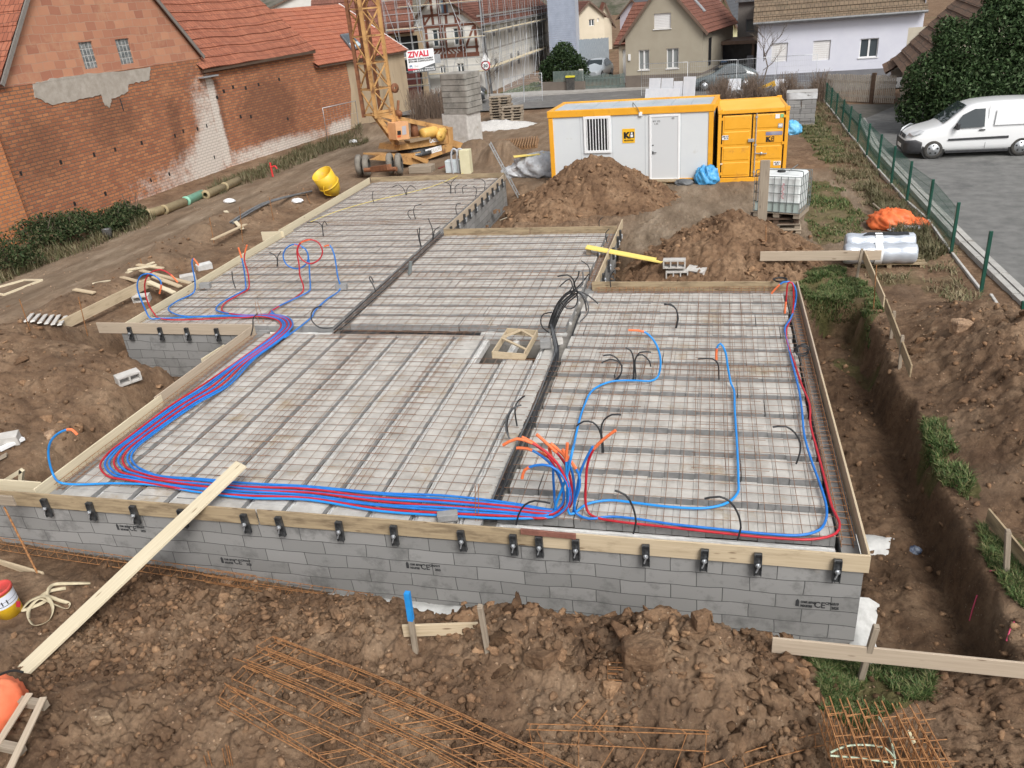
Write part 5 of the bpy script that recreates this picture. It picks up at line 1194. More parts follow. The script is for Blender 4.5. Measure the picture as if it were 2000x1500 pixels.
# ------------------------------------------------------------------ wrapped rolls, tarp, right side batter boards
FOIL = M('silver_film', (.42, .46, .52), (.62, .66, .72), 3, .22, bmp=.55, bscale=5, stretch=(.4, 3, 3), metal=.3)
yr = PZ(1720, 525)[1]; a = PY(1650, 487, yr+.45); c = PY(1786, 478, yr+.45)
pl = thing('pallet', 'flat pallet under the two silver wrapped rolls', 'pallet', PZ(1735, 522), 0); b = MB()
for k in range(5): b.box(-.8, .8, -.1+.22*k, .04+.22*k, .09, .115)
for x in (-.7, 0, .7): b.box(x-.05, x+.05, -.1, .92, 0, .088)
b.build('deck_boards', WOOD_USED, pl, True)
for (y0, x0, x1, y1, lab, g) in [(yr+.08, (1647, 503), (1789, 497), 0, 'nearer silver film wrapped roll on the pallet', 1), (yr+.58, (1650, 477), (1786, 470), .10, 'rear silver film wrapped roll with a dark slit in its wrapping', 2)]:
    A = PY(x0[0], x0[1], y0); B = PY(x1[0], x1[1], y0); A[2] = B[2] = -.6+.115+.235+y1; d = nrm(B-A); L = np.linalg.norm(B-A)
    t = thing('wrapped_roll', lab, 'roll', A, 0, 'silver wrapped rolls')
    pr = [(0, 0), (.20, .0), (.235, .04)]+[(.235+.012*math.sin(i*1.7), .04+(L-.08)*i/14) for i in range(1, 14)]+[(.235, L-.04), (.20, L), (0, L)]
    MB().lathe(A, d, pr, 26).build('film', FOIL, t); MB().lathe(A+d*L*.42, d, [(.25, 0), (.25, .16)], 26).build('label_band', WHITE, t)
    if g == 2: MB().prism([A+d*(.35)+V3(0, -.12, .222), A+d*(L*.9)+V3(0, -.12, .222), A+d*(L*.9)+V3(0, .02, .252), A+d*.5+V3(0, .02, .252)], (0, 0, .004)).build('slit', P_BLACK, t)
TARP = M('orange_tarp', (.72, .13, .035), (.82, .20, .06), 4, .55, bmp=.4, bscale=8)
lump('orange_tarp', 'crumpled orange tarpaulin lying on the grass by the fence', 'tarpaulin', PZ(1738, 443), .52, .42, .30, TARP, 21, amp=.38)
lump('orange_tarp', 'smaller flap of orange tarpaulin nearer the fence post', 'tarpaulin', PZ(1782, 443), .33, .26, .15, TARP, 24, amp=.4)
o = MB().tube([PZ(1705, 398, -.35), PZ(1746, 432, -.35)], .03, 6).build('wooden_stick', WOOD_GREY); tag(o, 'weathered wooden tool handle leaning on the orange tarpaulin', 'handle')
lump('plastic_sheet', 'grey plastic sheet under the orange tarpaulin', 'plastic sheet', PZ(1768, 450), .45, .2, .1, M('grey_sheet', (.28, .30, .33), (.4, .42, .45), 5, .4, bmp=.3), 26)
def stake(label, px0, px1, z=None, w_=.055, mat=WOOD_GREY, name='wooden_stake', y=None, rod=False, r=.011):
    p = HIT(*px0) if z is None else PZ(px0[0], px0[1], z); q = PY(px1[0], px1[1], p[1] if y is None else y); d = nrm(q-p); m = MB()
    if rod: m.tube([p-d*.15, q], r, 6)
    else:
        m.beam(p-d*.25, q-d*.02, w_, w_, up=(0, 1, 0)); m.obox(q-d*.01, V3(w_*.45, 0, 0), V3(0, w_*.45, 0), d*.012)
    o = m.build(name, REBAR if rod else mat, bevel=0 if rod else .004); return tag(o, label, 'rod' if rod else 'stake')
yb = PZ(1676, 540)[1]; zt = PY(1690, 489, yb)[2]; zb = PY(1690, 508, yb)[2]; hb = zt-zb
BB = 'batter boards on stakes'
board('batter_board', PY(1485, 493, yb)[:2], PY(1722, 490, yb)[:2], zt, hb, WOOD_PINK, 'batter board running across in front of the silver rolls', 'batter board', .027, BB)
a, c = PZ(1686, 489, zt), PZ(1728, 578, zt); board('batter_board', a[:2]+V3(.03, -.02, 0)[:2], c[:2], zt, hb, WOOD_NEW, 'batter board running from the silver rolls down to the trench grass', 'batter board', .027, BB)
a, c = PZ(1731, 583, zt-.01), PZ(1781, 713, zt-.01); board('batter_board', a[:2], c[:2], zt-.01, hb*.95, WOOD_USED, 'batter board standing on the right spoil heap', 'batter board', .027, BB)
stake('grey stake at the corner of the batter boards by the rolls', (1673, 545), (1684, 486)); stake('grey stake holding the middle of the right heap batter board', (1740, 660), (1747, 608)); stake('grey stake at the near end of the right heap batter board', (1757, 718), (1763, 655))
stake('rusty rod beside the batter board on the trench grass', (1706, 602), (1712, 518), rod=True); stake('rusty rod at the left end of the far batter board', (1496, 525), (1496, 440), rod=True)
yb = PZ(1690, 1330, -.82)[1]; zt = PY(1700, 1264, yb)[2]; zb = PY(1700, 1293, yb)[2]
board('batter_board', PY(1507, 1266, yb)[:2], PY(2060, 1262, yb)[:2], zt, zt-zb, WOOD_PINK, 'long batter board across the lower right corner', 'batter board', .027, BB)
stake('weathered round stake leaning against the lower right batter board', (1680, 1330), (1712, 1222), w_=.06, y=yb-.02)
a = PZ(1967, 1120, -.7); zt = a[2]+.42; A, B = PZ(1932, 993, zt), PZ(2040, 1122, zt)
board('batter_board', A[:2], B[:2], zt, .19, WOOD_USED, 'batter board leaving the right edge of the picture', 'batter board', .027, BB); stake('brown stake on the batter board at the right edge', (1965, 1122), (1969, 1035))
stake('stake with bright blue painted top in the front spoil heap', (812, 1272), (795, 1160)); p = HIT(812, 1272); q = PY(795, 1158, p[1]); d = nrm(q-p); L = np.linalg.norm(q-p)
o = MB().beam(p+d*L*.55, q+d*.005, .058, .058, up=(0, 1, 0)).build('paint', M('blue_stake_paint', (.012, .22, .60), (.02, .28, .68), 12, .6)); o.parent = bpy.data.objects[[k.name for k in bpy.data.objects if k.get('label', '').startswith('stake with bright blue')][0]]
stake('brown stake right of the blue topped one', (952, 1268), (937, 1182))
p = HIT(806, 1262); A = PY(785, 1221, p[1]+.06); B = PY(938, 1252, p[1]+.22); board('buried_board', A[:2], B[:2], A[2], .16, WOOD_NEW, 'short board half buried between the two foreground stakes', 'board', .03)
# left side
for (b0, t0, lab) in [((57, 640), (38, 585), 'leaning rusty rod at the far left of the spoil heap'), ((171, 655), (153, 580), 'rusty rod standing against the new pale board'), ((418, 474), (409, 425), 'rusty rod on the spoil ridge beside the track'), ((474, 473), (468, 404), 'tallest rusty rod on the spoil ridge'), ((280, 532), (274, 505), 'short rusty rod among the loose timber'),
                      ((534, 430), (526, 385), 'thin dark rod on the ridge by the yellow skip'), ((606, 398), (598, 378), 'short rod at the far left board'), ((1002, 600), (1002, 600), '')][:7]:
    stake(lab, b0, t0, rod=True)
o = MB().tube([HIT(75, 1122)-V3(0, 0, .1), PY(8, 990, 7.25)], .014, 8).build('steel_stake', REBAR); tag(o, 'thick rusty steel stake leaning at the near left wall end', 'rod')
board('board_offcut', PY(-20, 972, 7.2)[:2], PY(27, 976, 7.2)[:2], PY(10, 968, 7.2)[2], .16, WOOD_GREY, 'grey board offcut behind the leaning steel stake', 'board', .03)
A, B = PZ(95, 636, -.10), PZ(291, 541, -.10); board('batter_board', A[:2], B[:2], -.10, .26, WOOD_NEW, 'long new pale board on edge beside the left spoil ridge', 'batter board', .03)
sl_ = [((238, 541, -.2), (330, 565, -.3)), ((275, 528, -.15), (372, 553, -.3)), ((300, 540, -.1), (352, 560, -.2)), ((290, 550, -.1), (340, 572, -.25)), ((247, 533, -.25), (300, 512, -.2)), ((250, 527, -.2), (305, 518, -.15)), ((268, 517, -.15), (318, 524, -.2)), ((150, 580, -.35), (190, 590, -.45)), ((188, 565, -.35), (212, 548, -.3)), ((440, 412, -.2), (473, 447, -.35)), ((415, 468, -.25), (480, 438, -.3))]
sn = ['lowest plank of the loose timber beside the left bay', 'long plank of the loose timber reaching the left board', 'short plank on top of the loose timber', 'plank lying nearest the left bay corner', 'plank at the back of the loose timber', 'second plank at the back of the loose timber', 'short offcut on the far end of the loose timber', 'pale frame piece on the ridge beside the new board', 'short board behind the ridge next to the track', 'grey board leaning on the spoil ridge', 'board lying along the far spoil ridge']
for (a, c), lab in zip(sl_, sn):
    A = PZ(*a); B = PZ(*c); A[2] = max(A[2], hz(A[0], A[1])+.05); B[2] = max(B[2], hz(B[0], B[1])+.05); plank(lab, A, B, .13, .035, random.choice([WOOD_NEW, WOOD_PALE]), 'loose_board', random.uniform(-.3, .3))
for k in range(6):
    A, B = HIT(118-13*k, 640-1.5*k, .06), HIT(130-13*k, 622-1.0*k, .06); plank(f'white slat, {ordn[k]} from the right of the slatted panel on the heap', A, B, .09, .03, M('white_slat', (.62, .60, .56), (.72, .70, .66), 8, .8), 'slat')
wf_ = [HIT(0-30, 571, .03), HIT(47, 549, .03), HIT(83, 549, .03), HIT(8, 578, .03)]
b = MB()
for i in range(4): b.beam(wf_[i], wf_[(i+1) % 4], .06, .05)
tag(b.build('lath_rectangle', WOOD_PALE), 'thin wooden frame lying on the track near the shrubs', 'frame')
for (x, y, lab, m, rz, hl) in [(279, 588, 'pale hollow block beside the blue and red loops', CONC, .3, 2), (369, 548, 'pale block outside the left formwork board', CONC, .6, 0), (400, 526, 'white block on the slope by the lone blue pipe end', CONC_WHITE, .9, 0), (252, 745, 'dirty hollow block fragment on the left spoil heap', CONC, 1.0, 2), (15, 868, 'white block fragment at the left frame edge', CONC, .5, 0)]:
    hblock(lab, HIT(x, y), rz, m, .42, .2, .18, holes=hl, tilt=.15)
o = MB().beam(HIT(0, 884, .05), HIT(48, 862, .05), .09, .05).build('loose_board', WHITE); tag(o, 'white painted batten on the left spoil heap', 'plank')
plank('grey board at the foot of the left spoil heap', HIT(-10, 905, .04), HIT(15, 892, .04), .12, .03, WOOD_GREY, 'loose_board')
b = MB(); A, B, Cc = PY(0, 945, 8.2), PY(43, 918, 8.2), PY(40, 945, 8.2); b.beam(A, B, .05, .06); b.beam(B, Cc, .05, .06); b.beam((A+B)/2, (A+Cc)/2, .04, .04); tag(b.build('trestle_bracket', WOOD_PALE), 'pale triangular timber bracket at the near left corner', 'bracket')
for (k, (x0, y0, x1, y1)) in enumerate([(450, 438, 600, 380), (455, 440, 610, 379)]):
    tag(MB().tube(spline([HIT(x0, y0, .06), HIT((x0+x1)//2-10, (y0+y1)//2-6, .10), HIT(x1, y1, .08)], .3), .035, 6).build('plastic_duct', M('duct_grey', (.10, .105, .11), (.16, .165, .17), 5, .5)), ['nearer', 'farther'][k]+' dark plastic duct lying along the spoil ridge', 'duct')
for (x, y, lab, s) in [(428, 385, 'white bag scrap on the ridge by the ducts', 31), (560, 385, 'white rag on the ridge near the skip', 32), (670, 268, 'white scrap by the leaning site fence', 33)]: lump('plastic_scrap', lab, 'scrap', HIT(x+20, y+10), .22, .16, .09, WHITE, s, 12, .4)
# hollow blocks behind the right bay
hblock('hollow block stack top by the yellow plank, holes facing the camera', PZ(1317, 522, -.28), 0, CONC, .52, .22, .2, holes=3); hblock('hollow block under another one by the yellow plank', PZ(1322, 544, -.55), .05, CONC, .52, .22, .2, holes=3)
hblock('hollow block leaning askew on the second dirt pile', PZ(1362, 538, -.5), -.5, CONC, .46, .22, .2, holes=2, tilt=.35)
p = PZ(1386, 524, -.3); o = MB().tube(spline([p, p+V3(.35, .1, .1), p+V3(.7, .3, .05), p+V3(.95, .25, .18)], .06), .012, 5).build('conduit', P_GREY); tag(o, 'loose grey conduit trailing over the second dirt pile', 'conduit')
p = PZ(1008, 425, -.9); b = MB()
for k in range(5): b.tube(spline([p+V3(-.5+.12*k, -.3+.1*k, .0), p+V3(.0+.05*k, .1*k, .12), p+V3(.45, .35+.1*k, .22)], .08), .014, 5)
tag(b.build('wire_bundle', M('pale_rod', (.45, .38, .28), (.55, .48, .36), 9, .8)), 'loose bundle of pale rods at the bay corner below the ladder', 'rods')
lump('rag', 'small blue rag lying in the bottom of the trench', 'rag', HIT(1786, 1078), .07, .06, .05, M('navy_cloth', (.02, .04, .10), (.25, .28, .33), 14, .8), 41, 14, .5)
for (x, y, s, sd_) in [(1707, 1010, .30, 51), (1835, 1240, .12, 55), (1625, 550, .1, 56)]:
    pass
o = footing(2.05, 2.6, 9.2, 9.75, hz(2.3, 9.5)+.05, 20).build('spilt_concrete', CONC_WHITE); tag(o, 'white patch of spilt concrete on the trench floor', 'spilt concrete')
for k, (pts) in enumerate([[(1893, 1215), (1900, 1190), (1908, 1165)], [(1965, 1255), (1975, 1225), (1982, 1215)], [(1932, 1118), (1950, 1115), (1975, 1112)]]):
    P_ = [HIT(*q, .02) for q in pts]; tag(MB().tube(spline(P_, .03), .008, 4).build('marking_tape', M('pink_tape_bright', (.62, .08, .16), rough=.6)), ['pink tape scrap on the trench side', 'pink tape scrap hanging at the lower right trench edge', 'pink tape scrap lying on the grass at the right edge'][k], 'tape')

# ------------------------------------------------------------------ buildings
ROOF_RED = brickmat('red_roof_tiles', (.36, .135, .08), (.26, .092, .056), (.12, .05, .035), .2, .38, .014, .85, stain=[((.18, .11, .08), 3.2, .62, .35), ((.42, .21, .14), 2.6, .55, .5)], bstr=.5)
ROOF_RED2 = brickmat('bright_red_roof_tiles', (.42, .155, .09), (.34, .115, .068), (.16, .06, .04), .2, .38, .012, .85, stain=[((.27, .115, .08), .9, .5, .6), ((.46, .22, .15), 2.4, .58, .5)], bstr=.4)
ROOF_BROWN = brickmat('brown_red_roof_tiles', (.22, .095, .066), (.165, .072, .052), (.075, .038, .03), .22, .36, .012, .8, stain=[((.14, .08, .06), 1.1, .55, .6)], bstr=.4)
ROOF_MOSS = brickmat('mossy_grey_brown_tiles', (.21, .155, .105), (.155, .115, .08), (.055, .045, .035), .24, .34, .016, .9, stain=[((.10, .09, .06), 1.2, .52, .7), ((.30, .19, .12), 2.4, .60, .6)], bstr=.6)
ROOF_OLD = brickmat('old_dark_tiles', (.20, .125, .085), (.145, .095, .07), (.05, .04, .035), .26, .34, .015, .9, stain=[((.09, .075, .06), 1.0, .5, .7), ((.30, .14, .08), 1.6, .62, .7)], bstr=.6)
ROOF_SLATE = M('dark_slate', (.055, .06, .068), (.085, .09, .10), 4, .6)
BRICK = brickmat('old_red_brick', (.47, .195, .09), (.31, .115, .06), (.19, .125, .09), .30, .125, .019, .92,
                 stain=[((.24, .105, .055), .45, .54, .5), ((.15, .08, .05), 1.3, .63, .55), ((.52, .255, .13), .8, .56, .5)], bstr=.5, wash=True)
BRICK_PALE = brickmat('bright_brick', (.58, .235, .095), (.46, .17, .075), (.28, .18, .12), .30, .125, .018, .92, stain=[((.34, .13, .065), 1, .5, .6)], bstr=.5)
HOLLOW = brickmat('red_hollow_block', (.52, .26, .16), (.37, .16, .105), (.42, .28, .20), .52, .30, .010, .92, stain=[((.56, .33, .20), .9, .54, .6), ((.30, .155, .11), 1.8, .60, .6)], bstr=.4)
RENDER_TAN = M('streaky_tan_render', (.335, .255, .165), (.43, .335, .225), 1.1, .95, bmp=.2, stretch=(1, 1, .25), dirt=((.19, .165, .13), 1.3, .56))
MORTAR_PATCH = M('grey_mortar_patch', (.33, .295, .25), (.43, .39, .34), 3, .95, bmp=.7, bscale=9)
W_HOUSE = M('white_render', (.62, .61, .57), (.68, .67, .64), 1.2, .9); W_CREAM = M('cream_render', (.62, .55, .42), (.68, .60, .47), 1, .9)
W_TAN = M('taupe_render', (.345, .305, .235), (.38, .34, .265), .9, .95, bmp=.08, bscale=60); W_LAV = M('lavender_white_render', (.60, .61, .69), (.65, .66, .73), .8, .95, bmp=.08, bscale=60)
W_PLINTH = M('dark_grey_plinth', (.15, .15, .165), (.19, .19, .20), 2, .9); W_BROWN = M('taupe_plinth', (.15, .125, .105), (.18, .15, .125), 2, .9)
W_LILAC = M('lilac_render', (.52, .49, .56), (.57, .54, .6), 1, .9); W_OLD = M('old_cream_wall', (.56, .51, .41), (.66, .61, .5), 2, .95, dirt=((.25, .22, .17), 1.6, .55))
OAK = M('dark_red_timber', (.15, .055, .035), (.21, .085, .055), 5, .75); SHUT = M('roller_shutter', (.70, .69, .68), (.74, .73, .72), 2, .6)
WFRAME = M('window_white', (.76, .76, .75), rough=.45); WOODGREY = M('grey_cladding', (.17, .155, .14), (.23, .21, .19), 6, .85, stretch=(6, 6, .5))
BROWNTRIM = M('brown_trim', (.13, .085, .06), (.17, .11, .08), 4, .7); ZINC = M('zinc_gutter', (.17, .175, .18), (.24, .245, .25), 5, .5, metal=.3)

def clip_rect(poly, x0, x1, z0, z1):
    P = list(poly)
    for ax_, val, keep in ((0, x0, 1), (0, x1, -1), (1, z0, 1), (1, z1, -1)):
        Q = []
        for i in range(len(P)):
            a, b = P[i], P[(i+1) % len(P)]; da, db = (a[ax_]-val)*keep, (b[ax_]-val)*keep
            if da >= 0: Q.append(a)
            if (da > 0) != (db > 0) and abs(da-db) > 1e-9:
                t = da/(da-db); Q.append((a[0]+(b[0]-a[0])*t, a[1]+(b[1]-a[1])*t))
        P = Q
        if len(P) < 3: return []
    return P
def facade(mb, poly, holes=(), rev=.14, y=0., mi=0, xcuts=(), zcuts=()):
    xs = sorted(set([min(p[0] for p in poly), max(p[0] for p in poly)]+[v for h in holes for v in h[:2]]+list(xcuts)))
    zs = sorted(set([min(p[1] for p in poly), max(p[1] for p in poly)]+[v for h in holes for v in h[2:4]]+list(zcuts)))
    for i in range(len(xs)-1):
        for j in range(len(zs)-1):
            cx, cz = (xs[i]+xs[i+1])/2, (zs[j]+zs[j+1])/2
            if any(h[0] < cx < h[1] and h[2] < cz < h[3] for h in holes): continue
            q = clip_rect(poly, xs[i], xs[i+1], zs[j], zs[j+1])
            if len(q) > 2: mb.poly([(a, y, c) for a, c in q], mi, [(a, c) for a, c in q])
    for (x0, x1, z0, z1) in [h[:4] for h in holes]:
        for a, b_ in (((x0, z0), (x1, z0)), ((x1, z0), (x1, z1)), ((x1, z1), (x0, z1)), ((x0, z1), (x0, z0))):
            mb.quad((a[0], y, a[1]), (a[0], y+rev, a[1]), (b_[0], y+rev, b_[1]), (b_[0], y, b_[1]), mi, [(0, 0), (rev, 0), (rev, 1), (0, 1)])
def tiles(mb, a, b, c, d, rows, lift=.035, wav=.0, n=10, mi=0):
    """roof slope: a-b eave, d-c ridge; stepped courses"""
    a, b, c, d = (np.array(q, float) for q in (a, b, c, d)); nm = nrm(np.cross(b-a, d-a)); W = np.linalg.norm(b-a); S = np.linalg.norm(d-a)
    def P(s, t, l=0):
        w_ = wav*math.sin(s*W*.55+1+t*1.3)*math.sin(t*S*.5+.6)+wav*.3*math.sin(s*W*2.1+t*7)
        return (a*(1-s)+b*s)*(1-t)+(d*(1-s)+c*s)*t+nm*(l+w_)
    vs = []; fs = []; uv = []
    for k in range(rows):
        t0, t1 = k/rows, min(1, (k+1.12)/rows)
        for i in range(n):
            s0, s1 = i/n, (i+1)/n
            q = [P(s0, t0, lift), P(s1, t0, lift), P(s1, t1, .004), P(s0, t1, .004)]; m = len(vs); vs += q; fs.append((m, m+1, m+2, m+3)); uv.append([(s0*W, t0*S), (s1*W, t0*S), (s1*W, t1*S), (s0*W, t1*S)])
            q = [P(s0, t0, -.01), P(s1, t0, -.01), P(s1, t0, lift), P(s0, t0, lift)]; m = len(vs); vs += q; fs.append((m, m+1, m+2, m+3)); uv.append([(s0*W, 0), (s1*W, 0), (s1*W, .01), (s0*W, .01)])
    mb.add(vs, fs, mi, uv)
    u_ = nm*(.06+wav*1.5); q = [a-u_, b-u_, c-u_, d-u_]; mb.add(q, [(0, 3, 2, 1)], mi)
    return mb
def window(parent, F, rect, rev=.14, style='two', sill=True, fr=WFRAME, glass=GLASS, y=0.):
    x0, x1, z0, z1 = rect; f = .055; b = MB(); ya, yb_ = y+rev-.05, y+rev+.0
    b.box(x0, x1, ya, yb_, z0, z0+f); b.box(x0, x1, ya, yb_, z1-f, z1); b.box(x0, x0+f, ya+.001, yb_, z0+f, z1-f); b.box(x1-f, x1, ya+.001, yb_, z0+f, z1-f)
    if style == 'two': b.box((x0+x1)/2-.05, (x0+x1)/2+.05, ya-.006, yb_, z0+f, z1-f)
    o = b.build('window', fr, parent, True)
    if style == 'shut':
        g = MB(); n = 9
        for k in range(n): g.box(x0+.03, x1-.03, ya-.012, ya-.003, z0+.03+(z1-z0-.06)*k/n, z0+.03+(z1-z0-.06)*(k+.93)/n)
        g.build('roller_shutter', SHUT, o, True)
    else: MB().box(x0+f, x1-f, yb_-.02, yb_-.008, z0+f, z1-f).build('pane', glass, o, True)
    if sill: MB().box(x0-.06, x1+.06, y-.05, y+rev-.055, z0-.05, z0-.002).build('sill', fr, o, True)
    return o

# --- brick barn with the tall gable (left)
FA = Frame(PZ(0, 490), PZ(440, 330)); LA = FA.w+.05
zb = FA.px(200, 143)[1]
rx, rz = FA.px(388, 108); lx_, lz = FA.px(0, 150); ax0, az0 = FA.px(300, 0); bx0, bz0 = FA.px(45, 0)
s1 = (rz-az0)/(rx-ax0); s2 = (bz0-lz)/(bx0-lx_); apx = (az0-s1*ax0 - (bz0-s2*bx0))/(s2-s1); apz = bz0+s2*(apx-bx0)
ex_l = lx_-(lz-rz)/s2
barn = thing('brick_barn', 'tall old brick barn gable with two glass block windows at the left', 'barn', FA.o, FA.rot)
holes = [FA.rect(152, 83, 194, 132), FA.rect(224, 77, 264, 123)]
b = MB(); facade(b, [(ex_l, zb), (LA, zb), (LA, rz), (rx, rz), (apx, apz), (ex_l, rz)], holes, .12); b.build('upper_wall', HOLLOW, barn, True)
b = MB(); facade(b, [(-9, 0), (LA, 0), (LA, zb), (-9, zb)], (), y=-.02, xcuts=np.arange(-9, LA, .2), zcuts=np.arange(0, zb, .2)); b.box(-9, LA-.03, -.02, .3, zb-.02, zb-.001)
b.ubox(LA-.02, LA, .0, 8, 0, rz); lowA = b.build('lower_wall', BRICK, barn, True)
MB().prism([(ex_l, .3, zb), (LA-.02, .3, zb), (LA-.02, .3, rz), (apx, .3, apz-.05), (ex_l, .3, rz)], (0, .1, 0)).build('inner_wall', HOLLOW, barn, True)
for (x0, x1, z0, z1) in holes:
    g = MB(); g.box(x0, x1, .07, .11, z0, z1); gf = g.build('glass_block_window', M('glass_block_joint', (.50, .50, .48), rough=.8), barn, True); g = MB()
    for i in range(4):
        for j in range(4):
            w_, h_ = (x1-x0)/4, (z1-z0)/4
            g.box(x0+w_*i+.018, x0+w_*(i+1)-.018, .05, .069, z0+h_*j+.018, z0+h_*(j+1)-.018)
    g.build('glass_blocks', M('glass_block', (.10, .115, .12), (.30, .32, .32), 9, .15, spec=.8), gf, True, bevel=.012)
r_ = MB(); W_ = 8
tiles(r_, (LA+.12, -.15, rz-.05), (LA+.12, W_, rz-.05), (apx, W_, apz+.03), (apx, -.15, apz+.03), 14, .03, .0, 4); tiles(r_, (ex_l-.2, W_, rz-.1), (ex_l-.2, -.15, rz-.1), (apx, -.15, apz+.03), (apx, W_, apz+.03), 14, .03, 0, 4)
r_.build('roof', ROOF_RED, barn, True)
b = MB(); b.beam((LA+.1, -.17, rz-.12), (apx, -.17, apz-.02), .06, .16); b.beam((ex_l, -.17, rz-.05), (apx, -.17, apz-.02), .06, .14); b.build('verge_board', WOODGREY, barn, True)
# mortar patch, dark joist holes, plumes of efflorescence are marks on the wall: thin real plaster and recessed-looking sockets
pts = [(62, 163), (100, 153), (190, 142), (292, 132), (290, 155), (250, 165), (247, 180), (216, 193), (212, 210), (203, 205), (196, 185), (150, 195), (100, 204), (66, 190)]
pp = [FA.px(*q) for q in pts]; cx = sum(p[0] for p in pp)/len(pp); cz = sum(p[1] for p in pp)/len(pp); pr = []
for i in range(len(pp)):
    a, c = pp[i], pp[(i+1) % len(pp)]
    for t in np.arange(0, 1, .13): pr.append((a[0]+(c[0]-a[0])*t+random.uniform(-.02, .02), a[1]+(c[1]-a[1])*t+random.uniform(-.045, .03)))
b = MB(); b.prism([(x, -.045, z) for x, z in pr], (0, .04, 0)); b.build('mortar_patch', MORTAR_PATCH, barn, True)
for (x, y) in [(40, 339), (118, 317), (183, 302), (224, 292), (276, 279), (341, 265), (403, 246), (385, 252), (294, 352), (330, 340), (205, 378), (418, 307), (357, 256), (145, 398), (75, 425)]:
    u, z = FA.px(x, y); s = random.uniform(.04, .07); MB().box(u-s, u+s, -.024, -.015, z-.08, z+.08).build('joist_socket', DARK, barn, True)
u, z = FA.px(233, 193); u2, z2 = FA.px(240, 216); MB().beam((u, -.03, z), (u2, -.03, z2), .04, .03).build('wall_anchor', STEEL_DK, barn, True)
def wall_marks(o, F, washes=(), darks=()):
    """soft-edged limewash and soot marks, stored on the wall's own vertices"""
    me_ = o.data; n = len(me_.vertices); co = np.empty(n*3); me_.vertices.foreach_get('co', co); co = co.reshape(-1, 3); out = np.zeros((n, 4)); out[:, 3] = 1
    for ch, lst in ((0, washes), (1, darks)):
        for ps, rad in lst:
            P = [F.px(*q) for q in ps]; acc = np.zeros(n)
            for k in range(40): a = k*2.399; r_ = rad*math.sqrt((k+.5)/40); acc += polymask(co[:, 0]+r_*math.cos(a), co[:, 2]+r_*math.sin(a), P)
            out[:, ch] = np.maximum(out[:, ch], acc/40)
    at_ = me_.color_attributes.new('marks', 'FLOAT_COLOR', 'POINT'); at_.data.foreach_set('color', out.reshape(-1).astype(np.float32))
wall_marks(lowA, FA, [([(230, 405), (290, 375), (360, 335), (395, 290), (402, 240), (388, 200), (380, 170), (400, 150), (415, 215), (430, 270), (446, 330), (380, 358), (280, 405)], 1.15), ([(60, 470), (150, 430), (155, 450), (100, 475), (62, 488)], .5)],
           [([(325, 195), (340, 190), (365, 320), (350, 325)], .5), ([(180, 190), (260, 200), (270, 260), (150, 270)], 1.3), ([(20, 260), (120, 250), (130, 330), (30, 350)], 1.2)])
# left neighbour with brighter brick pier and roof behind the gable
pr_ = FA.px(60, 476)[0]
nb = thing('brick_outbuilding', 'brighter brick pier and red tiled roof left of the tall barn gable', 'outbuilding', FA.o, FA.rot)
b = MB(); b.ubox(-14, pr_, -.26, -.03, 0, 4.0); b.build('wall', BRICK_PALE, nb, True)
r_ = MB(); tiles(r_, (-14, .55, 4.1), (apx-.8, .55, 4.1), (apx-.8, 5.4, 9.2), (-14, 5.4, 9.2), 15, .05, .02, 10); r_.build('roof', ROOF_RED, nb, True)
MB().box(-14, apx-.8, .5, 5.2, 3.4, 4.05).build('roof_base', WOOD_DARK, nb, True)
# --- lower barn
FBn = Frame(PZ(441, 329.5), PZ(640, 265)); LB_ = FBn.w
ze = FBn.px(500, 116)[1]
b2 = thing('brick_barn', 'long low brick barn with wavy orange red tiled roof, middle of the row', 'barn', FBn.o, FBn.rot)
b = MB(); facade(b, [(0.0, 0), (LB_, 0), (LB_, ze+.02), (0, ze+.02)], (), xcuts=np.arange(0, LB_, .2), zcuts=np.arange(0, ze, .2)); b.ubox(LB_-.02, LB_, .02, 6, 0, ze); lowB = b.build('wall', BRICK, b2, True)
wall_marks(lowB, FBn, [([(441, 335), (470, 322), (560, 297), (645, 268), (640, 258), (560, 275), (500, 294), (455, 308)], .6), ([(398, 150), (410, 200), (424, 260), (440, 330), (452, 318), (432, 240), (412, 150)], .3)], [([(405, 160), (425, 160), (450, 300), (440, 300)], .35), ([(470, 180), (560, 160), (580, 250), (490, 270)], 1.2)])
r_ = MB(); tiles(r_, (-.35, -.25, ze-.10), (LB_-.1, -.25, ze+.02), (LB_-.3, 6.3, ze+6.0), (-1.2, 6.3, ze+6.0), 15, .05, .10, 26); r_.build('roof', ROOF_RED, b2, True)
MB().beam((-.2, -.18, ze-.14), (LB_-.1, -.18, ze-.06), .14, .14).build('eaves_board', WOOD_DARK, b2, True)
b = MB(); b.box(-.2, LB_-.1, .05, 6.2, ze-.3, ze-.02); b.build('loft_floor', WOOD_DARK, b2, True)
for (x, y) in [(424, 190), (437, 178), (455, 170), (480, 172), (505, 165), (545, 155), (470, 228), (562, 232), (490, 228)]:
    u, z = FBn.px(x, y); MB().box(u-.07, u+.07, -.006, .0, z-.08, z+.08).build('joist_socket', DARK, b2, True)
u0 = FBn.px(388, 118); o = MB().box(-.5, .6, -.35, -.05, ze-.42, ze-.36).build('lead_flashing', STEEL, b2, True)
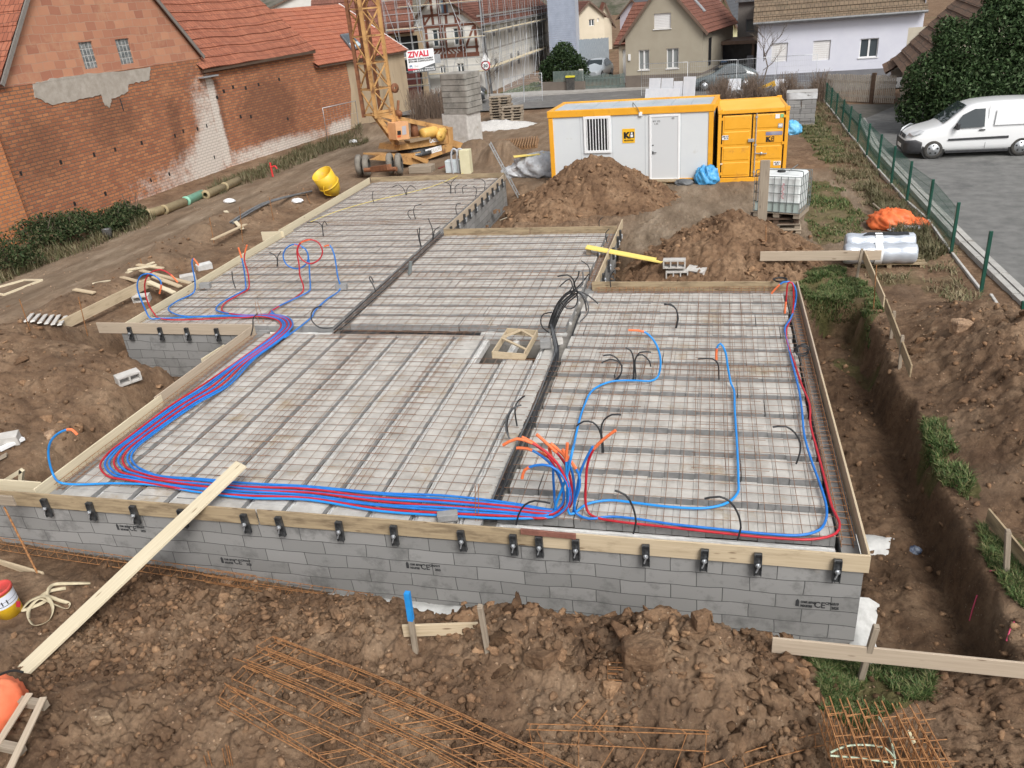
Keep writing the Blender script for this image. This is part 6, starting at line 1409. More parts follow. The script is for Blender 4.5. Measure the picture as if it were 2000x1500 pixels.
# --- third barn with rendered end
FC = Frame(PZ(640, 265), PZ(803, 217)); LC = FC.w; ze = FC.px(710, 108)[1]
b3 = thing('brick_barn', 'farthest barn of the row with a rendered tan wall and roof window', 'barn', FC.o, FC.rot)
xs = FC.px(692, 190)[0]
b = MB(); facade(b, [(0, 0), (xs, 0), (xs-.25, ze), (0, ze)], xcuts=np.arange(0, xs, .25), zcuts=np.arange(0, ze, .25)); lowC = b.build('brick_wall', BRICK, b3, True)
b = MB(); facade(b, [(xs-.9, 0), (LC, 0), (LC, ze), (xs-.3, ze), (xs-.25, ze*.55), (xs-.5, ze*.3)], y=-.02); b.ubox(LC-.02, LC, -.019, 8, 0, ze+.1); b.build('rendered_wall', RENDER_TAN, b3, True)
wall_marks(lowC, FC, [([(640, 270), (690, 248), (690, 232), (640, 250)], .5)]); rdy = 4.6; zr_ = FC.px(650, 9, rdy)[1]
EA, EB, RC, RD = V3(-.2, -.3, ze-.12), V3(LC+.1, -.3, ze-.12), V3(LC+.1, rdy, zr_), V3(-.2, rdy, zr_)
r_ = MB(); tiles(r_, EA, EB, RC, RD, 13, .04, .03, 20); tiles(r_, (LC+.1, 9.4, ze-.1), (-.2, 9.4, ze-.1), RD, RC, 10, .04, 0, 6); r_.build('roof', ROOF_RED2, b3, True)
MB().beam((0, -.2, ze-.16), (LC, -.2, ze-.16), .14, .14).build('eaves_board', WOOD_DARK, b3, True)
MB().beam(EB+V3(.03, 0, .03), RC+V3(.03, 0, .03), .05, .08).build('verge_board', WFRAME, b3, True)
MB().add([(LC-.03, -.02, ze-.02), (LC-.03, 9.2, ze-.02), (LC-.03, rdy, zr_-.1)], [(0, 1, 2)]).build('gable_wall', RENDER_TAN, b3, True)
nn_ = nrm(np.cross(EB-EA, RD-EA)); nW = FC.x*nn_[0]+FC.y*nn_[1]+V3(0, 0, nn_[2])
def on_roof(px, py): return FC.loc(PP(px, py, FC.wld(*EA), nW))
q = [on_roof(*k) for k in [(687, 101), (709, 95), (682, 68), (663, 71)]]
b = MB(); b.prism([p+nn_*.05 for p in q], nn_*.09); sk_ = b.build('roof_window', M('window_grey', (.12, .13, .14), rough=.5), b3, True)
qc = sum(q)/4; b = MB(); b.prism([qc+(p-qc)*.8+nn_*.142 for p in q], nn_*.006); b.build('pane', GLASS, sk_, True)
ql = [q[0]*.75+q[3]*.25, q[1]*.75+q[2]*.25]; b = MB(); b.prism([qc+(p-qc)*.8+nn_*.15 for p in (q[0], q[1], q[1]*.65+q[2]*.35, q[0]*.65+q[3]*.35)], nn_*.006); b.build('blind', M('pale_blind', (.45, .55, .6), rough=.3), sk_, True)
# --- leaning site fence panel by the barn
def mesh_fence(label, A, B, h, nx_=16, nz_=6, lean=(0, 0), name='site_fence', mat=STEEL, group=None, rr=.022, rw=.006):
    A, B = np.array(A, float), np.array(B, float); up = V3(lean[0], lean[1], 1)*h; t = thing(name, label, 'fence panel', A, 0, group); b = MB(); b.tube([A, A+up, B+up, B], rr, 6, closed=True); b.build('tube_frame', mat, t); b = MB()
    for k in range(1, nx_): p = A+(B-A)*k/nx_; b.tube([p, p+up], rw, 3)
    for k in range(1, nz_): b.tube([A+up*k/nz_, B+up*k/nz_], rw, 3)
    b.build('wire_mesh', mat, t); return t
mesh_fence('leaning site fence panel against the brick barn', PZ(641, 281), PZ(703, 264), 1.9, 10, 3, (.12, -.2), rw=.005)
SF = 'temporary site fence panels along the street'
for i, ((x0, y0), (x1, y1), h) in enumerate([((985, 217), (1024, 203), 1.8), ((1024, 203), (1060, 200), 1.8), ((1253, 190), (1342, 188), 1.95), ((1345, 188), (1437, 185), 1.95), ((1440, 185), (1512, 180), 1.95), ((1515, 180), (1592, 176), 1.95)]):
    mesh_fence(['site fence panel leaning beside the pallet stacks', 'site fence panel between the pallets and the cabin roof', 'site fence panel in front of the leaning white boards', 'site fence panel before the dark carport', 'site fence panel behind the bare hedge', 'site fence panel before the lavender house plinth'][i], PZ(x0, y0), PZ(x1, y1), h, 22, 7, (0, .1 if i else .25), group=SF, rw=.004)

# --- generic house
def gable_house(name, label, F, depth, zeL, zeR, apex, wall, roof, holes=(), ov=.3, plinth=None, rows=12, back=None, wx=None, tile_n=6, sides=True, hol_style=None):
    """facade polygon in the frame plane with its ridge running back"""
    t = thing(name, label, 'house', F.o, F.rot); W = wx or F.w; ax_, az_ = apex; b = MB()
    facade(b, [(0, 0), (W, 0), (W, zeR), (ax_, az_), (0, zeL)], holes)
    b.ubox(0, .02, .005, depth, 0, zeL); b.ubox(W-.02, W, .005, depth, 0, zeR); b.poly([(0, depth, 0), (0, depth, zeL), (ax_, depth, az_), (W, depth, zeR), (W, depth, 0)])
    b.build('wall', wall, t, True)
    sL = (az_-zeL)/ax_; sR = (az_-zeR)/(W-ax_); r_ = MB()
    tiles(r_, (-ov, depth+.2, zeL-sL*ov), (-ov, -ov*.7, zeL-sL*ov), (ax_, -ov*.7, az_+.02), (ax_, depth+.2, az_+.02), rows, .035, 0, tile_n)
    tiles(r_, (W+ov, -ov*.7, zeR-sR*ov), (W+ov, depth+.2, zeR-sR*ov), (ax_, depth+.2, az_+.02), (ax_, -ov*.7, az_+.02), rows, .035, 0, tile_n)
    r_.build('roof', roof, t, True)
    b = MB(); b.beam((-ov, -ov*.7, zeL-sL*ov-.08), (ax_, -ov*.7, az_-.06), .04, .16); b.beam((W+ov, -ov*.7, zeR-sR*ov-.08), (ax_, -ov*.7, az_-.06), .04, .16); b.build('barge_board', BROWNTRIM, t, True)
    if plinth: MB().ubox(-.03, W+.03, -.03, depth, .0, plinth[0]).build('plinth', plinth[1], t, True)
    return t
# tan house
FH = Frame(PZ(1223, 177), PZ(1371, 172)); zl = FH.px(1215, 70)[1]; zr2 = FH.px(1371, 52)[1]; ap = FH.px(1296, -38)
hs_ = [FH.rect(1247, 98, 1268, 136), FH.rect(1302, 95, 1325, 133), FH.rect(1277, 27, 1310, 55)]
th = gable_house('tan_house', 'taupe rendered house with steep gable facing the street', FH, 9.5, zl, zr2, ap, W_TAN, ROOF_BROWN, hs_, .35, (.95, W_BROWN), 14)
window(th, FH, hs_[0], glass=GLASS_L); window(th, FH, hs_[1], glass=GLASS_L); window(th, FH, hs_[2], style='shut')
MB().box(FH.w+.0, FH.w+.02, 1.6, 2.4, 1.2, 2.9).build('side_door', DARK, th, True)
u, z = FH.px(1393, 18); b = MB(); sR = (ap[1]-zr2)/(FH.w-ap[0]); xx = FH.w-.6; b.beam((xx, 3.0, zr2+sR*.6+.12), (xx-1.3, 3.0, zr2+sR*1.9+.12), .5, .06); b.build('roof_window', STEEL, th, True)
MB().box(.2, .35, -.08, -.002, 1.9, 2.3).build('letter_box', WFRAME, th, True)
FG_ = Frame(PZ(1195, 168), PZ(1229, 167)); zg = FG_.px(1205, 90)[1]
ga = thing('garage', 'low garage with red tiled roof left of the taupe house', 'garage', FG_.o+FG_.y*1.5, FG_.rot); b = MB(); facade(b, [(0, 0), (FG_.w, 0), (FG_.w, zg), (0, zg)], [(.25, FG_.w-.1, 0, zg-.35)], .2); b.ubox(0, .02, .005, 6, 0, zg); b.build('wall', W_CREAM, ga, True)
MB().box(.25, FG_.w-.1, .12, .16, 0, zg-.35).build('garage_door', WFRAME, ga, True); r_ = MB(); tiles(r_, (-.3, -.3, zg), (FG_.w+.1, -.3, zg), (FG_.w+.1, 4.0, zg+2.6), (-.3, 4.0, zg+2.6), 10, .05, 0, 6); r_.build('roof', ROOF_BROWN, ga, True); MB().box(-.25, FG_.w+.05, .0, 4.4, zg-.12, zg-.02).build('soffit', WFRAME, ga, True)
# half-timbered house
PE = PZ(944, 187); FE = Frame(PE-V3(5.1, -.1, 0), PE); zeE = FE.px(938, 42)[1]; apE = FE.px(872, -22)
hE = [FE.rect(843, 58, 868, 90), FE.rect(884, 55, 907, 87), FE.rect(857, 0, 876, 26), FE.rect(858, 128, 872, 150), FE.rect(892, 124, 908, 148)]
eh = gable_house('timbered_house', 'white half timbered house under renovation behind scaffolding', FE, 26, zeE, zeE, (FE.w*.44, apE[1]), W_HOUSE, ROOF_BROWN, hE, .35, None, 16, tile_n=10)
window(eh, FE, hE[0]); window(eh, FE, hE[1]); window(eh, FE, hE[2], glass=M('blue_film', (.22, .36, .52), rough=.3), style='one'); window(eh, FE, hE[3], sill=False); window(eh, FE, hE[4], sill=False)
b = MB(); zf = FE.px(890, 108)[1]; z1_ = FE.px(890, 48)[1]; z2_ = FE.px(890, 94)[1]; zz3 = FE.px(870, 28)[1]; W = FE.w; sl2 = (apE[1]-zeE)/(W*.46)
def tb_(x0, z0, x1, z1, w_=.18): b.beam((x0, -.015, z0), (x1, -.015, z1), .05, w_)
tb_(0, zf, W, zf, .28); tb_(0, z1_, W, z1_, .22); tb_(0, z2_, W, z2_, .14); tb_(W*.2, zz3, W*.8, zz3, .18)
for fx_ in (.03, .24, .46, .52, .74, .97): tb_(W*fx_, zf+.14, W*fx_, z1_-.11)
for fx_ in (.22, .36, .46, .56, .70): tb_(W*fx_, z1_+.11, W*fx_, zz3+(1.2 if .3 < fx_ < .6 else 0))
for (a, c) in ((.05, .22), (.95, .78)): tb_(W*a, z1_-.2, W*c, zf+.2, .15); tb_(W*(a*.6+.2 if a < .5 else a*.6+.2), z1_+.15, W*(c*.6+.2), zz3, .14)
for i in range(4): tb_(W*(.26+.06*i), zf+.15, W*(.32+.06*i), z2_-.08, .10); tb_(W*(.54+.06*i), z2_-.08, W*(.60+.06*i), zf+.15, .10)
b.build('timber_frame', OAK, eh, True)
b = MB()
for k in range(10):
    y0 = 1.5+k*2.4
    for z0, hh in ((zf+.9, 1.1), (1.2, 1.0)):
        if k % 3 != 2: b.box(W-.001, W+.012, y0, y0+.7, z0, z0+hh)
b.build('side_windows', M('side_window_grey', (.16, .17, .18), (.3, .3, .3), 3, .4), eh, True)
b = MB(); TL = M('grey_timber_line', (.38, .36, .33), rough=.9)
for k in range(22): b.box(W-.001, W+.02, .4+k*1.15, .52+k*1.15, zf, zeE-.3)
for z in (zf, zf+1.6, zf+2.4): b.box(W-.001, W+.022, .1, 25.8, z, z+.12)
b.build('side_timber_frame', TL, eh, True); MB().cyl((W+.38, -.2, zeE-.25), (W+.38, 26, zeE-.25), .09, 8).build('gutter', ZINC, eh, True)
# scaffolding
def scaffold(label, F, x0, x1, y, zt, nb, nl, boards=True, along='x', y0=0, y1=0):
    t = thing('scaffold', label, 'scaffold', F.o, F.rot); b = MB(); L = (x1-x0) if along == 'x' else (y1-y0)
    P = (lambda s, dd, z: (x0+s, y-dd, z)) if along == 'x' else (lambda s, dd, z: (x1+dd, y0+s, z))
    for k in range(nb+1):
        s = L*k/nb
        for dd in (.15, .85): b.tube([P(s, dd, 0), P(s, dd, zt)], .022, 5)
        for j in range(1, nl+1): z = zt*j/nl-.6; b.tube([P(s, .15, z), P(s, .85, z)], .024, 4)
    for j in range(1, nl+1):
        z = zt*j/nl-.6
        for dd in (.15, .85):
            for dz in (0, .5, 1.0): b.tube([P(0, dd, z+dz), P(L, dd, z+dz)], .016, 4)
        d = MB(); d.add([P(0, .2, z+.05), P(L, .2, z+.05), P(L, .8, z+.05), P(0, .8, z+.05), P(0, .2, z+.09), P(L, .2, z+.09), P(L, .8, z+.09), P(0, .8, z+.09)], [(0, 1, 5, 4), (1, 2, 6, 5), (2, 3, 7, 6), (3, 0, 4, 7), (4, 5, 6, 7), (3, 2, 1, 0)]); d.build('deck', WOOD_PALE, t, True)
    for k in range(0, nb, 2): b.tube([P(L*k/nb, .87, 0), P(L*(k+1)/nb, .87, zt*.5)], .02, 4); b.tube([P(L*(k+1)/nb, .87, zt*.5), P(L*k/nb, .87, zt)], .02, 4)
    b.build('poles', STEEL, t, True); return t
scaffold('galvanised scaffold in front of the half timbered gable', FE, -.4, W+.6, -.05, 9.2, 4, 4)
scaffold('long scaffold along the side of the half timbered house', FE, 0, W+.05, 0, 7.2, 12, 3, along='y', y0=.6, y1=26)
# brown roofed barn behind the crane, with dark open bay
FD = Frame(PZ(768, 208), PZ(846, 201)); zd = FD.px(815, 62)[1]
bd = thing('open_barn', 'brown roofed barn with dark open bay behind the banner', 'barn', FD.o+FD.y*1.2, FD.rot); b = MB(); xl = -5.0; xr_ = FD.w-.2
facade(b, [(xl, 0), (xr_, 0), (xr_, zd), (xl, zd)], [(.6, xr_-.45, .0, zd-.25)], .4); b.build('wall', RENDER_TAN, bd, True)
MB().box(.2, xr_, .45, .5, 0, zd).build('open_bay', DARK, bd, True)
MB().box(1.0, xr_-.6, .2, .3, 0, 2.0).build('door', M('red_brown_door', (.12, .035, .03), (.16, .05, .04), 6, .7, stretch=(8, 1, .5)), bd, True)
xrr = FD.px(806, 62)[0]; r_ = MB(); tiles(r_, (xl-.2, -.35, zd), (xrr, -.35, zd), (xrr, 8, zd+8.2), (xl-.2, 8, zd+8.2), 22, .05, .03, 8); r_.build('roof', ROOF_BROWN, bd, True)
b = MB()
for k in range(3): b.box(1.0+k*1.0, 1.7+k*1.0, .05, .09, zd-1.8-.2*k, zd-1.2-.2*k)
b.build('roof_vent', STEEL, bd, True)
scaffold('small scaffold before the dark open barn bay', FD, .3, FD.w-.1, 0.2, 7.4, 3, 4)
# banner
FZ = Frame(PZ(798, 212), PZ(848, 206)); F2 = FZ
X0, Zb = F2.px(796, 144); X1, Zt = F2.px(846, 94); X0 = F2.px(789, 97)[0]+.1
bn = thing('banner', 'white and grey company banner with red lettering hung on the scaffold', 'banner', FZ.o, FZ.rot); b = MB(); wB = X1-X0; hB = Zt-Zb
b.box(X0, X1, -.03, .0, Zb, Zt); b.build('sheet', WHITE, bn, True)
b = MB(); b.prism([(X0, -.034, Zb), (X1, -.034, Zb), (X1, -.034, Zb+hB*.36), (X0+wB*.42, -.034, Zb+hB*.16), (X0, -.034, Zb+hB*.12)], (0, .003, 0)); b.build('grey_field', M('banner_grey', (.09, .095, .10), rough=.7), bn, True)
b = MB(); b.prism([(X0, -.038, Zb+hB*.12), (X0+wB*.2, -.038, Zb+hB*.12), (X0+wB*.42, -.038, Zb+hB*.165), (X0, -.038, Zb+hB*.22)], (0, .003, 0)); b.build('red_field', RED_PRINT, bn, True)
b = MB(); b.box(X0+wB*.07, X0+wB*.16, -.04, -.035, Zb+hB*.2, Zb+hB*.35); bl_ = b.build('emblem', M('emblem_blue', (.03, .13, .3), rough=.6), bn, True)
b = MB(); b.prism([(X0+wB*.085, -.043, Zb+hB*.21), (X0+wB*.145, -.043, Zb+hB*.21), (X0+wB*.145, -.043, Zb+hB*.27), (X0+wB*.115, -.043, Zb+hB*.31), (X0+wB*.085, -.043, Zb+hB*.27)], (0, .002, 0)); b.build('emblem_mark', WHITE, bl_, True)
for (s, fx_, fz_, hh, m, k, bo_) in [('ZIVALI', .06, .70, .30, RED_PRINT, 1.08, .02), ('MAÇONNERIE GÉNÉRALE, RAVALEMENT', .05, .57, .085, BLACK, .92, .004), ('BÉTON ARMÉ, CHARPENTE, ISOLATION', .05, .47, .085, BLACK, .92, .004), ('Zivali', .24, .26, .10, M('banner_pale_text', (.45, .45, .45), rough=.7), 1, 0), ('www.zivali.fr', .62, .15, .085, WHITE, 1, .004), ('03 88 74 70 55 - 06 08 54 36 28', .17, .045, .09, WHITE, 1, .004)]:
    tg = {'ZIVALI': .76, 'Zivali': .15, 'www.zivali.fr': .35}.get(s, .90 if s[0] in 'MB' else .80)*wB
    textmesh('banner_lettering', s, hB*hh*1.15, m, bn, F2.wld(X0+wB*fx_, -.045, Zb+hB*fz_), F2.x, (0, 0, 1), fit=tg, bold=bo_)
# metal clad tower, cream houses and far roofs
FM = Frame(PZ(1076, 141), PZ(1128, 137)); zt_ = FM.px(1100, -60)[1]
mt = thing('metal_building', 'pale blue corrugated metal building behind the round bush', 'building', FM.o, FM.rot); b = MB(); nr = 46
for k in range(nr): z0, z1 = zt_*k/nr, zt_*(k+1)/nr; b.quad((0, 0, z0), (FM.w, 0, z0), (FM.w, -.09, z1), (0, -.09, z1)); b.quad((0, -.09, z1), (FM.w, -.09, z1), (FM.w, 0, z1), (0, 0, z1)); b.quad((FM.w, 0, z0), (FM.w, 8, z0), (FM.w, 8, z1), (FM.w, -.05, z1))
b.quad((0, 8, 0), (0, 0, 0), (0, 0, zt_), (0, 8, zt_)); b.build('cladding', M('blue_white_metal', (.42, .47, .56), (.50, .55, .64), 2, .5), mt, True); MB().box(-.1, FM.w+.1, -.1, 8, zt_, zt_+.2).build('roof', ROOF_SLATE, mt, True)
def far_house(label, a, c, depth, ye, ya, xa, wall, roof, wins=(), name='far_house'):
    F = Frame(PZ(*a), PZ(*c)); ze_ = F.px(a[0], ye)[1]; za_ = F.px(xa, ya)[1]; xx = F.px(xa, ya)[0]
    h = [F.rect(*w_) for w_ in wins]; t = gable_house(name, label, F, depth, ze_, ze_, (min(max(xx, .5), F.w-.5), za_), wall, roof, h, .4, None, 10)
    for r__ in h: window(t, F, r__, sill=False)
    return t
far_house('cream house with a brown red roof between the metal tower and the trees', (1126, 118), (1182, 112), 9, 32, 2, 1150, W_CREAM, ROOF_BROWN, [(1150, 38, 1161, 50), (1166, 36, 1170, 42)])
far_house('far house with an orange tiled gable roof', (1172, 98), (1196, 96), 10, 38, 6, 1182, W_CREAM, ROOF_RED2)
far_house('lilac gabled house far behind the taupe house', (1212, 96), (1262, 94), 10, 30, -2, 1236, W_LILAC, ROOF_SLATE)
far_house('pale yellow house beyond the taupe house side', (1396, 96), (1432, 94), 9, 40, -8, 1414, M('pale_yellow', (.62, .60, .36), rough=.9), ROOF_SLATE)
far_house('slate roofed house peeping over the barns', (560, 150), (690, 140), 8, 10, -30, 620, W_HOUSE, ROOF_SLATE)
Fp = Frame(PZ(1122, 128), PZ(1190, 124)); ch = thing('plank_fence', 'tall bluish grey plank fence right of the metal building', 'fence', Fp.o, Fp.rot); b = MB(); hh = Fp.px(1150, 76)[1]
for k in range(34): b.box(Fp.w*k/34, Fp.w*(k+.93)/34, 0, .03, 0, hh+random.uniform(-.04, .04))
b.build('planks', M('blue_grey_planks', (.25, .29, .32), (.36, .40, .43), 5, .85, stretch=(7, 1, .6)), ch, True)
# grey timber-clad house and carport
FI = Frame(PZ(1437, 140), PZ(1482, 138)); zt_ = FI.px(1450, 4)[1]
gi = thing('clad_house', 'modern house with vertical grey timber cladding', 'house', FI.o, FI.rot); b = MB(); facade(b, [(0, 0), (FI.w, 0), (FI.w, zt_), (0, zt_)], [FI.rect(1457, 38, 1473, 62)]); b.ubox(0, .02, .005, 8, 0, zt_)
b.build('wall', WOODGREY, gi, True); window(gi, FI, FI.rect(1457, 38, 1473, 62), sill=False, style='one', fr=W_PLINTH); MB().box(-.2, FI.w+.2, -.25, 8, zt_, zt_+.18).build('roof', ZINC, gi, True)
FJc = Frame(PZ(1396, 152), PZ(1470, 150)); zc = FJc.px(1430, 80)[1]
cp = thing('carport', 'dark open carport hung with black sheeting', 'carport', FJc.o, FJc.rot); MB().box(0, FJc.w, .5, .55, 0, zc-.1).build('black_sheet', M('black_sheet', (.01, .01, .012), (.03, .03, .035), 3, .35, bmp=.5, bscale=4), cp, True)
b = MB(); b.box(-.1, FJc.w+.1, -.2, 4, zc-.22, zc); b.build('roof', BROWNTRIM, cp, True); b = MB()
for x in (0, FJc.w-.15): b.box(x, x+.15, 0, .15, 0, zc-.23)
b.build('posts', BROWNTRIM, cp, True)
for i, (x, y) in enumerate([(1398, 153), (1411, 152)]):
    p = PZ(x, y); t = thing('wheelie_bin', ['dark wheelie bin with olive lid at the carport', 'dark wheelie bin with blue lid at the carport'][i], 'bin', p); b = MB(); b.prism([p+V3(-.26, -.3, .05), p+V3(.26, -.3, .05), p+V3(.26, .3, .05), p+V3(-.26, .3, .05)], (0, 0, 1.0)); b.build('body', RUBBER, t, bevel=.03); b = MB(); b.prism([p+V3(-.29, -.34, 1.055), p+V3(.29, -.34, 1.055), p+V3(.29, .34, 1.055), p+V3(-.29, .34, 1.055)], (0, 0, .08)); b.build('lid', [M('olive_lid', (.16, .15, .02), rough=.5), M('blue_lid', (.06, .14, .3), rough=.5)][i], t, bevel=.03)
p = PZ(1116, 181); t = thing('wheelie_bin', 'dark wheelie bin with yellow lid beside the street gate', 'bin', p); MB().prism([p+V3(-.3, -.3, .08), p+V3(.3, -.3, .08), p+V3(.3, .3, .08), p+V3(-.3, .3, .08)], (0, 0, .95)).build('body', RUBBER, t, bevel=.03); MB().prism([p+V3(-.33, -.35, 1.035), p+V3(.33, -.35, 1.035), p+V3(.33, .33, 1.035), p+V3(-.33, .33, 1.035)], (0, 0, .1)).build('lid', M('yellow_lid', (.62, .55, .04), rough=.5), t, bevel=.03)
for (x0, x1, yb_, yt, lab) in [(1372, 1377, 150, 115, 'anthracite gate pillar right of the taupe house'), (1457, 1468, 150, 110, 'grey gate pillar left of the lavender house')]:
    F = Frame(PZ(x0, yb_+8), PZ(x1, yb_+8)); hh = F.px(x0, yt)[1]; tag(MB().ubox(F.o[0], F.o[0]+F.w, F.o[1], F.o[1]+.5, F.o[2], F.o[2]+hh).build('gate_pillar', W_PLINTH, bevel=.02), lab, 'pillar')
# lavender house
FJ = Frame(PZ(1475, 168), PZ(1775, 152)); zj = FJ.px(1630, 33)[1]; hJ = [FJ.rect(1508, 85, 1537, 120), FJ.rect(1589, 80, 1620, 117), FJ.rect(1681, 76, 1713, 111)]
lj = thing('lavender_house', 'long pale lavender house with mossy brown roof and dark plinth', 'house', FJ.o, FJ.rot); b = MB(); WJ = FJ.w+.4; facade(b, [(0, 0), (WJ, 0), (WJ, zj), (0, zj)], hJ); b.ubox(0, .02, .005, 9, 0, zj); b.ubox(WJ-.02, WJ, .005, 9, 0, zj+2); b.build('wall', W_LAV, lj, True)
window(lj, FJ, hJ[0], style='shut', sill=False); window(lj, FJ, hJ[1], style='shut', sill=False); window(lj, FJ, hJ[2]); zp = FJ.px(1640, 138)[1]; MB().ubox(-.02, WJ+.02, -.02, .03, 0, zp).build('plinth', W_PLINTH, lj, True)
r_ = MB(); tiles(r_, (-.3, -.4, zj-.05), (WJ+.1, -.4, zj-.05), (WJ+.1, 5, zj+4.8), (-.3, 5, zj+4.8), 16, .05, 0, 10); tiles(r_, (WJ+.1, 10, zj), (-.3, 10, zj), (-.3, 5, zj+4.8), (WJ+.1, 5, zj+4.8), 8, .05, 0, 4); r_.build('roof', ROOF_MOSS, lj, True); MB().cyl((-.3, -.48, zj-.04), (WJ+.1, -.48, zj-.04), .08, 8).build('gutter', ZINC, lj, True)
b = MB(); xw = FJ.px(1620, 5)[0]; b.beam((xw, .7, zj+.75+.1), (xw, 2.0, zj+2.0+.1), .95, .08); wj = b.build('roof_window', W_PLINTH, lj, True); b = MB(); b.beam((xw, .8, zj+.85+.15), (xw, 1.9, zj+1.9+.15), .75, .03); b.build('pane', M('sky_glass', (.25, .38, .40), rough=.1, spec=.8), wj, True)
# old house at the right with tiled eaves
FK = Frame(PZ(1757, 192), PZ(1800, 240)); zk = FK.px(1760, 112)[1]; LK = 7.0
ok_ = thing('old_house', 'old cream house with sagging dark tiled roof behind the big evergreen', 'house', FK.o, FK.rot); b = MB(); facade(b, [(0, 0), (LK, 0), (LK, zk), (0, zk)], [(.9, 1.9, 1.0, zk-.35)], .15); b.ubox(0, .02, .005, 7, 0, zk+1.5); b.build('wall', W_OLD, ok_, True); MB().box(.9, 1.9, .08, .12, 1.0, zk-.35).build('shutter', BROWNTRIM, ok_, True)
r_ = MB(); tiles(r_, (.3, -.55, zk+.05), (LK, -.75, zk-.05), (LK, 6.5, zk+6.2), (-.3, 6.0, zk+6.6), 18, .06, .05, 10); r_.build('roof', ROOF_OLD, ok_, True); r_ = MB(); tiles(r_, (-.5, -.95, zk-.25), (2.0, -1.05, zk-.4), (2.0, .1, zk+.35), (-.5, .1, zk+.45), 3, .05, 0, 4); r_.build('lean_to_roof', ROOF_OLD, ok_, True)
# street furniture along the far side
kind_ = lambda o, l: tag(kind(o, 'structure'), l, 'ground')
A, B = PZ(700, 214, -.55), PZ(1660, 176, -.55)
ROADM = M('asphalt', (.115, .11, .105), (.16, .155, .148), 3, .92, bmp=.25, bscale=60, dirt=((.21, .20, .185), .6, .55))
x0 = -60; far = PZ(1050, 189, -.55)[1]; near = PZ(1020, 214, -.55)[1]
b = MB(); b.quad((-70, near, -.50), (60, near, -.50), (60, far, -.50), (-70, far, -.50)); kind_(b.build('street', ROADM), 'grey street passing behind the building site')
b = MB(); b.box(-70, 60, far, far+.15, -.62, -.38); b.box(-70, 60, far+.152, far+2.2, -.62, -.40); kind_(b.build('pavement', M('pavement_concrete', (.30, .285, .26), (.37, .35, .325), 2, .92, bmp=.2)), 'pale pavement along the far side of the street')
F = Frame(PZ(1143, 180), PZ(1221, 177)); gt = thing('street_gate', 'green grey slatted metal gate before the parked car', 'gate', F.o, F.rot); b = MB(); hg = F.px(1180, 143)[1]; GREEN_G = M('gate_green', (.12, .16, .145), (.16, .20, .185), 4, .6)
n_ = 30
for k in range(n_): x = F.w*k/n_; b.box(x, x+F.w/n_*.62, -.01, .01, .12, hg-.12*math.sin(math.pi*((k*2/n_) % 1)))
b.build('slats', GREEN_G, gt, True); b = MB(); b.box(0, F.w, .012, .05, .3, .38); b.box(0, F.w, .012, .05, hg-.35, hg-.27); b.build('rails', GREEN_G, gt, True)
F = Frame(PZ(1058, 183), PZ(1141, 181)); lw = thing('garden_wall', 'low brown garden wall with green railing under the round bush', 'wall', F.o, F.rot); MB().ubox(0, F.w, 0, .25, 0, .75).build('wall', W_BROWN, lw, True); b = MB()
for k in range(24): x = F.w*(.28+.72*k/24); b.box(x, x+.07, .10, .13, .75, 1.45)
b.build('railing', GREEN_G, lw, True); p = PZ(1136, 180); tag(MB().ubox(p[0]-.14, p[0]+.14, p[1]-.1, p[1]+.2, p[2], p[2]+1.5).build('gate_pillar', CONC, bevel=.02), 'pale concrete gate post beside the green gate', 'pillar')
# white insulation boards leaning by the street
PB = M('white_board', (.66, .68, .72), (.74, .75, .78), 4, .7)
for i, (x0, y0, x1, y1, lab) in enumerate([(1261, 155, 1283, 195, 'leftmost tall white board behind the cabin roof'), (1285, 155, 1307, 195, 'second tall white board behind the cabin roof'), (1308.5, 161, 1326, 195, 'short white board between taller ones behind the cabin roof'), (1328, 152, 1351, 190, 'tallest white board, right of the group behind the cabin roof'), (1259, 174, 1325, 200, 'wide white board in front of the other white boards'), (1420, 155, 1446, 178, 'white board leaning at the lavender house corner pillar'), (1512, 156, 1537, 185, 'stained white board behind the yellow digger arm')]):
    F = Frame(PZ(x0, 196 if i < 5 else y1+2), PZ(x1, 196 if i < 5 else y1+1)); z0 = F.px(x0, y1)[1]; z1 = F.px(x0, y0)[1]; t = MB(); dy = .35 if i < 4 else 0
    t.prism([F.wld(0, dy, max(0, z0)), F.wld(F.w, dy, max(0, z0)), F.wld(F.w, dy+.15, z1), F.wld(0, dy+.15, z1)], F.y*.06); tag(t.build('insulation_board', PB), lab, 'board', 'white boards stored along the street')
# timber picket gate
F = Frame(PZ(1612, 199), PZ(1746, 205)); pg = thing('picket_gate', 'weathered wooden picket gate closing the driveway', 'gate', F.o, F.rot); hg = F.px(1680, 146)[1]; b = MB()
for k in range(38): x = F.w*k/38; b.box(x, x+F.w/38*.6, -.015, .012, .08, hg+random.uniform(-.03, .03))
b.build('pickets', M('picket_wood', (.38, .33, .27), (.50, .45, .38), 6, .85, stretch=(1, 1, .3)), pg, True); b = MB(); b.box(0, F.w, .014, .06, .3, .42); b.box(0, F.w, .014, .06, hg-.42, hg-.28); b.build('rails', M('rail_wood', (.40, .39, .37), (.5, .49, .47), 5, .85), pg, True); b = MB(); x = F.w*.68; b.box(x-.09, x+.09, -.05, .09, 0, hg+.1); b.build('gate_post', WOOD_DARK, pg, True)
tag(MB().ubox(PZ(1742, 200)[0]-.1, PZ(1742, 200)[0]+.4, PZ(1742, 200)[1]+.3, PZ(1742, 200)[1]+.7, .55, 1.15).build('meter_box', CONC, bevel=.02), 'pale meter box by the end of the picket gate', 'box')
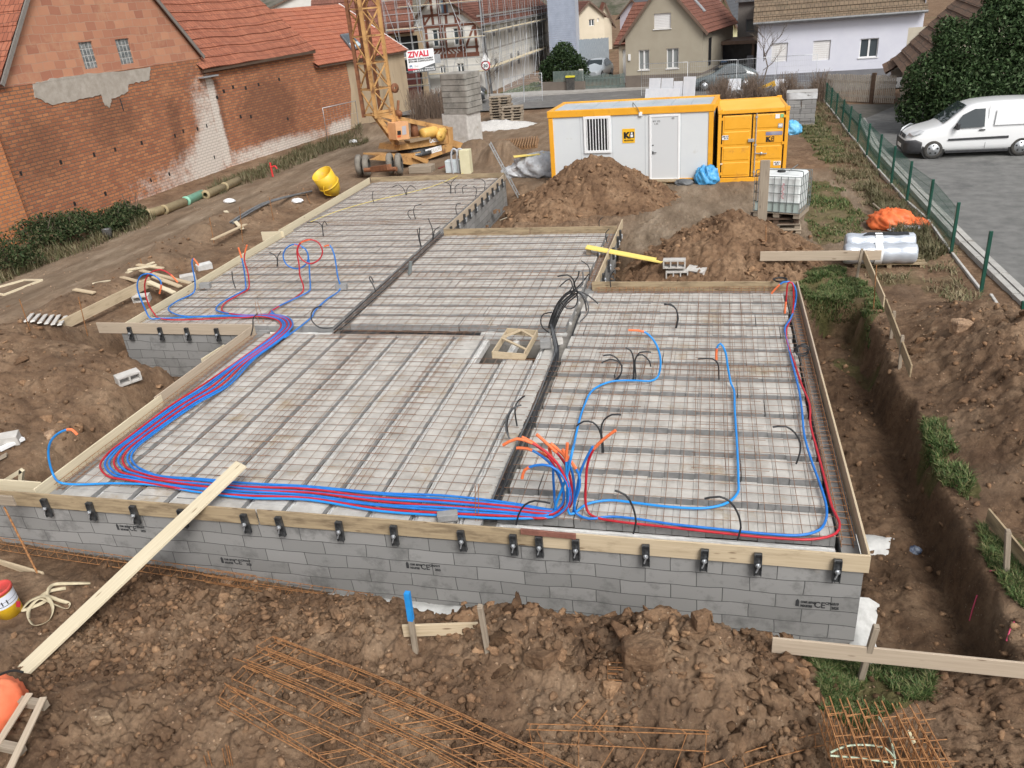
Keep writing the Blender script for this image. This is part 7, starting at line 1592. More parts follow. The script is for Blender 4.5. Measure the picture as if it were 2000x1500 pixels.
# street sign and pole
p = PZ(952, 192); F = Frame(p, p+V3(1, 0, 0)); t = thing('speed_sign', 'round red and white thirty speed limit sign on a grey pole', 'road sign', p); q = PY(950, 118, p[1]); MB().cyl(p, p+V3(0, 0, q[2]+1.1-p[2]), .04, 8).build('pole', STEEL, t)
c = PY(949, 128, p[1]); b = MB(); b.lathe(c, (0, -1, 0), [(0, .05), (.33, .05), (.33, .02)], 24); rg = b.build('disc', RED_PRINT, t); b = MB(); b.lathe(c, (0, -1, 0), [(0, .056), (.25, .056)], 24); b.build('face', WHITE, rg); textmesh('speed_number', '30', .30, BLACK, rg, c+V3(-.17, -.062, -.11), (1, 0, 0), (0, 0, 1), sx=1, bold=.01)
c = PY(948, 113, p[1]); b = MB(); b.prism([c+V3(-.33, -.05, -.25), c+V3(.33, -.05, -.25), c+V3(0, -.05, .32)], (0, .03, 0)); b.build('triangle', WHITE, t)
p = PZ(948, 186); o = MB().cyl(p+V3(.3, .8, 0), p+V3(-.2, .8, 9.5), .09, 8).build('lamp_pole', M('pole_grey', (.10, .105, .11), rough=.5)); tag(o, 'tall dark lamp pole in front of the half timbered house', 'lamp pole')

# ------------------------------------------------------------------ parking area, kerbs, green fence
PK = M('parking_asphalt', (.125, .125, .12), (.19, .188, .18), 2.6, .9, bmp=.3, bscale=70, dirt=((.085, .085, .085), .42, .55))
k0, k1, k2 = PZ(2060, 640, -.55), PZ(1995, 560, -.55), PZ(1612, 206, -.55)
ed = [PZ(1995+60, 625, -.55), PZ(1900, 478, -.55), PZ(1800, 375, -.55), PZ(1720, 290, -.55), PZ(1690, 235, -.55)]
b = MB(); E = [(q[0], q[1], -.47) for q in ed]+[(PZ(1750, 205)[0], 44.0, -.47), (40, 44, -.47), (40, 10, -.47), (ed[0][0]+.3, 10, -.47)]
from mathutils.geometry import tessellate_polygon as tess
tr_ = tess([[Vector(q) for q in E]]); b.add(E, [tuple(t) for t in tr_]); kind_(b.build('parking_area', PK), 'worn grey asphalt parking area with damp patches')
b = MB()
for i in range(len(ed)-1):
    a, c = ed[i], ed[i+1]; n_ = max(1, int(np.linalg.norm(c-a)/1.0)); s = nrm(np.cross(c-a, (0, 0, 1)))
    for k in range(n_):
        p, q = a+(c-a)*k/n_, a+(c-a)*(k+.975)/n_; b.beam(p+V3(0, 0, .0)-s*.09, q+V3(0, 0, .0)-s*.09, .14, .24); b.beam(p-s*.24, q-s*.24, .13, .19)
kind_(b.build('kerb', M('kerb_concrete', (.36, .35, .33), (.45, .44, .41), 3, .92, bmp=.3, dirt=((.2, .18, .15), 2, .58))), 'pale double kerb along the parking area')
drv = MB(); drv.quad(*[tuple(PZ(*q))[:2]+(-.49,) for q in [(1690, 262), (1800, 262), (1752, 208), (1640, 208)]]); kind_(drv.build('driveway', M('mossy_asphalt', (.085, .08, .068), (.125, .115, .10), 2, .95, dirt=((.06, .075, .03), 1.2, .55))), 'dark mossy driveway before the picket gate')
FGN = M('fence_green', (.006, .055, .038), (.010, .075, .05), 5, .45)
posts = [((1935, 451), (1915.5, 573)), ((1872.6, 395), (1857, 497)), ((1823, 350), (1811, 432)), ((1781.6, 314.6), (1770, 396)), ((1749, 285), (1740, 362)), ((1723, 262), (1714, 333)), ((1700, 241), (1692, 307)), ((1681, 222), (1674, 281)), ((1664, 207), (1657, 262)), ((1650, 194), (1644, 243)), ((1637, 182), (1632, 227)), ((1626, 171), (1622, 214)), ((1616, 162), (1613, 203)), ((1609, 155), (1607, 196))]
gf = []
on2 = ['nearest full', 'second', 'third', 'fourth', 'fifth', 'sixth', 'seventh', 'eighth', 'ninth', 'tenth', 'eleventh', 'twelfth', 'thirteenth', 'farthest']
for i, (t_, b_) in enumerate(posts):
    p = PZ(*b_); z = PY(t_[0], t_[1], p[1])[2]; gf.append((p, z)); q = PY(t_[0], t_[1], p[1])
    o = MB().beam(p-V3(0, 0, .1), (p[0]*.35+q[0]*.65, p[1], z), .07, .055, up=(0, 1, 0)).build('fence_post', FGN, bevel=.006); tag(o, f'dark green steel fence post, {on2[i]} along the parking edge', 'fence post', 'green fence posts')
p = PZ(1990, 672); q = PY(2000, 588, p[1]); o = MB().beam(p, q, .07, .055, up=(0, 1, 0)).build('fence_post', FGN, bevel=.006); tag(o, 'dark green fence post cut by the right picture edge', 'fence post', 'green fence posts')
for i in range(1, len(gf)-1):
    (p, z), (q, z2) = gf[i], gf[i+1]; b = MB(); L = np.linalg.norm(q-p); hh = min(z-p[2], z2-q[2])-.03; n_ = int(L/.05); m_ = int(hh/.2)
    for k in range(n_+1): a = p+(q-p)*k/n_; b.tube([a+V3(0, 0, .05), a+V3(0, 0, hh)], .0027 if i < 6 else .0022, 3)
    for k in range(m_+1):
        zz = .06+(hh-.08)*k/m_; b.tube([p+V3(0, -.01, zz), q+V3(0, -.01, zz)], .004, 3)
    tag(b.build('fence_mesh', FGN), f'green welded mesh panel, {on2[i].replace("nearest full", "first")} bay counted from the near end of the fence', 'fence panel', 'green mesh panels')
for i in range(-1, len(gf)-1):
    a = PZ(1840+100, 606) if i < 0 else gf[i][0]; c = gf[i+1][0]
    if i < 0: a = PZ(1958, 618); c = gf[0][0]+V3(.12, -.15, 0)
    d = nrm(c-a); o = MB().beam(a+d*.1+V3(0, 0, -.02), c-d*.1+V3(0, 0, -.02), .06, .22).build('edging_slab', CONC, bevel=.008); tag(o, 'pale concrete edging slab below the '+('first open bay of the fence' if i < 0 else f'{on2[i+1]} post of the green fence'), 'edging slab', 'edging slabs under the green fence')

# ------------------------------------------------------------------ tower crane base
FT = Frame(PZ(745, 338), PZ(905, 298))
def T(px, py, dy=0): u, z = FT.px(px, py, dy); return FT.wld(u, dy, z)
cr = thing('tower_crane', 'rusty yellow tower crane with lattice mast on a wheeled chassis', 'crane', FT.o)
# mast: a square lattice, vertical
A0, A1 = T(735, 226), T(769, 226); mx = nrm(V3(*(A1-A0)[:2], 0)); mwid = np.linalg.norm((A1-A0)[:2]); my = V3(-mx[1], mx[0], 0); zb_ = A0[2]; zt_ = T(703, 0)[2]+9
def leg(i, j, z): return V3(A0[0], A0[1], z)+mx*mwid*i+my*mwid*j
for i in (0, 1):
    for j in (0, 1): m = MB(); m.beam(leg(i, j, zb_-(.9 if (i, j) == (1, 0) else .1)), leg(i, j, zt_), .13, .13); m.build('mast_leg', CRANE_Y if j == 0 else CRANE_R, cr)
b = MB(); st_ = 1.02; n_ = int((zt_-zb_)/st_)
for k in range(n_):
    z0, z1 = zb_+k*st_, zb_+(k+1)*st_
    for (p, q) in (((0, 0), (1, 0)), ((1, 0), (1, 1)), ((1, 1), (0, 1)), ((0, 1), (0, 0))):
        b.beam(leg(*p, z0), leg(*q, z0), .055, .055)
        if k % 2: b.beam(leg(*p, z0), leg(*q, z1), .05, .05)
        else: b.beam(leg(*q, z0), leg(*p, z1), .05, .05)
        if p == (0, 0): b.beam(leg(*q, z0), leg(*p, z1), .04, .04) if k % 2 else b.beam(leg(*p, z0), leg(*q, z1), .04, .04)
b.build('mast_lattice', CRANE_Y, cr)
b = MB(); b.beam(leg(.5, .8, zb_+1), leg(.5, .8, zt_), .24, .24); b.build('inner_mast', CRANE_R, cr)
b = MB(); c = T(771, 172, -.1); b.lathe(c, FT.y, [(.05, -.03), (.20, -.03), (.20, .03), (.05, .03)], 16); b.build('pulley', CRANE_R, cr)
b = MB(); b.cyl(T(777, 215, .1), T(777, 232, .1), .13, 10); b.cyl(T(778, 196, .1), T(777, 215, .1), .06, 8); b.lathe(T(781, 222, -.1), FT.y, [(0, -.06), (.11, -.05), (.11, .05)], 10); b.build('slewing_motor', CRANE_R, cr)
b = MB(); b.beam(T(731, 222, .1), T(775, 282, .1), .20, .22); b.beam(T(731, 222, .9), T(775, 280, .9), .16, .2); b.build('rear_strut', CRANE_Y, cr)
b = MB(); b.beam(T(733, 222, .05), T(872, 252, .05), .12, .18); b.beam(T(733, 222, .95), T(872, 250, .95), .12, .16); b.build('tie_strut', CRANE_Y, cr)
b = MB(); b.beam(T(733, 226, .1), T(772, 245, .1), .07, .07); b.beam(T(768, 228, 0), T(768, 282, 0), .10, .10); b.beam(T(736, 220, 0), T(771, 213, 0), .1, .1); b.build('brace', CRANE_Y, cr)
b = MB(); b.prism([T(779, 294, -.1), T(782, 283, -.1), T(883, 262, -.1), T(883, 279, -.1)], FT.y*1.5); b.build('slewing_platform', CRANE_Y, cr)
b = MB(); b.prism([T(875, 252, -.16), T(884, 248, -.16), T(886, 280, -.16), T(877, 283, -.16)], FT.y*1.6); b.prism([T(868, 252, 0), T(875, 251, 0), T(876, 264, 0), T(869, 266, 0)], FT.y*1.2); b.build('rear_frame', CRANE_Y, cr)
b = MB(); b.prism([T(772, 240, -.55), T(797, 237, -.55), T(800, 271, -.55), T(775, 274, -.55)], FT.y*.55); cb = b.build('control_cabinet', CRANE_P, cr, bevel=.02)
b = MB(); b.prism([T(776, 256, -.56), T(783, 255, -.56), T(783.5, 263, -.56), T(776.5, 264, -.56)], FT.y*.008); b.build('control_panel', BLACK, cb); b = MB(); b.prism([T(785, 247, -.56), T(793, 245, -.56), T(794, 262, -.56), T(786, 264, -.56)], FT.y*.008); b.build('notice', M('notice_grey', (.42, .40, .42), rough=.6), cb); b = MB(); b.prism([T(776, 265, -.56), T(783, 264, -.56), T(783, 268, -.56), T(776.5, 269, -.56)], FT.y*.008); b.build('warning_label', M('warning_red', (.6, .12, .04), rough=.6), cb)
CWY = M('motor_yellow', (.62, .36, .08), (.70, .44, .12), 3, .5, dirt=((.2, .09, .04), 4, .6))
b = MB(); b.lathe(T(824, 262, -.1), FT.x, [(0, 0), (.22, 0), (.24, .1), (.24, .75), (.20, .85), (0, .85)], 18); b.lathe(T(855, 258, -.1), FT.x, [(0, 0), (.16, 0), (.16, .4), (0, .4)], 14); b.build('winch_motor', CWY, cr)
b = MB(); b.lathe(T(861, 265, -.35), FT.y, [(.04, -.06), (.25, -.05), (.25, .05), (.1, .12)], 18); b.lathe(T(861, 265, -.42), FT.y, [(0, -.02), (.07, -.02), (.07, .05)], 10); b.build('winch_disc', CWY, cr)
b = MB(); b.lathe(T(811, 266, .2), (0, 0, 1), [(.0, 0), (.2, 0), (.16, .35), (.13, .62), (0, .66)], 14); b.build('filler_neck', CRANE_R, cr)
b = MB(); b.prism([T(800, 275, -.3), T(840, 267, -.3), T(842, 271, -.3), T(802, 279, -.3)], FT.y*.4); b.build('side_tray', M('tray_brown', (.26, .19, .12), rough=.85), cr)
b = MB(); b.lathe(T(808, 297, .55)-V3(0, 0, .1), (0, 0, 1), [(0, 0), (.85, 0), (.85, .16), (.72, .16), (.72, .28), (0, .28)], 28); b.build('slewing_ring', STEEL_DK, cr)
b = MB(); b.prism([T(806, 300, -.15), T(884, 279, -.15), T(884, 294, -.15), T(834, 312, -.15), T(806, 318, -.15)], FT.y*1.3); b.build('chassis_beam', CRANE_Y, cr)
b = MB(); b.prism([T(724, 312, -.3), T(744, 303, -.3), T(803, 301, -.3), T(838, 313, -.3), T(833, 321, -.3), T(800, 322, -.3), T(760, 315, -.3)], FT.y*.12); b.prism([T(726, 309, 1.1), T(744, 301, 1.1), T(806, 299, 1.1), T(806, 311, 1.1), T(760, 313, 1.1)], FT.y*.12); b.prism([T(744, 302, -.18), T(806, 300, -.18), T(806, 303, -.18), T(744, 305, -.18)], FT.y*1.3); b.build('front_frame', CRANE_Y, cr)
for a, c, w_, h_ in ((T(806, 305, -.4), T(834, 318, -.4), .1, .14), (T(882, 279, 0), T(918, 292, 0), .16, .28), (T(882, 279, .9), T(916, 289, .9), .16, .28)): MB().beam(a, c, w_, h_).build('outrigger', CRANE_Y, cr)
b = MB(); b.box(0, .01, 0, .01, 0, .01); b = MB(); b.cyl(T(883, 296, .1), T(884, 315, .1), .10, 8); b.cyl(T(902, 292, .8), T(903, 306, .8), .10, 8); b.build('support_jack', STEEL_DK, cr)
for (pa, pb_, s, nm) in [((832, 303), (863, 294), 'CADILLON', -.158), ((839, 280), (872, 274), 'CADILLON', -.108)]:
    a, c = T(pa[0], pa[1], nm), T(pb_[0], pb_[1], nm); d = c-a; h = .24; L = np.linalg.norm(d); u = nrm(d)
    if nm < -.15: m = MB(); m.prism([a, c, c+V3(0, 0, h), a+V3(0, 0, h)], FT.y*.006); pl_ = m.build('name_plate', WHITE, cr); textmesh('plate_lettering', s, h*.85, M('plate_grey_text', (.42, .36, .26), rough=.7), pl_, a+u*.1+V3(0, 0, .05)-FT.y*.004, u, (0, 0, 1), sx=L*.9/(h*.85*5.4))
    else: textmesh('platform_lettering', s, h*.9, WHITE, cr, a+V3(0, 0, .02)-FT.y*.004, u, (0, 0, 1), sx=L*.95/(h*.9*5.4), bold=.01)
axd = nrm(V3(.96, .22, 0))
for (px_1, py_1) in [(705, 330), (719, 331), (765, 327), (782, 328)]:
    c = PZ(px_1, py_1+13, -.55); c[2] = -.55+.44; tw = .24; m = MB(); m.lathe(c-axd*tw/2, axd, [(.26, .0), (.36, -.005), (.42, .03), (.44, .07), (.44, tw-.07), (.42, tw-.03), (.36, tw+.005), (.26, tw)], 30); ty = m.build('tyre', TYRE_DUSTY, cr)
    m = MB(); m.lathe(c-axd*tw/2, axd, [(.27, tw-.01), (.24, tw-.07), (.10, tw-.09), (.09, tw-.02), (0, tw-.02)], 24); m.lathe(c-axd*tw/2, axd, [(0, .1), (.27, .1)], 20); m.build('rim', RUBBER, ty)
a = PZ(705, 345, -.11); c = PZ(782, 341, -.11); b = MB(); b.cyl(PZ(712, 332, -.11), PZ(775, 330, -.11), .09, 10); b.beam(PZ(728, 330, -.05), PZ(760, 326, .1), .25, .2); b.build('axle', CRANE_R, cr)
# loose things round the crane
BALL = M('stained_concrete_weight', (.21, .198, .175), (.33, .315, .285), 2.0, .95, bmp=.3, bscale=20, dirt=((.12, .115, .105), 1.4, .54))
yb_ = 38.6; lean_ = []
ux_, uy_ = nrm(V3(.955, -.295, 0)), nrm(V3(.295, .955, 0))
def wblock(name, label, zc0, zc1, cxp, hw, hd, mat, ch=.28):
    c = PY(cxp[0], cxp[1], yb_); pts = [(-hw, -hd+ch), (-hw+ch*.6, -hd), (hw-.05, -hd), (hw, -hd+.05), (hw, hd), (-hw, hd)]
    m = MB(); m.prism([V3(c[0], yb_+.8, zc0)+ux_*x+uy_*y for x, y in pts], (0, 0, zc1-zc0)); return tag(m.build(name, mat, bevel=.03), label, 'concrete weight', 'crane ballast weights')
ztop = PY(893, 144, yb_)[2]; zmid = PY(893, 224, yb_)[2]
wblock('ballast_weight', 'plain pale concrete base block under the stacked crane weights', -.6, zmid, (893, 250), .78, .62, CONC, .1)
n_ = 7; hh = (ztop-zmid)/n_
for k in range(n_):
    wblock('ballast_weight', 'stained concrete crane weight, '+['lowest', 'second from the bottom', 'third from the bottom', 'middle one', 'third from the top', 'second from the top', 'topmost'][k]+' of the stack', zmid+hh*k+.012, zmid+hh*(k+1)-.012, (889, 180), .80+.02*(k % 2), .66, BALL)
c = PY(906, 300, 35.5); b = MB(); b.prism([PZ(903, 306)+V3(0, 0, .0), PZ(918, 305), PZ(917, 297), PZ(904, 298)], (0, 0, .02)); 
p = PZ(913, 338); o = MB().ubox(p[0]-.22, p[0]+.2, p[1]-.2, p[1]+.2, p[2], p[2]+.95).build('insulation_block', M('cream_foam', (.62, .58, .38), (.68, .64, .44), 4, .8), bevel=.01); tag(o, 'upright cream foam block behind the far right board', 'foam block')
p = PZ(889, 336); o = MB().ubox(p[0]-.35, p[0]+.3, p[1]-.2, p[1]+.2, p[2], p[2]+.5).build('foam_pack', M('pale_blue_foam', (.50, .56, .58), (.58, .63, .65), 4, .8), bevel=.02); tag(o, 'low pale block with hooked cable ducts beside the cream foam block', 'foam block')
for i, dx in enumerate((0, .25)): o = MB().tube(spline([p+V3(dx, -.25, 0), p+V3(dx, -.25, .8), p+V3(dx+.1, -.25, .98), p+V3(dx+.24, -.25, .92), p+V3(dx+.26, -.25, .7)], .08), .04, 8).build('duct_hook', M('pale_duct', (.45, .47, .5), rough=.5)); tag(o, ['left', 'right'][i]+' hooked pale duct beside the cream foam block', 'duct')
p = PZ(825, 336); o = MB().ubox(p[0]-.5, p[0]+.5, p[1]-.3, p[1]+.3, p[2], p[2]+.30).build('timber_blocks', WOOD_GREY, bevel=.02); tag(o, 'low grey timber pack under the crane front', 'timber')
p = PZ(858, 330); o = MB().beam(p, PZ(893, 316), .12, .08).build('steel_bar', M('dark_red_steel', (.18, .03, .025), rough=.7)); tag(o, 'dark red steel bar lying under the crane', 'bar')
# corrugated rusty sheet pile rack behind the ladder
a, c2, d2, e2 = PZ(967, 296), PZ(1050, 290), PZ(1053, 272), PZ(975, 280); b = MB(); n_ = 16
for k in range(n_):
    s0, s1 = k/n_, (k+.55)/n_; b.prism([a+(c2-a)*s0, a+(c2-a)*s1, e2+(d2-e2)*s1, e2+(d2-e2)*s0], (0, 0, .18))
b.prism([a, c2, d2, e2], (0, 0, .05)); tag(b.build('trench_sheet', M('rusty_sheet', (.20, .11, .05), (.30, .17, .08), 3, .8)), 'rusty ribbed steel trench sheet lying behind the ladder', 'steel sheet')

# wrapped pallet of concrete blocks behind the container
p = PZ(1562, 243); t = thing('block_pallet', 'wrapped pallet of grey concrete blocks right of the yellow container', 'block pallet', p, R(-6)); bw = brickmat('stacked_blocks', (.26, .255, .25), (.34, .335, .325), (.10, .10, .10), .5, .2, .008, .93, bstr=.6)
b = MB()
for k in range(7):
    for i in range(2): j = random.uniform(-.02, .02); b.ubox(-.62+.63*i+j, -.005+.63*i+j, -.5+j, .5+j, .02+.205*k, .22+.205*k)
b.build('blocks', bw, t, True); rows = []
for z in np.linspace(.75, 1.46, 6): rows.append([((.64+.02*math.sin(a*5+z*9))*math.cos(a)*1.02/max(abs(math.cos(a)), abs(math.sin(a))), (.52+.02*math.sin(a*4+z*7))*math.sin(a)*1.02/max(abs(math.cos(a)), abs(math.sin(a))), z) for a in np.linspace(0, 6.283, 33)])
wr_m = M('torn_wrap', (.55, .56, .57), (.68, .69, .70), 4, .3, bmp=.6, bscale=8); b = MB(); b.grid(rows[3:]); b.build('plastic_wrap', wr_m, t, True); MB().box(-.66, .66, -.53, .53, 1.455, 1.47).build('top_sheet', M('grey_top', (.40, .39, .37), (.5, .49, .47), 4, .7), t, True)

# ------------------------------------------------------------------ vehicles
def car(name, label, F0, stations, glass, mat, wb, wr, L, hw, cat, extra=None, bump_mat=None, plate=None):
    """stations: (x, z_bottom, z_belt, z_top, half width at belt, half width at top)"""
    t = thing(name, label, cat, F0.o, F0.rot); b = MB(); rows = []
    for (x, zb_, zs, zt_, w1, w2) in stations:
        r_ = [(0, zb_), (w1*.86, zb_), (w1*.985, zb_+.08), (w1, (zb_+zs)/2), (w1*.985, zs), (w2+(w1-w2)*.35, zs+(zt_-zs)*.55), (w2, zt_-.07*min(1, (zt_-zs)*3)), (w2*.86, zt_-.015), (0, zt_)]
        ring = [(x, hw-y, z) for y, z in r_]+[(x, hw+y, z) for y, z in r_[::-1]]; rows.append(ring)
    b.grid(rows); b.poly(rows[0][::-1]); b.poly(rows[-1]); o = b.build('body', mat, t, True)
    md = o.modifiers.new('sub', 'SUBSURF'); md.levels = 1; md.render_levels = 1
    for (nm, side, pts, m, off) in glass:
        g = MB()
        if side == 'poly': g.poly(pts)
        else:
            for s in (-1, 1):
                q = [(x, hw+s*(y+off), z) for x, y, z in pts]; MB().poly(q if s < 0 else q[::-1]).build(nm, m, t, True)
        g.build(nm, m, t, True)
    for xw in wb:
        for s in (-1, 1):
            y = hw+s*(hw-.11); wn = MB(); ax_ = V3(0, s, 0); wn.lathe((xw, y, wr), ax_, [(.20, .105), (wr-.05, .115), (wr-.01, .09), (wr, .05), (wr, -.10), (.2, -.10)], 26); ty = wn.build('wheel', RUBBER, t, True)
            wn = MB(); wn.lathe((xw, y, wr), ax_, [(0, .118), (.05, .118), (.06, .10), (.21, .105), (.215, .09)], 20); rm = wn.build('hubcap', STEEL, ty, True)
            wn = MB()
            for k in range(5):
                a = k*1.2566+.3; wn.lathe((xw+.14*math.cos(a), y+s*.109, wr+.14*math.sin(a)), ax_, [(0, .0), (.032, .0)], 8)
            wn.build('hubcap_holes', BLACK, rm, True)
            ar = MB(); ar.lathe((xw, y-s*.02, wr+.01), ax_, [(0, .10), (wr+.055, .10)], 26); ar.build('wheel_arch', BLACK, t, True)
    if extra: extra(t)
    return t
VANW = M('van_white', (.76, .77, .775), rough=.28, coat=.6); PLAST = M('grey_bumper_plastic', (.030, .031, .034), (.05, .05, .055), 8, .55)
pf, pr2 = PZ(1820, 311, -.47), PZ(1983, 305, -.47); dv = nrm(pr2-pf); FV = Frame(pf-dv*.88, pr2+dv*.7)
st_ = [(.0, .30, .52, .60, .60, .5), (.06, .20, .58, .74, .76, .62), (.22, .18, .66, .86, .85, .72), (.5, .18, .76, .97, .895, .78), (.88, .19, .82, 1.05, .905, .79), (1.12, .19, .88, 1.12, .91, .76), (1.45, .19, .93, 1.42, .915, .72), (1.78, .19, .95, 1.68, .915, .70), (2.1, .19, .96, 1.79, .915, .71), (2.9, .19, .98, 1.83, .915, .74), (3.6, .19, .98, 1.82, .915, .74), (4.1, .2, .98, 1.79, .905, .73), (4.25, .26, .95, 1.70, .88, .70), (4.28, .32, .9, 1.55, .84, .66)]
gl = [('windscreen', 'poly', [(1.13, .915-.70, 1.16), (1.13, .915+.70, 1.16), (1.80, .915+.60, 1.70), (1.80, .915-.60, 1.70)], CAR_GLASS, 0),
      ('side_window', 'both', [(1.40, .905, .995), (2.36, .925, 1.02), (2.34, .80, 1.60), (2.02, .80, 1.60), (1.66, .825, 1.42)], CAR_GLASS, .012),
      ('door_seam', 'both', [(2.46, .926, .30), (2.475, .926, .30), (2.475, .78, 1.70), (2.46, .78, 1.70)], M('seam_grey', (.2, .2, .205), rough=.6), .004),
      ('side_panel_recess', 'both', [(2.66, .925, 1.06), (3.9, .92, 1.06), (3.86, .82, 1.56), (2.70, .82, 1.56)], M('van_white_panel', (.70, .71, .715), rough=.3, coat=.6), .012),
      ('rub_strip', 'both', [(1.30, .922, .60), (3.15, .922, .62), (3.15, .922, .70), (1.30, .922, .67)], PLAST, .012),
      ('sill', 'both', [(1.26, .91, .19), (3.2, .91, .19), (3.2, .918, .27), (1.26, .918, .27)], PLAST, .008)]
def van_extra(t):
    b = MB(); rows = []
    for (x, z0, z1, w1) in [(-.03, .30, .50, .55), (.0, .22, .60, .72), (.10, .19, .64, .82), (.30, .185, .66, .885), (.50, .185, .58, .917)]:
        r_ = [(0, z0), (w1*.9, z0), (w1, z0+.1), (w1, z1-.06), (w1*.97, z1), (0, z1)]; rows.append([(x, .915-y, z) for y, z in r_]+[(x, .915+y, z) for y, z in r_[::-1]])
    b.grid(rows); b.poly(rows[0][::-1]); b.build('bumper', PLAST, t, True)
    for s in (-1, 1):
        b = MB(); P3 = lambda x, y, z: (x, .915+s*y, z); b.poly([P3(.05, .50, .75), P3(.20, .84, .80), P3(.55, .885, .93), P3(.42, .80, .98), P3(.12, .60, .87)][::-1 if s > 0 else 1]); b.build('headlight', M('headlight', (.50, .52, .54), rough=.12, spec=.9), t, True)
        b = MB(); b.obox((1.52, .915+s*1.0, 1.08), (.06, 0, 0), (0, .09, 0), (0, 0, .11)); b.build('mirror', PLAST, t, True, bevel=.03)
        b = MB(); b.box(2.22, 2.40, .915+s*.92-.012, .915+s*.92+.012, .90, .94); b.build('door_handle', PLAST, t, True)
    b = MB(); b.poly([(.01, .915-.42, .66), (.01, .915+.42, .66), (.06, .915+.40, .78), (.06, .915-.40, .78)][::-1]); b.build('grille', PLAST, t, True)
    b = MB(); b.poly([(-.01, .915-.05, .70), (.0, .915, .64), (-.01, .915+.05, .70), (.03, .915, .80)][::-1]); b.build('badge', STEEL, t, True)
    b = MB(); b.box(-.045, -.03, .915-.26, .915+.26, .34, .45); b.build('number_plate', WHITE, t, True)
car('white_van', 'white panel van parked on the asphalt by the green fence', FV, st_, gl, VANW, (.88, 3.58), .315, 4.28, .915, 'van', van_extra)
cs_ = [(.0, .32, .55, .66, .6, .5), (.12, .2, .6, .74, .8, .65), (.9, .19, .72, .92, .87, .74), (1.25, .19, .8, 1.0, .875, .70), (1.8, .19, .85, 1.36, .875, .60), (2.2, .19, .86, 1.46, .875, .58), (2.9, .19, .87, 1.44, .875, .58), (3.5, .2, .86, 1.2, .86, .6), (3.85, .22, .8, 1.0, .84, .64), (4.0, .3, .7, .8, .78, .6)]
def sgl(m): return [('windscreen', 'poly', [(1.28, .875-.66, 1.03), (1.28, .875+.66, 1.03), (1.82, .875+.55, 1.37), (1.82, .875-.55, 1.37)], m, 0), ('side_window', 'both', [(1.45, .86, .92), (3.3, .85, .95), (2.95, .63, 1.36), (2.0, .63, 1.38)], m, .03), ('rear_window', 'poly', [(3.05, .875-.54, 1.38), (3.05, .875+.54, 1.38), (3.6, .875+.58, 1.12), (3.6, .875-.58, 1.12)], m, 0)]
def park(label, a, rz, mat, name='parked_car'):
    F = Frame(a, a+V3(math.cos(rz), math.sin(rz), 0)); return car(name, label, F, cs_, sgl(CAR_GLASS), mat, (.75, 3.2), .31, 4.0, .875, 'car')
park('dark grey car half hidden behind the concrete weights', PZ(833, 212, -.5), R(8), M('dark_car_paint', (.03, .034, .038), rough=.25, coat=.7))
park('dark blue car end showing past the barn corner', PZ(800, 212, -.5), R(120), M('navy_car_paint', (.025, .03, .045), rough=.25, coat=.7))
park('silver car parked behind the green slatted gate', PZ(1172, 158, -.5)+V3(0, 0, 0), R(80), M('silver_car_paint', (.42, .46, .49), rough=.3, coat=.6))
park('dark silver car behind the site fence at the carport', PZ(1352, 180, -.5), R(4), M('grey_car_paint', (.10, .12, .125), rough=.25, coat=.7))
# mini digger arm
t = thing('digger_arm', 'small yellow digger arm raised behind the storage container', 'digger arm', PZ(1480, 198)); q0 = PZ(1480, 200)
yq = q0[1]; b = MB(); DG = M('digger_yellow', (.72, .40, .03), (.78, .46, .05), 3, .5); b.beam(PY(1476, 184, yq), PY(1481, 176, yq), .22, .3); b.beam(PY(1478, 178, yq), PY(1514, 162, yq), .2, .26); b.build('boom', DG, t); b = MB(); b.beam(PY(1488, 176, yq-.15), PY(1508, 167, yq-.15), .07, .07); b.build('ram', STEEL, t); MB().beam(PY(1476, 186, yq), q0, .3, .4).build('mount', STEEL_DK, t)

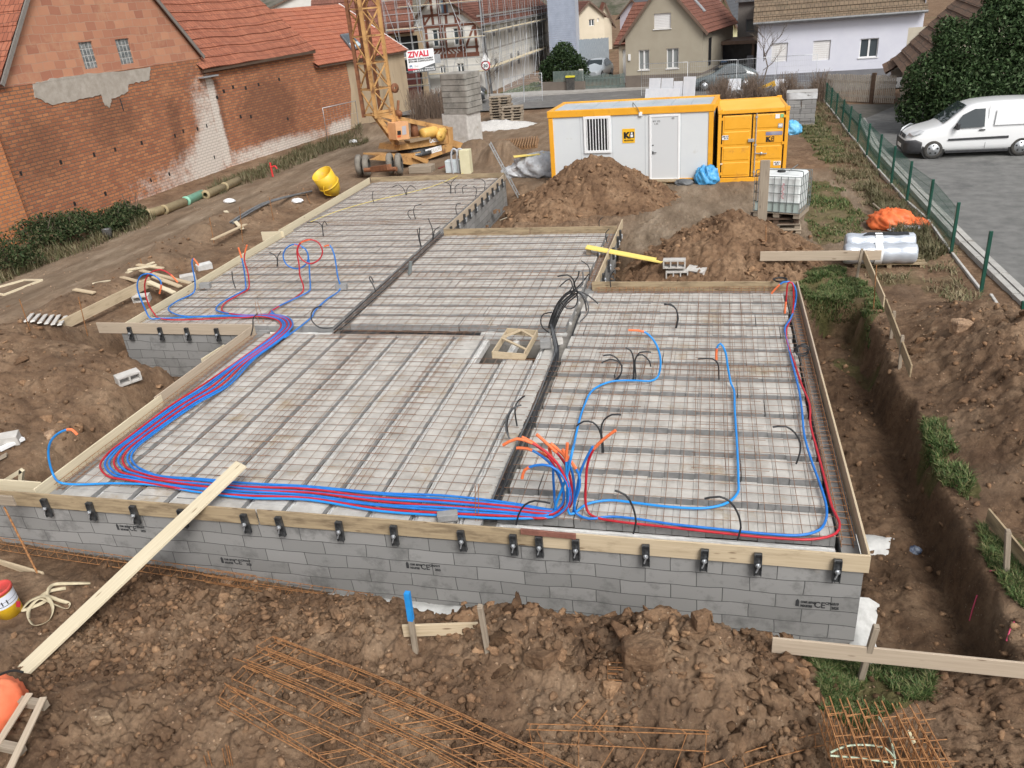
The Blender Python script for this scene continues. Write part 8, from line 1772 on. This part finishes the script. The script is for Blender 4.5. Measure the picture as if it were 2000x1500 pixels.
# ------------------------------------------------------------------ plants
def leafmat(name, cols, rough=.5):
    m, t, b = newmat(name); b.inputs['Roughness'].default_value = .65; b.inputs['Specular IOR Level'].default_value = .15
    g = N(t, 'ShaderNodeNewGeometry'); t.links.new(ramp(t, g.outputs['Random Per Island'], [(i/(len(cols)-1), c) for i, c in enumerate(cols)]), b.inputs['Base Color']); return m
def leaves(name, parent, blobs, n, size, mat, seed=0, shell=.45, droop=.3, hole=-.42):
    """leaf-sized faces spread through lumpy crowns; blobs: (centre, radii)"""
    rs = np.random.default_rng(seed); vol = np.array([b_[1][0]*b_[1][1]*b_[1][2] for b_ in blobs])**.8; cnt = (n*vol/vol.sum()).astype(int); P = []
    for (c, r), k in zip(blobs, cnt):
        d = rs.normal(size=(k, 3)); d /= np.linalg.norm(d, axis=1)[:, None]; rad = (1-shell*rs.random(k)**1.5)
        f = 1+.22*fbm(d[:, 0]*2+c[0], d[:, 1]*2+d[:, 2]*1.7+c[1], .6, 3, seed); keep = fbm(d[:, 0]*3+c[2], d[:, 1]*3-d[:, 2]*2, .5, 2, seed+3) > hole
        P.append((np.array(c)+d*np.array(r)*(rad*f)[:, None])[keep])
    P = np.concatenate(P); n = len(P); a = rs.normal(size=(n, 3)); a[:, 2] -= droop; a /= np.linalg.norm(a, axis=1)[:, None]; b_ = np.cross(a, rs.normal(size=(n, 3))); b_ /= np.linalg.norm(b_, axis=1)[:, None]
    s = size*(.6+.8*rs.random(n)); nn = np.cross(a, b_)
    V = np.stack([P-a*s[:, None], P+b_*(s*.42)[:, None]+nn*(s*.1)[:, None], P+a*s[:, None], P-b_*(s*.42)[:, None]+nn*(s*.1)[:, None]], 1).reshape(-1, 3); F = np.arange(n*4).reshape(n, 4)
    return npmesh(name, V, F, mat, None) if parent is None else _par(npmesh(name, V-root_loc(parent), F, mat, None), parent)
def _par(o, p): o.parent = p; return o
EVG = leafmat('evergreen_leaf', [(.014, .028, .011), (.03, .058, .02), (.055, .095, .035), (.105, .145, .075)], .42); HOLLY = leafmat('dark_bush_leaf', [(.012, .025, .010), (.03, .055, .02), (.06, .09, .04)]); IVY = leafmat('shrub_leaf', [(.014, .026, .010), (.03, .05, .018), (.055, .075, .03), (.10, .09, .05)], .6)
BARK = M('bark', (.10, .075, .055), (.16, .125, .095), 9, .95, bmp=.5)
p = PZ(1910, 258); t = thing('evergreen_tree', 'huge dark evergreen bush filling the upper right corner', 'tree', p); b = MB()
for (dx, dy, h) in [(0, 0, 3.5), (-.8, .4, 2.6), (.9, -.3, 3.2), (.3, .9, 2.8), (-1.4, -.4, 2.2)]: b.tube(spline([p+V3(dx*.3, dy*.3, -.2), p+V3(dx*.6, dy*.6, h*.5), p+V3(dx*1.4, dy*1.4, h)], .4), [.16-.10*i/20 for i in range(len(spline([p+V3(dx*.3, dy*.3, -.2), p+V3(dx*.6, dy*.6, h*.5), p+V3(dx*1.4, dy*1.4, h)], .4)))], 6)
b.build('trunk', BARK, t)
bl = [((p[0]+x, p[1]+y, z), (r, r, r*.9)) for x, y, z, r in [(-2.3, -.3, .5, .9), (-2.0, -.4, 1.6, 1.1), (-.8, -.8, .9, 1.5), (-1.0, -.4, 2.5, 1.2), (.6, -.8, 1.1, 1.6), (.3, -.3, 3.2, 1.3), (2.1, -.7, 1.2, 1.6), (2.0, -.3, 3.1, 1.7), (1.3, .2, 4.4, 1.3), (3.6, 0, 2.4, 1.8), (3.2, .4, 4.6, 1.7), (2.3, .4, 5.7, 1.3), (-1.6, 0, 3.2, .6), (.2, .1, 4.3, .8), (4.2, .4, 6.2, 1.6)]]
leaves('crown', t, bl, 120000, .075, EVG, 5, .55, .3, -.75)
p = PZ(1098, 172); t = thing('round_bush', 'round dark green bush above the low garden wall', 'bush', p); MB().tube([p, p+V3(0, .5, 1.2)], .08, 6).build('trunk', BARK, t); leaves('crown', t, [((p[0]+x, p[1]+.9+y, p[2]+z), (r, r*.8, r*.85)) for x, y, z, r in [(0, 0, 1.7, 1.35), (-.9, 0, 1.3, .9), (.8, .1, 1.4, 1.0), (.1, 0, 2.5, .8), (1.3, 0, .9, .7), (-1.2, 0, .8, .7)]], 9000, .10, HOLLY, 8)
SB = 'dark shrubs along the foot of the brick wall'
for i, (x, y, r, h) in enumerate([(25, 520, 1.1, .8), (85, 480, 1.1, .9), (135, 468, 1.0, .95), (182, 447, .9, .75), (228, 440, .8, .65), (262, 424, .7, .85)]):
    p = PZ(x, y+8); t = thing('shrub', ['leftmost scruffy dark shrub behind the wire mesh', 'broad dark shrub, second from the left along the brick wall', 'tallest dark shrub behind the black bucket side of the track', 'dark shrub left of the black bucket', 'low dark shrub right of the black bucket', 'bushy dark shrub next to the clay pipes'][i], 'shrub', p, 0, SB)
    b = MB(); rs = np.random.default_rng(i)
    for k in range(9): a = rs.random()*6.28; b.tube([p, p+V3(math.cos(a)*.5*r, math.sin(a)*.5*r, h*(.7+.5*rs.random()))], .012, 4)
    b.build('stems', BARK, t); leaves('foliage', t, [((p[0]+rs.normal()*.45*r, p[1]+rs.normal()*.35*r, p[2]+.15+h*.7*rs.random()), (.55*r, .55*r, .38*h)) for k in range(7)], 3200, .055, IVY, 20+i, .8)
b = MB(); p0, p1 = PZ(0, 525), PZ(60, 520)
for k in range(8): b.tube([PZ(5+9*k, 535-2*k), PZ(5+9*k, 535-2*k)+V3(-.2, .3, .8)], .006, 4)
for k in range(4): q = V3(-.05*k, .075*k, .2*k+.1); b.tube([PZ(5, 535)+q, PZ(68, 521)+q], .006, 4)
tag(b.build('scrap_mesh', REBAR_DK), 'scrap wire mesh panel leaning against the leftmost shrub', 'wire mesh')
def twigs(name, label, p, h, n, seed, mat=BARK, spread=.5, r0=.05, depth=3, cat='bare tree'):
    rs = np.random.default_rng(seed); tr = MB(); tw = MB()
    def grow(a, d, L, r, k):
        mid = a+d*L*.5+rs.normal(size=3)*L*.05; e = a+d*L+rs.normal(size=3)*L*.08; (tr if k == 0 else tw).tube([a, mid, e], [r, r*.8, r*.6], 5 if r > .015 else 3)
        if k < depth:
            for _ in range(n if k else n+2):
                s = rs.random()*.6+.4; nd = nrm(d+rs.normal(size=3)*spread*(1, 1, .6)); grow(a+d*L*s, nd, L*(.45+.25*rs.random()), r*.5, k+1)
    t = thing(name, label, cat, p); grow(np.array(p), nrm(V3(.03, 0, 1)), h*.55, r0, 0); tr.build('trunk', mat, t); tw.build('branches', mat, t); return t
twigs('bare_tree', 'slender bare young tree before the lavender house', PZ(1487, 172), 4.4, 4, 3, spread=.45, r0=.05)
twigs('bare_tree', 'thin bare sapling beside the speed limit sign', PZ(957, 196), 3.6, 4, 7, spread=.4, r0=.035)
HEDGE = M('brown_twig', (.14, .10, .075), (.22, .165, .125), 8, .9)
hb_ = MB(); rs = np.random.default_rng(4); pA, pB = PZ(1392, 205), PZ(1608, 200); t = thing('bare_hedge', 'leafless brown hedge behind the cabin and the container', 'hedge', pA)
for k in range(1500):
    s = rs.random(); p = pA+(pB-pA)*s+V3(0, rs.normal()*.45, 0); h = (.7+.7*rs.random())*(.8+.4*math.sin(s*21)); q = p+V3(rs.normal()*.25, rs.normal()*.2, h); hb_.tube([p, (p+q)/2+rs.normal(size=3)*.06, q], .008, 3, caps=False)
    for _ in range(2): m_ = p+(q-p)*(.4+.5*rs.random()); hb_.tube([m_, m_+V3(rs.normal()*.2, rs.normal()*.2, .25*rs.random()+.05)], .005, 3, caps=False)
hb_.build('twigs', HEDGE, t)
hb_ = MB(); pA, pB = PZ(805, 232), PZ(880, 228); t = thing('bare_hedge', 'leafless grey brown hedge behind the crane mast', 'hedge', pA)
for k in range(700):
    s = rs.random(); p = pA+(pB-pA)*s+V3(0, rs.normal()*.4, 0); h = .8+1.0*rs.random(); q = p+V3(rs.normal()*.2, rs.normal()*.2, h); hb_.tube([p, (p+q)/2+rs.normal(size=3)*.06, q], .008, 3, caps=False)
hb_.build('twigs', HEDGE, t)
# far wooded hillside
xs = np.linspace(-420, 420, 120); rows = []
for y, z in [(230, -2), (260, 12), (300, 26), (360, 40), (430, 48)]:
    rows.append([(x, y+12*math.sin(x*.02), -1+z*(.75+.25*math.sin(x*.011+1))+2.5*float(fbm(np.array([x]), np.array([y]), 18, 3, 5)[0])) for x in xs])
o = MB().grid(rows).build('hills', M('winter_wood', (.085, .075, .055), (.16, .14, .11), .35, .95, detail=8, dirt=((.05, .055, .03), .2, .5))); kind(o, 'structure'); o['label'] = 'brown winter woodland hillside far behind the houses'
# weeds along the barn
def weeds(label, polys, n): return blades('weeds', label, polys, n, .08, .5, [(.06, .065, .025), (.11, .095, .045), (.17, .14, .08), (.07, .08, .03), (.22, .18, .11)], wid=.012, lean=.8)
weeds('straggling weeds along the foot of the brick barns', [pxpoly([(400, 372), (470, 340), (560, 305), (650, 270), (700, 262), (720, 280), (640, 298), (560, 330), (480, 360), (420, 385)]), pxpoly([(0, 535), (60, 500), (160, 470), (280, 430), (300, 420), (310, 430), (200, 480), (90, 520), (0, 560)])], 9000)
blades('grass', 'short green grass beside the half timbered house', [pxpoly([(960, 190), (1055, 160), (1060, 178), (1000, 185), (965, 205)])], 9000, .1, .25, GREEN, wid=.03)
weeds('tall dry weeds by the fence and the orange tarpaulin', [pxpoly([(1690, 360), (1790, 430), (1850, 500), (1800, 520), (1740, 470)])], 5000)

# ------------------------------------------------------------------ near left: bucket, strap, bag, pallet, stones
p = HIT(22, 1197); ax = V3(0, 0, 1); t = thing('paint_bucket', 'yellow paint bucket with red lid and white label', 'bucket', p); rB = .165; hB_ = PY(18, 1128, p[1])[2]-p[2]; hB_ = min(max(hB_, .32), .42)
tl = nrm(V3(-.10, -.05, 1)); BY = M('bucket_yellow', (.70, .42, .015), (.76, .48, .03), 5, .4, dirt=((.3, .2, .1), 6, .62)); BR = M('bucket_red_lid', (.52, .045, .04), (.60, .08, .065), 6, .45, dirt=((.36, .17, .12), 7, .55))
MB().lathe(p, tl, [(0, .0), (rB*.9, 0), (rB*.98, hB_*.55), (rB, hB_*.9), (rB*.98, hB_*.93)], 32).build('shell', BY, t); MB().lathe(p, tl, [(rB*1.0, hB_*.88), (rB*1.08, hB_*.88), (rB*1.08, hB_*.98), (rB*1.0, hB_*1.0), (rB*.96, hB_*.96), (0, hB_*.965)], 32).build('lid', BR, t)
u = nrm(np.cross(tl, (0, 1, 0))); v = np.cross(tl, u)
def bband(nm, a0, a1, h0, h1, mat, off=.003):
    rows = [[p+tl*h+(u*math.cos(a)+v*math.sin(a))*(rB*(.9+.1*min(1, h/hB_*1.3))+off) for a in np.linspace(a0, a1, 20)] for h in (h0, h1)]; return MB().grid(rows).build(nm, mat, t)
va = math.atan2(-v[1], -u[1]) if False else math.atan2((CAM-p) @ v, (CAM-p) @ u)
bband('label_band', va-1.6, va+1.5, hB_*.42, hB_*.84, M('label_white', (.66, .70, .78), rough=.5)); bband('label_line', va-1.6, va+1.5, hB_*.50, hB_*.515, BLACK, .005); bband('label_line', va-1.6, va+1.5, hB_*.63, hB_*.64, BLACK, .005)
c = p+tl*hB_*.30+(u*math.cos(va+.75)+v*math.sin(va+.75))*(rB*.985+.004); tn = -u*math.sin(va+.75)+v*math.cos(va+.75); MB().poly([c-tl*.055, c+tn*.05, c+tl*.055, c-tn*.05]).build('hazard_label', RED_PRINT, t)
for k in range(4): a = va-.9+.35*k; rr = rB*.99+.008; q = p+tl*hB_*.55+(u*math.cos(a)+v*math.sin(a))*rr; MB().beam(q, q+tl*.06, .012, .004).build('label_mark', BLACK, t)
STRAP = M('canvas_strap', (.48, .41, .27), (.60, .52, .36), 12, .9, bmp=.2)
def strap(ps, wd, label):
    P = spline([HIT(x, y, z) for x, y, z in ps], .02); rows = []
    for i, q in enumerate(P):
        d = nrm(P[min(i+1, len(P)-1)]-P[max(i-1, 0)]); s = nrm(np.cross(d, (0, 0, 1))); tw = .9*math.sin(i*.055); s = nrm(s*math.cos(tw)+V3(0, 0, 1)*math.sin(tw)); rows.append([q-s*wd/2, q+s*wd/2])
    o = MB().grid(rows).build('lifting_strap', STRAP); md = o.modifiers.new('thick', 'SOLIDIFY'); md.thickness = .004; tag(o, label, 'strap')
strap([(178, 1142, .03), (140, 1145, .05), (110, 1148, .06), (100, 1160, .09), (92, 1178, .05), (62, 1190, .03), (45, 1195, .03), (62, 1180, .06), (90, 1176, .10), (120, 1180, .06), (138, 1185, .04), (134, 1192, .03), (110, 1186, .05), (80, 1180, .09), (60, 1192, .04), (60, 1215, .02), (72, 1224, .02), (95, 1215, .02), (105, 1195, .04), (98, 1178, .10), (85, 1170, .06), (100, 1160, .05), (130, 1152, .03)], .045, 'tangled cream webbing strap lying beside the paint bucket')
ORB = M('orange_fabric', (.78, .17, .075), (.85, .23, .11), 3, .7, bmp=.4, bscale=8)
p = HIT(15, 1390); lump('orange_bag', 'orange fabric bag with dark trim under the small pallet', 'bag', p+V3(-.08, -.02, -.08), .26, .30, .34, ORB, 61, 22, .14)
pt = [PY(x, y, p[1]-.05) for x, y in [(0, 1318), (15, 1312), (32, 1310), (45, 1313)]]; o = MB().tube(spline(pt, .03), .013, 6).build('trim', BLACK); o.parent = bpy.data.objects[[k.name for k in bpy.data.objects if k.get('label', '').startswith('orange fabric bag')][0]]
t = thing('small_pallet', 'small weathered slatted pallet at the bottom left corner', 'pallet', HIT(30, 1440)); zpl = HIT(30, 1440)[2]+.16; ps_ = []
for i, ((x0, y0), (x1, y1)) in enumerate([((85, 1362), (15, 1510)), ((58, 1354), (-22, 1480)), ((30, 1347), (-40, 1430)), ((4, 1340), (-60, 1400)), ((-22, 1334), (-80, 1390))]):
    a, c = PZ(x0, y0, zpl+.10), PZ(x1, y1, zpl-.02); MB().beam(a, c, .075, .022).build('slat', WOOD_PINK, t, bevel=.003)
a, c = PZ(-60, 1352, zpl+.03), PZ(90, 1378, zpl+.03); MB().beam(a, c, .085, .085).build('bearer', WOOD_GREY, t, bevel=.004); a, c = PZ(-60, 1442, zpl-.04), PZ(45, 1465, zpl-.04); MB().beam(a, c, .085, .085).build('bearer', WOOD_GREY, t, bevel=.004)
def rock(label, px, py, sx, sy, sz, seed, mat=SOIL_LOOSE, rz=0, name='earth_slab', flat=True, lift=0, tilt=(0, 0)):
    rs = np.random.default_rng(seed); p = HIT(px, py, lift); k = 9; pts = []
    ang = np.sort(rs.random(k)*6.28); top = [(math.cos(a)*sx*(.75+.35*rs.random()), math.sin(a)*sy*(.75+.35*rs.random())) for a in ang]
    b = MB(); c_, s_ = math.cos(rz), math.sin(rz)
    def W(x, y, z): z2 = z+x*tilt[0]+y*tilt[1]; return V3(p[0]+x*c_-y*s_, p[1]+x*s_+y*c_, p[2]+z2)
    rows = [[W(x*f, y*f, z) for x, y in top+top[:1]] for f, z in ((.9, -sz), (1.04, -.3*sz), (1.0, sz*.6), (.9, sz*.85), (.45, sz*.95), (.0, sz*.93))]; b.grid(rows, sm=False)
    o = b.build(name, mat, bevel=.01); md = o.modifiers.new('sub', 'SUBSURF'); md.subdivision_type = 'SIMPLE'; md.levels = md.render_levels = 3
    tx = bpy.data.textures.new('rough', 'CLOUDS'); tx.noise_scale = .07; tx.noise_depth = 3; dm = o.modifiers.new('rough', 'DISPLACE'); dm.texture = tx; dm.strength = .035; dm.texture_coords = 'GLOBAL'
    return tag(o, label, 'clod')
SLABM = soilmat('crusted_earth', False, (1.25, 1.30, 1.32))
rock('flat crusted slab of earth near the bottom left pallet', 165, 1345, .16, .13, .06, 1, SLABM, .5, tilt=(.1, -.3)); rock('second crusted slab of earth just below the first', 198, 1400, .15, .10, .06, 2, SLABM, -.3, tilt=(0, -.35)); rock('small tilted slab beside the two crusted slabs', 245, 1378, .07, .06, .05, 3, SLABM, .8, tilt=(.2, -.3))
rock('huge square block of clay on the crest of the front heap', 1255, 1275, .24, .24, .16, 4, SOIL_LOOSE, .3, lift=.02, tilt=(.05, -.35)); rock('broad flat clay lump left of the square clay block', 1055, 1285, .20, .20, .10, 5, SOIL_LOOSE, .1, tilt=(.1, -.55)); rock('rounded earth lump below the square clay block', 1195, 1345, .12, .09, .08, 6, SOIL_CLOD, .4)
rock('upright pale slab at the lower right of the front heap', 1465, 1425, .07, .05, .15, 7, SLABM, .2, tilt=(.1, -.5)); rock('clod beside the grass at the lower right corner batter board', 1565, 1318, .10, .08, .06, 8, SOIL_CLOD, .2); rock('crest clod at the right of the front heap', 1365, 1215, .14, .11, .12, 9, SOIL_CLOD, .9); rock('crest clod above the square clay block', 1285, 1205, .16, .09, .08, 10, SOIL_CLOD, .2)
rock('dark clod in the soil at the lower right', 1910, 1355, .09, .06, .05, 11, SOIL_DK, .2)
for i, (x, y, s, lab) in enumerate([(445, 1138, .10, 'pale quarry stone beside the wall cage'), (495, 1140, .05, 'small white stone right of the pale quarry stone'), (388, 1250, .045, 'rounded clod stone on the left of the front heap'), (1875, 640, .22, 'pale concrete lump on top of the right spoil heap'), (1700, 1010, .0, ''), (100, 850, .14, 'pale stone in the left excavation below the blue pipe end')]):
    if s: rock(lab, x, y, s, s*.75, s*.6, 30+i, STONE_PALE, i, 'stone')

# ------------------------------------------------------------------ loose rebar in the foreground
def mat_cage(label, rails, links, r=.006, n_links=14, drop=.10):
    """flat ladder-like cage: rails are pixel polylines (x, y, lift)"""
    R_ = []; b = MB(); allp = []
    hs_ = [[HIT(min(x, 1995), min(y, 1500))[2] for x, y, l in rl] for rl in rails]; flat = [(x, h) for rl, hh in zip(rails, hs_) for (x, y, l), h in zip(rl, hh)]
    A_ = np.array([[1, x] for x, h in flat]); c_ = np.linalg.lstsq(A_, np.array([h for x, h in flat]), rcond=None)[0]; up_ = max(h-(c_[0]+c_[1]*x) for x, h in flat)*.6+.05
    for j, rl in enumerate(rails): R_.append(spline([PZ(x, y, c_[0]+c_[1]*x+up_+.012*math.sin(x*.02+j*2)) for x, y, l in rl], .12))
    for q in R_: b.tube(q, r, 5)
    for k in range(n_links):
        s = (k+.5+random.uniform(-.25, .25))/n_links; ps = [q[int(s*(len(q)-1))] for q in R_]
        lo = [p-V3(0, 0, drop) for p in ps]
        for i in range(len(ps)-1): b.tube([ps[i], ps[i+1]], r*.75, 4)
        if k % 3 == 0: b.tube([ps[0]+(ps[-1]-ps[0])*.5-V3(0, 0, .01), ps[0]+(ps[-1]-ps[0])*.5+V3(0, 0, .01)], r, 4)
        if drop: b.tube([ps[0], lo[0]], r*.7, 4); b.tube([ps[-1], lo[-1]], r*.7, 4); b.tube([lo[0], lo[-1]], r*.7, 4)
    if drop:
        for q in (R_[0], R_[-1]): b.tube([p-V3(0, 0, drop) for p in q], r, 5)
    return tag(b.build('rebar_cage', REBAR), label, 'rebar cage', 'rebar cages lying in the foreground')
zz = -.72
RB = [('uppermost long rebar cage sloping across the foreground heap', [[(535, 1243, zz), (760, 1330, zz), (1000, 1440, zz+.02), (1150, 1510, zz)], [(500, 1262, zz-.02), (720, 1352, zz-.02), (960, 1460, zz), (1080, 1520, zz)]], 22),
      ('second long rebar cage from the top of the foreground tangle', [[(520, 1265, zz), (740, 1352, zz), (960, 1448, zz), (1120, 1525, zz)], [(480, 1288, zz), (700, 1378, zz), (900, 1472, zz), (1000, 1525, zz)]], 22),
      ('third long rebar cage from the top of the foreground tangle', [[(478, 1300, zz), (700, 1395, zz), (860, 1470, zz), (960, 1530, zz)], [(452, 1325, zz), (640, 1410, zz), (800, 1490, zz), (880, 1540, zz)]], 20),
      ('lowest long rebar cage of the foreground tangle', [[(445, 1338, zz-.03), (600, 1410, zz-.03), (740, 1480, zz-.03), (830, 1530, zz-.03)], [(428, 1362, zz-.05), (560, 1436, zz-.05), (660, 1500, zz-.05), (720, 1540, zz-.05)]], 16)]
for lab, rl, n_ in RB:
    a_, c_ = rl; mat_cage(lab, [a_, [(x*.86+u*.14, y*.86+w_*.14-2, l) for (x, y, l), (u, w_, m_) in zip(a_, c_)], c_], None, .0064, n_*6//10, .08)
for i, ((x0, y0), (x1, y1)) in enumerate([((425, 1378), (640, 1520)), ((440, 1340), (560, 1450)), ((455, 1290), (700, 1400))]): o = MB().tube(spline([HIT(x0, y0, .04), HIT((x0+x1)/2, min(1499, (y0+y1)/2-4), .08), HIT(x1, min(y1, 1499), .04)], .2), .0065, 5).build('rebar_rod', REBAR); tag(o, ['loose rebar rod at the lower edge of the foreground tangle', 'short loose rebar rod on the foreground tangle', 'loose rebar rod lying over the foreground tangle'][i], 'rebar')
mat_cage('flat rebar cage lying straight across the bottom centre', [[(1030, 1414, -.68), (1200, 1418, -.68), (1385, 1428, -.68)], [(1028, 1425, -.74), (1385, 1434, -.74)], [(1030, 1450, -.70), (1200, 1458, -.70), (1385, 1468, -.70)], [(1030, 1500, -.74), (1200, 1512, -.74), (1380, 1520, -.74)]], None, .006, 7, 0)
mat_cage('slanting rebar cage left of the bottom right bundle', [[(1370, 1500, -.62), (1480, 1462, -.60), (1600, 1432, -.58)], [(1420, 1512, -.62), (1520, 1478, -.60), (1610, 1455, -.6)]], None, .006, 6, .10)
for i, ((x0, y0), (x1, y1)) in enumerate([((1125, 1405), (1182, 1442)), ((1118, 1412), (1150, 1376)), ((1158, 1432), (1186, 1396))]): o = MB().tube([HIT(x0, y0, .06), HIT(x1, y1, .06)], .0055, 5).build('rebar_rod', REBAR); tag(o, ['slanting wire offcut above the flat rebar cage', 'left crossing wire offcut above the flat rebar cage', 'right crossing wire offcut above the flat rebar cage'][i], 'rebar')
for i, (x0, y0, x1, y1) in enumerate([(402, 1520, 398, 1476), (412, 1520, 406, 1468), (438, 1515, 434, 1462), (447, 1515, 441, 1455), (452, 1510, 446, 1457)]): p = HIT(x0, 1495); o = MB().tube([p-V3(0, 0, .15), PY(x1, y1, p[1])], .006, 5).build('starter_bar', REBAR); tag(o, f'rusty bar end poking up at the bottom edge, {ordn[i]} from the left', 'rebar', 'bar ends at the bottom edge')
a = [HIT(x, y, .03) for x, y in [(1186, 1318), (1228, 1320), (1227, 1334), (1187, 1332)]]; b = MB()
for dz in (.0, .05, .09): b.tube([q+V3(0, dz*.6, dz) for q in a], .006, 5, closed=True)
tag(b.build('stirrup_bundle', REBAR), 'small bundle of square rebar stirrups below the clay block', 'rebar')
# bottom right bundle: upright ladder cages lying side by side
for k in range(6):
    x0 = 1606+34*k; x1 = x0+58+6*k; b = MB(); top, bot = PZ(x0, 1362+3*k, -.28), PZ(x1, 1540, -.42); top2, bot2 = PZ(x0+14, 1360+3*k, -.28), PZ(x1+16, 1540, -.42)
    for (p, q) in ((top, bot), (top2, bot2)):
        for dz in (0, .16, .34): b.tube([p-V3(0, 0, dz), q-V3(0, 0, dz)], .0075, 5)
    for j in range(9): s = .12+.11*j+random.uniform(-.02, .02); u_, v_ = top+(bot-top)*s, top2+(bot2-top2)*s; b.tube([u_, v_, v_-V3(0, 0, .34), u_-V3(0, 0, .34)], .005, 4, closed=True)
    for j in range(3): s = .2+.25*j; u_, v_ = top+(bot-top)*s, top2+(bot2-top2)*s; b.tube([u_, v_+(v_-u_)*1.4], .005, 4)
    tag(b.build('rebar_cage', REBAR), f'upright rebar cage of the bottom right bundle, {ordn[k]} from the left', 'rebar cage', 'bundle of cages at the bottom right')
for k in range(2):
    x0 = 1752+28*k; b = MB(); p, q = PZ(x0, 1398+10*k, -.5), PZ(x0+35+10*k, 1540, -.62); p2, q2 = PZ(x0+13, 1394+10*k, -.5), PZ(x0+52+10*k, 1540, -.62); b.tube([p, q], .006, 5); b.tube([p2, q2], .006, 5)
    for j in range(4): s = .15+.2*j; b.tube([p+(q-p)*s, p2+(q2-p2)*s], .005, 4)
    tag(b.build('rebar_cage', REBAR), ['narrow rebar ladder apart from the bottom right bundle', 'outermost narrow rebar ladder at the bottom right'][k], 'rebar cage', 'bundle of cages at the bottom right')
BAND = M('pale_green_band', (.42, .50, .36), (.52, .58, .44), 6, .5)
for i, ps in enumerate([[(1622, 1470), (1650, 1458), (1690, 1455), (1730, 1462), (1745, 1478)], [(1622, 1476), (1670, 1480), (1745, 1490)], [(1715, 1400), (1732, 1425), (1742, 1455), (1748, 1490), (1740, 1515)]]): o = MB().tube(spline([PZ(x, y, -.40) for x, y in ps], .04), .010, 5).build('strapping_band', BAND); tag(o, ['upper loop of pale green strapping round the rebar bundle', 'lower run of pale green strapping round the rebar bundle', 'loose end of pale green strapping hanging off the rebar bundle'][i], 'strapping')
q = [PZ(x, y, -.42) for x, y in [(1772, 1424), (1779, 1430), (1789, 1450), (1782, 1454)]]; o = MB().prism(q, (0, 0, .003)).build('paper_tag', M('cream_tag', (.70, .64, .42), rough=.8)); tag(o, 'cream paper tag tied to a bottom right rebar ladder', 'tag')
cage('rusty wall cage lying along the front wall at the left', (-10.6, 7.40, -.90), (-5.9, 7.36, -1.15), .12, .12, .17, .0055); cage('rusty wall cage continuing toward the blue stake', (-6.6, 7.33, -1.10), (-4.15, 7.28, -1.20), .12, .12, .17, .0055); cage('third rusty wall cage lying before the front wall', (-5.8, 7.12, -1.08), (-3.9, 7.12, -1.16), .12, .10, .17, .0055)
o = board('loose_board', HIT(-5, 1098)[:2], HIT(85, 1122)[:2], HIT(40, 1110)[2]+.12, .14, WOOD_NEW, 'board on edge half sunk behind the paint bucket', 'board', .03)
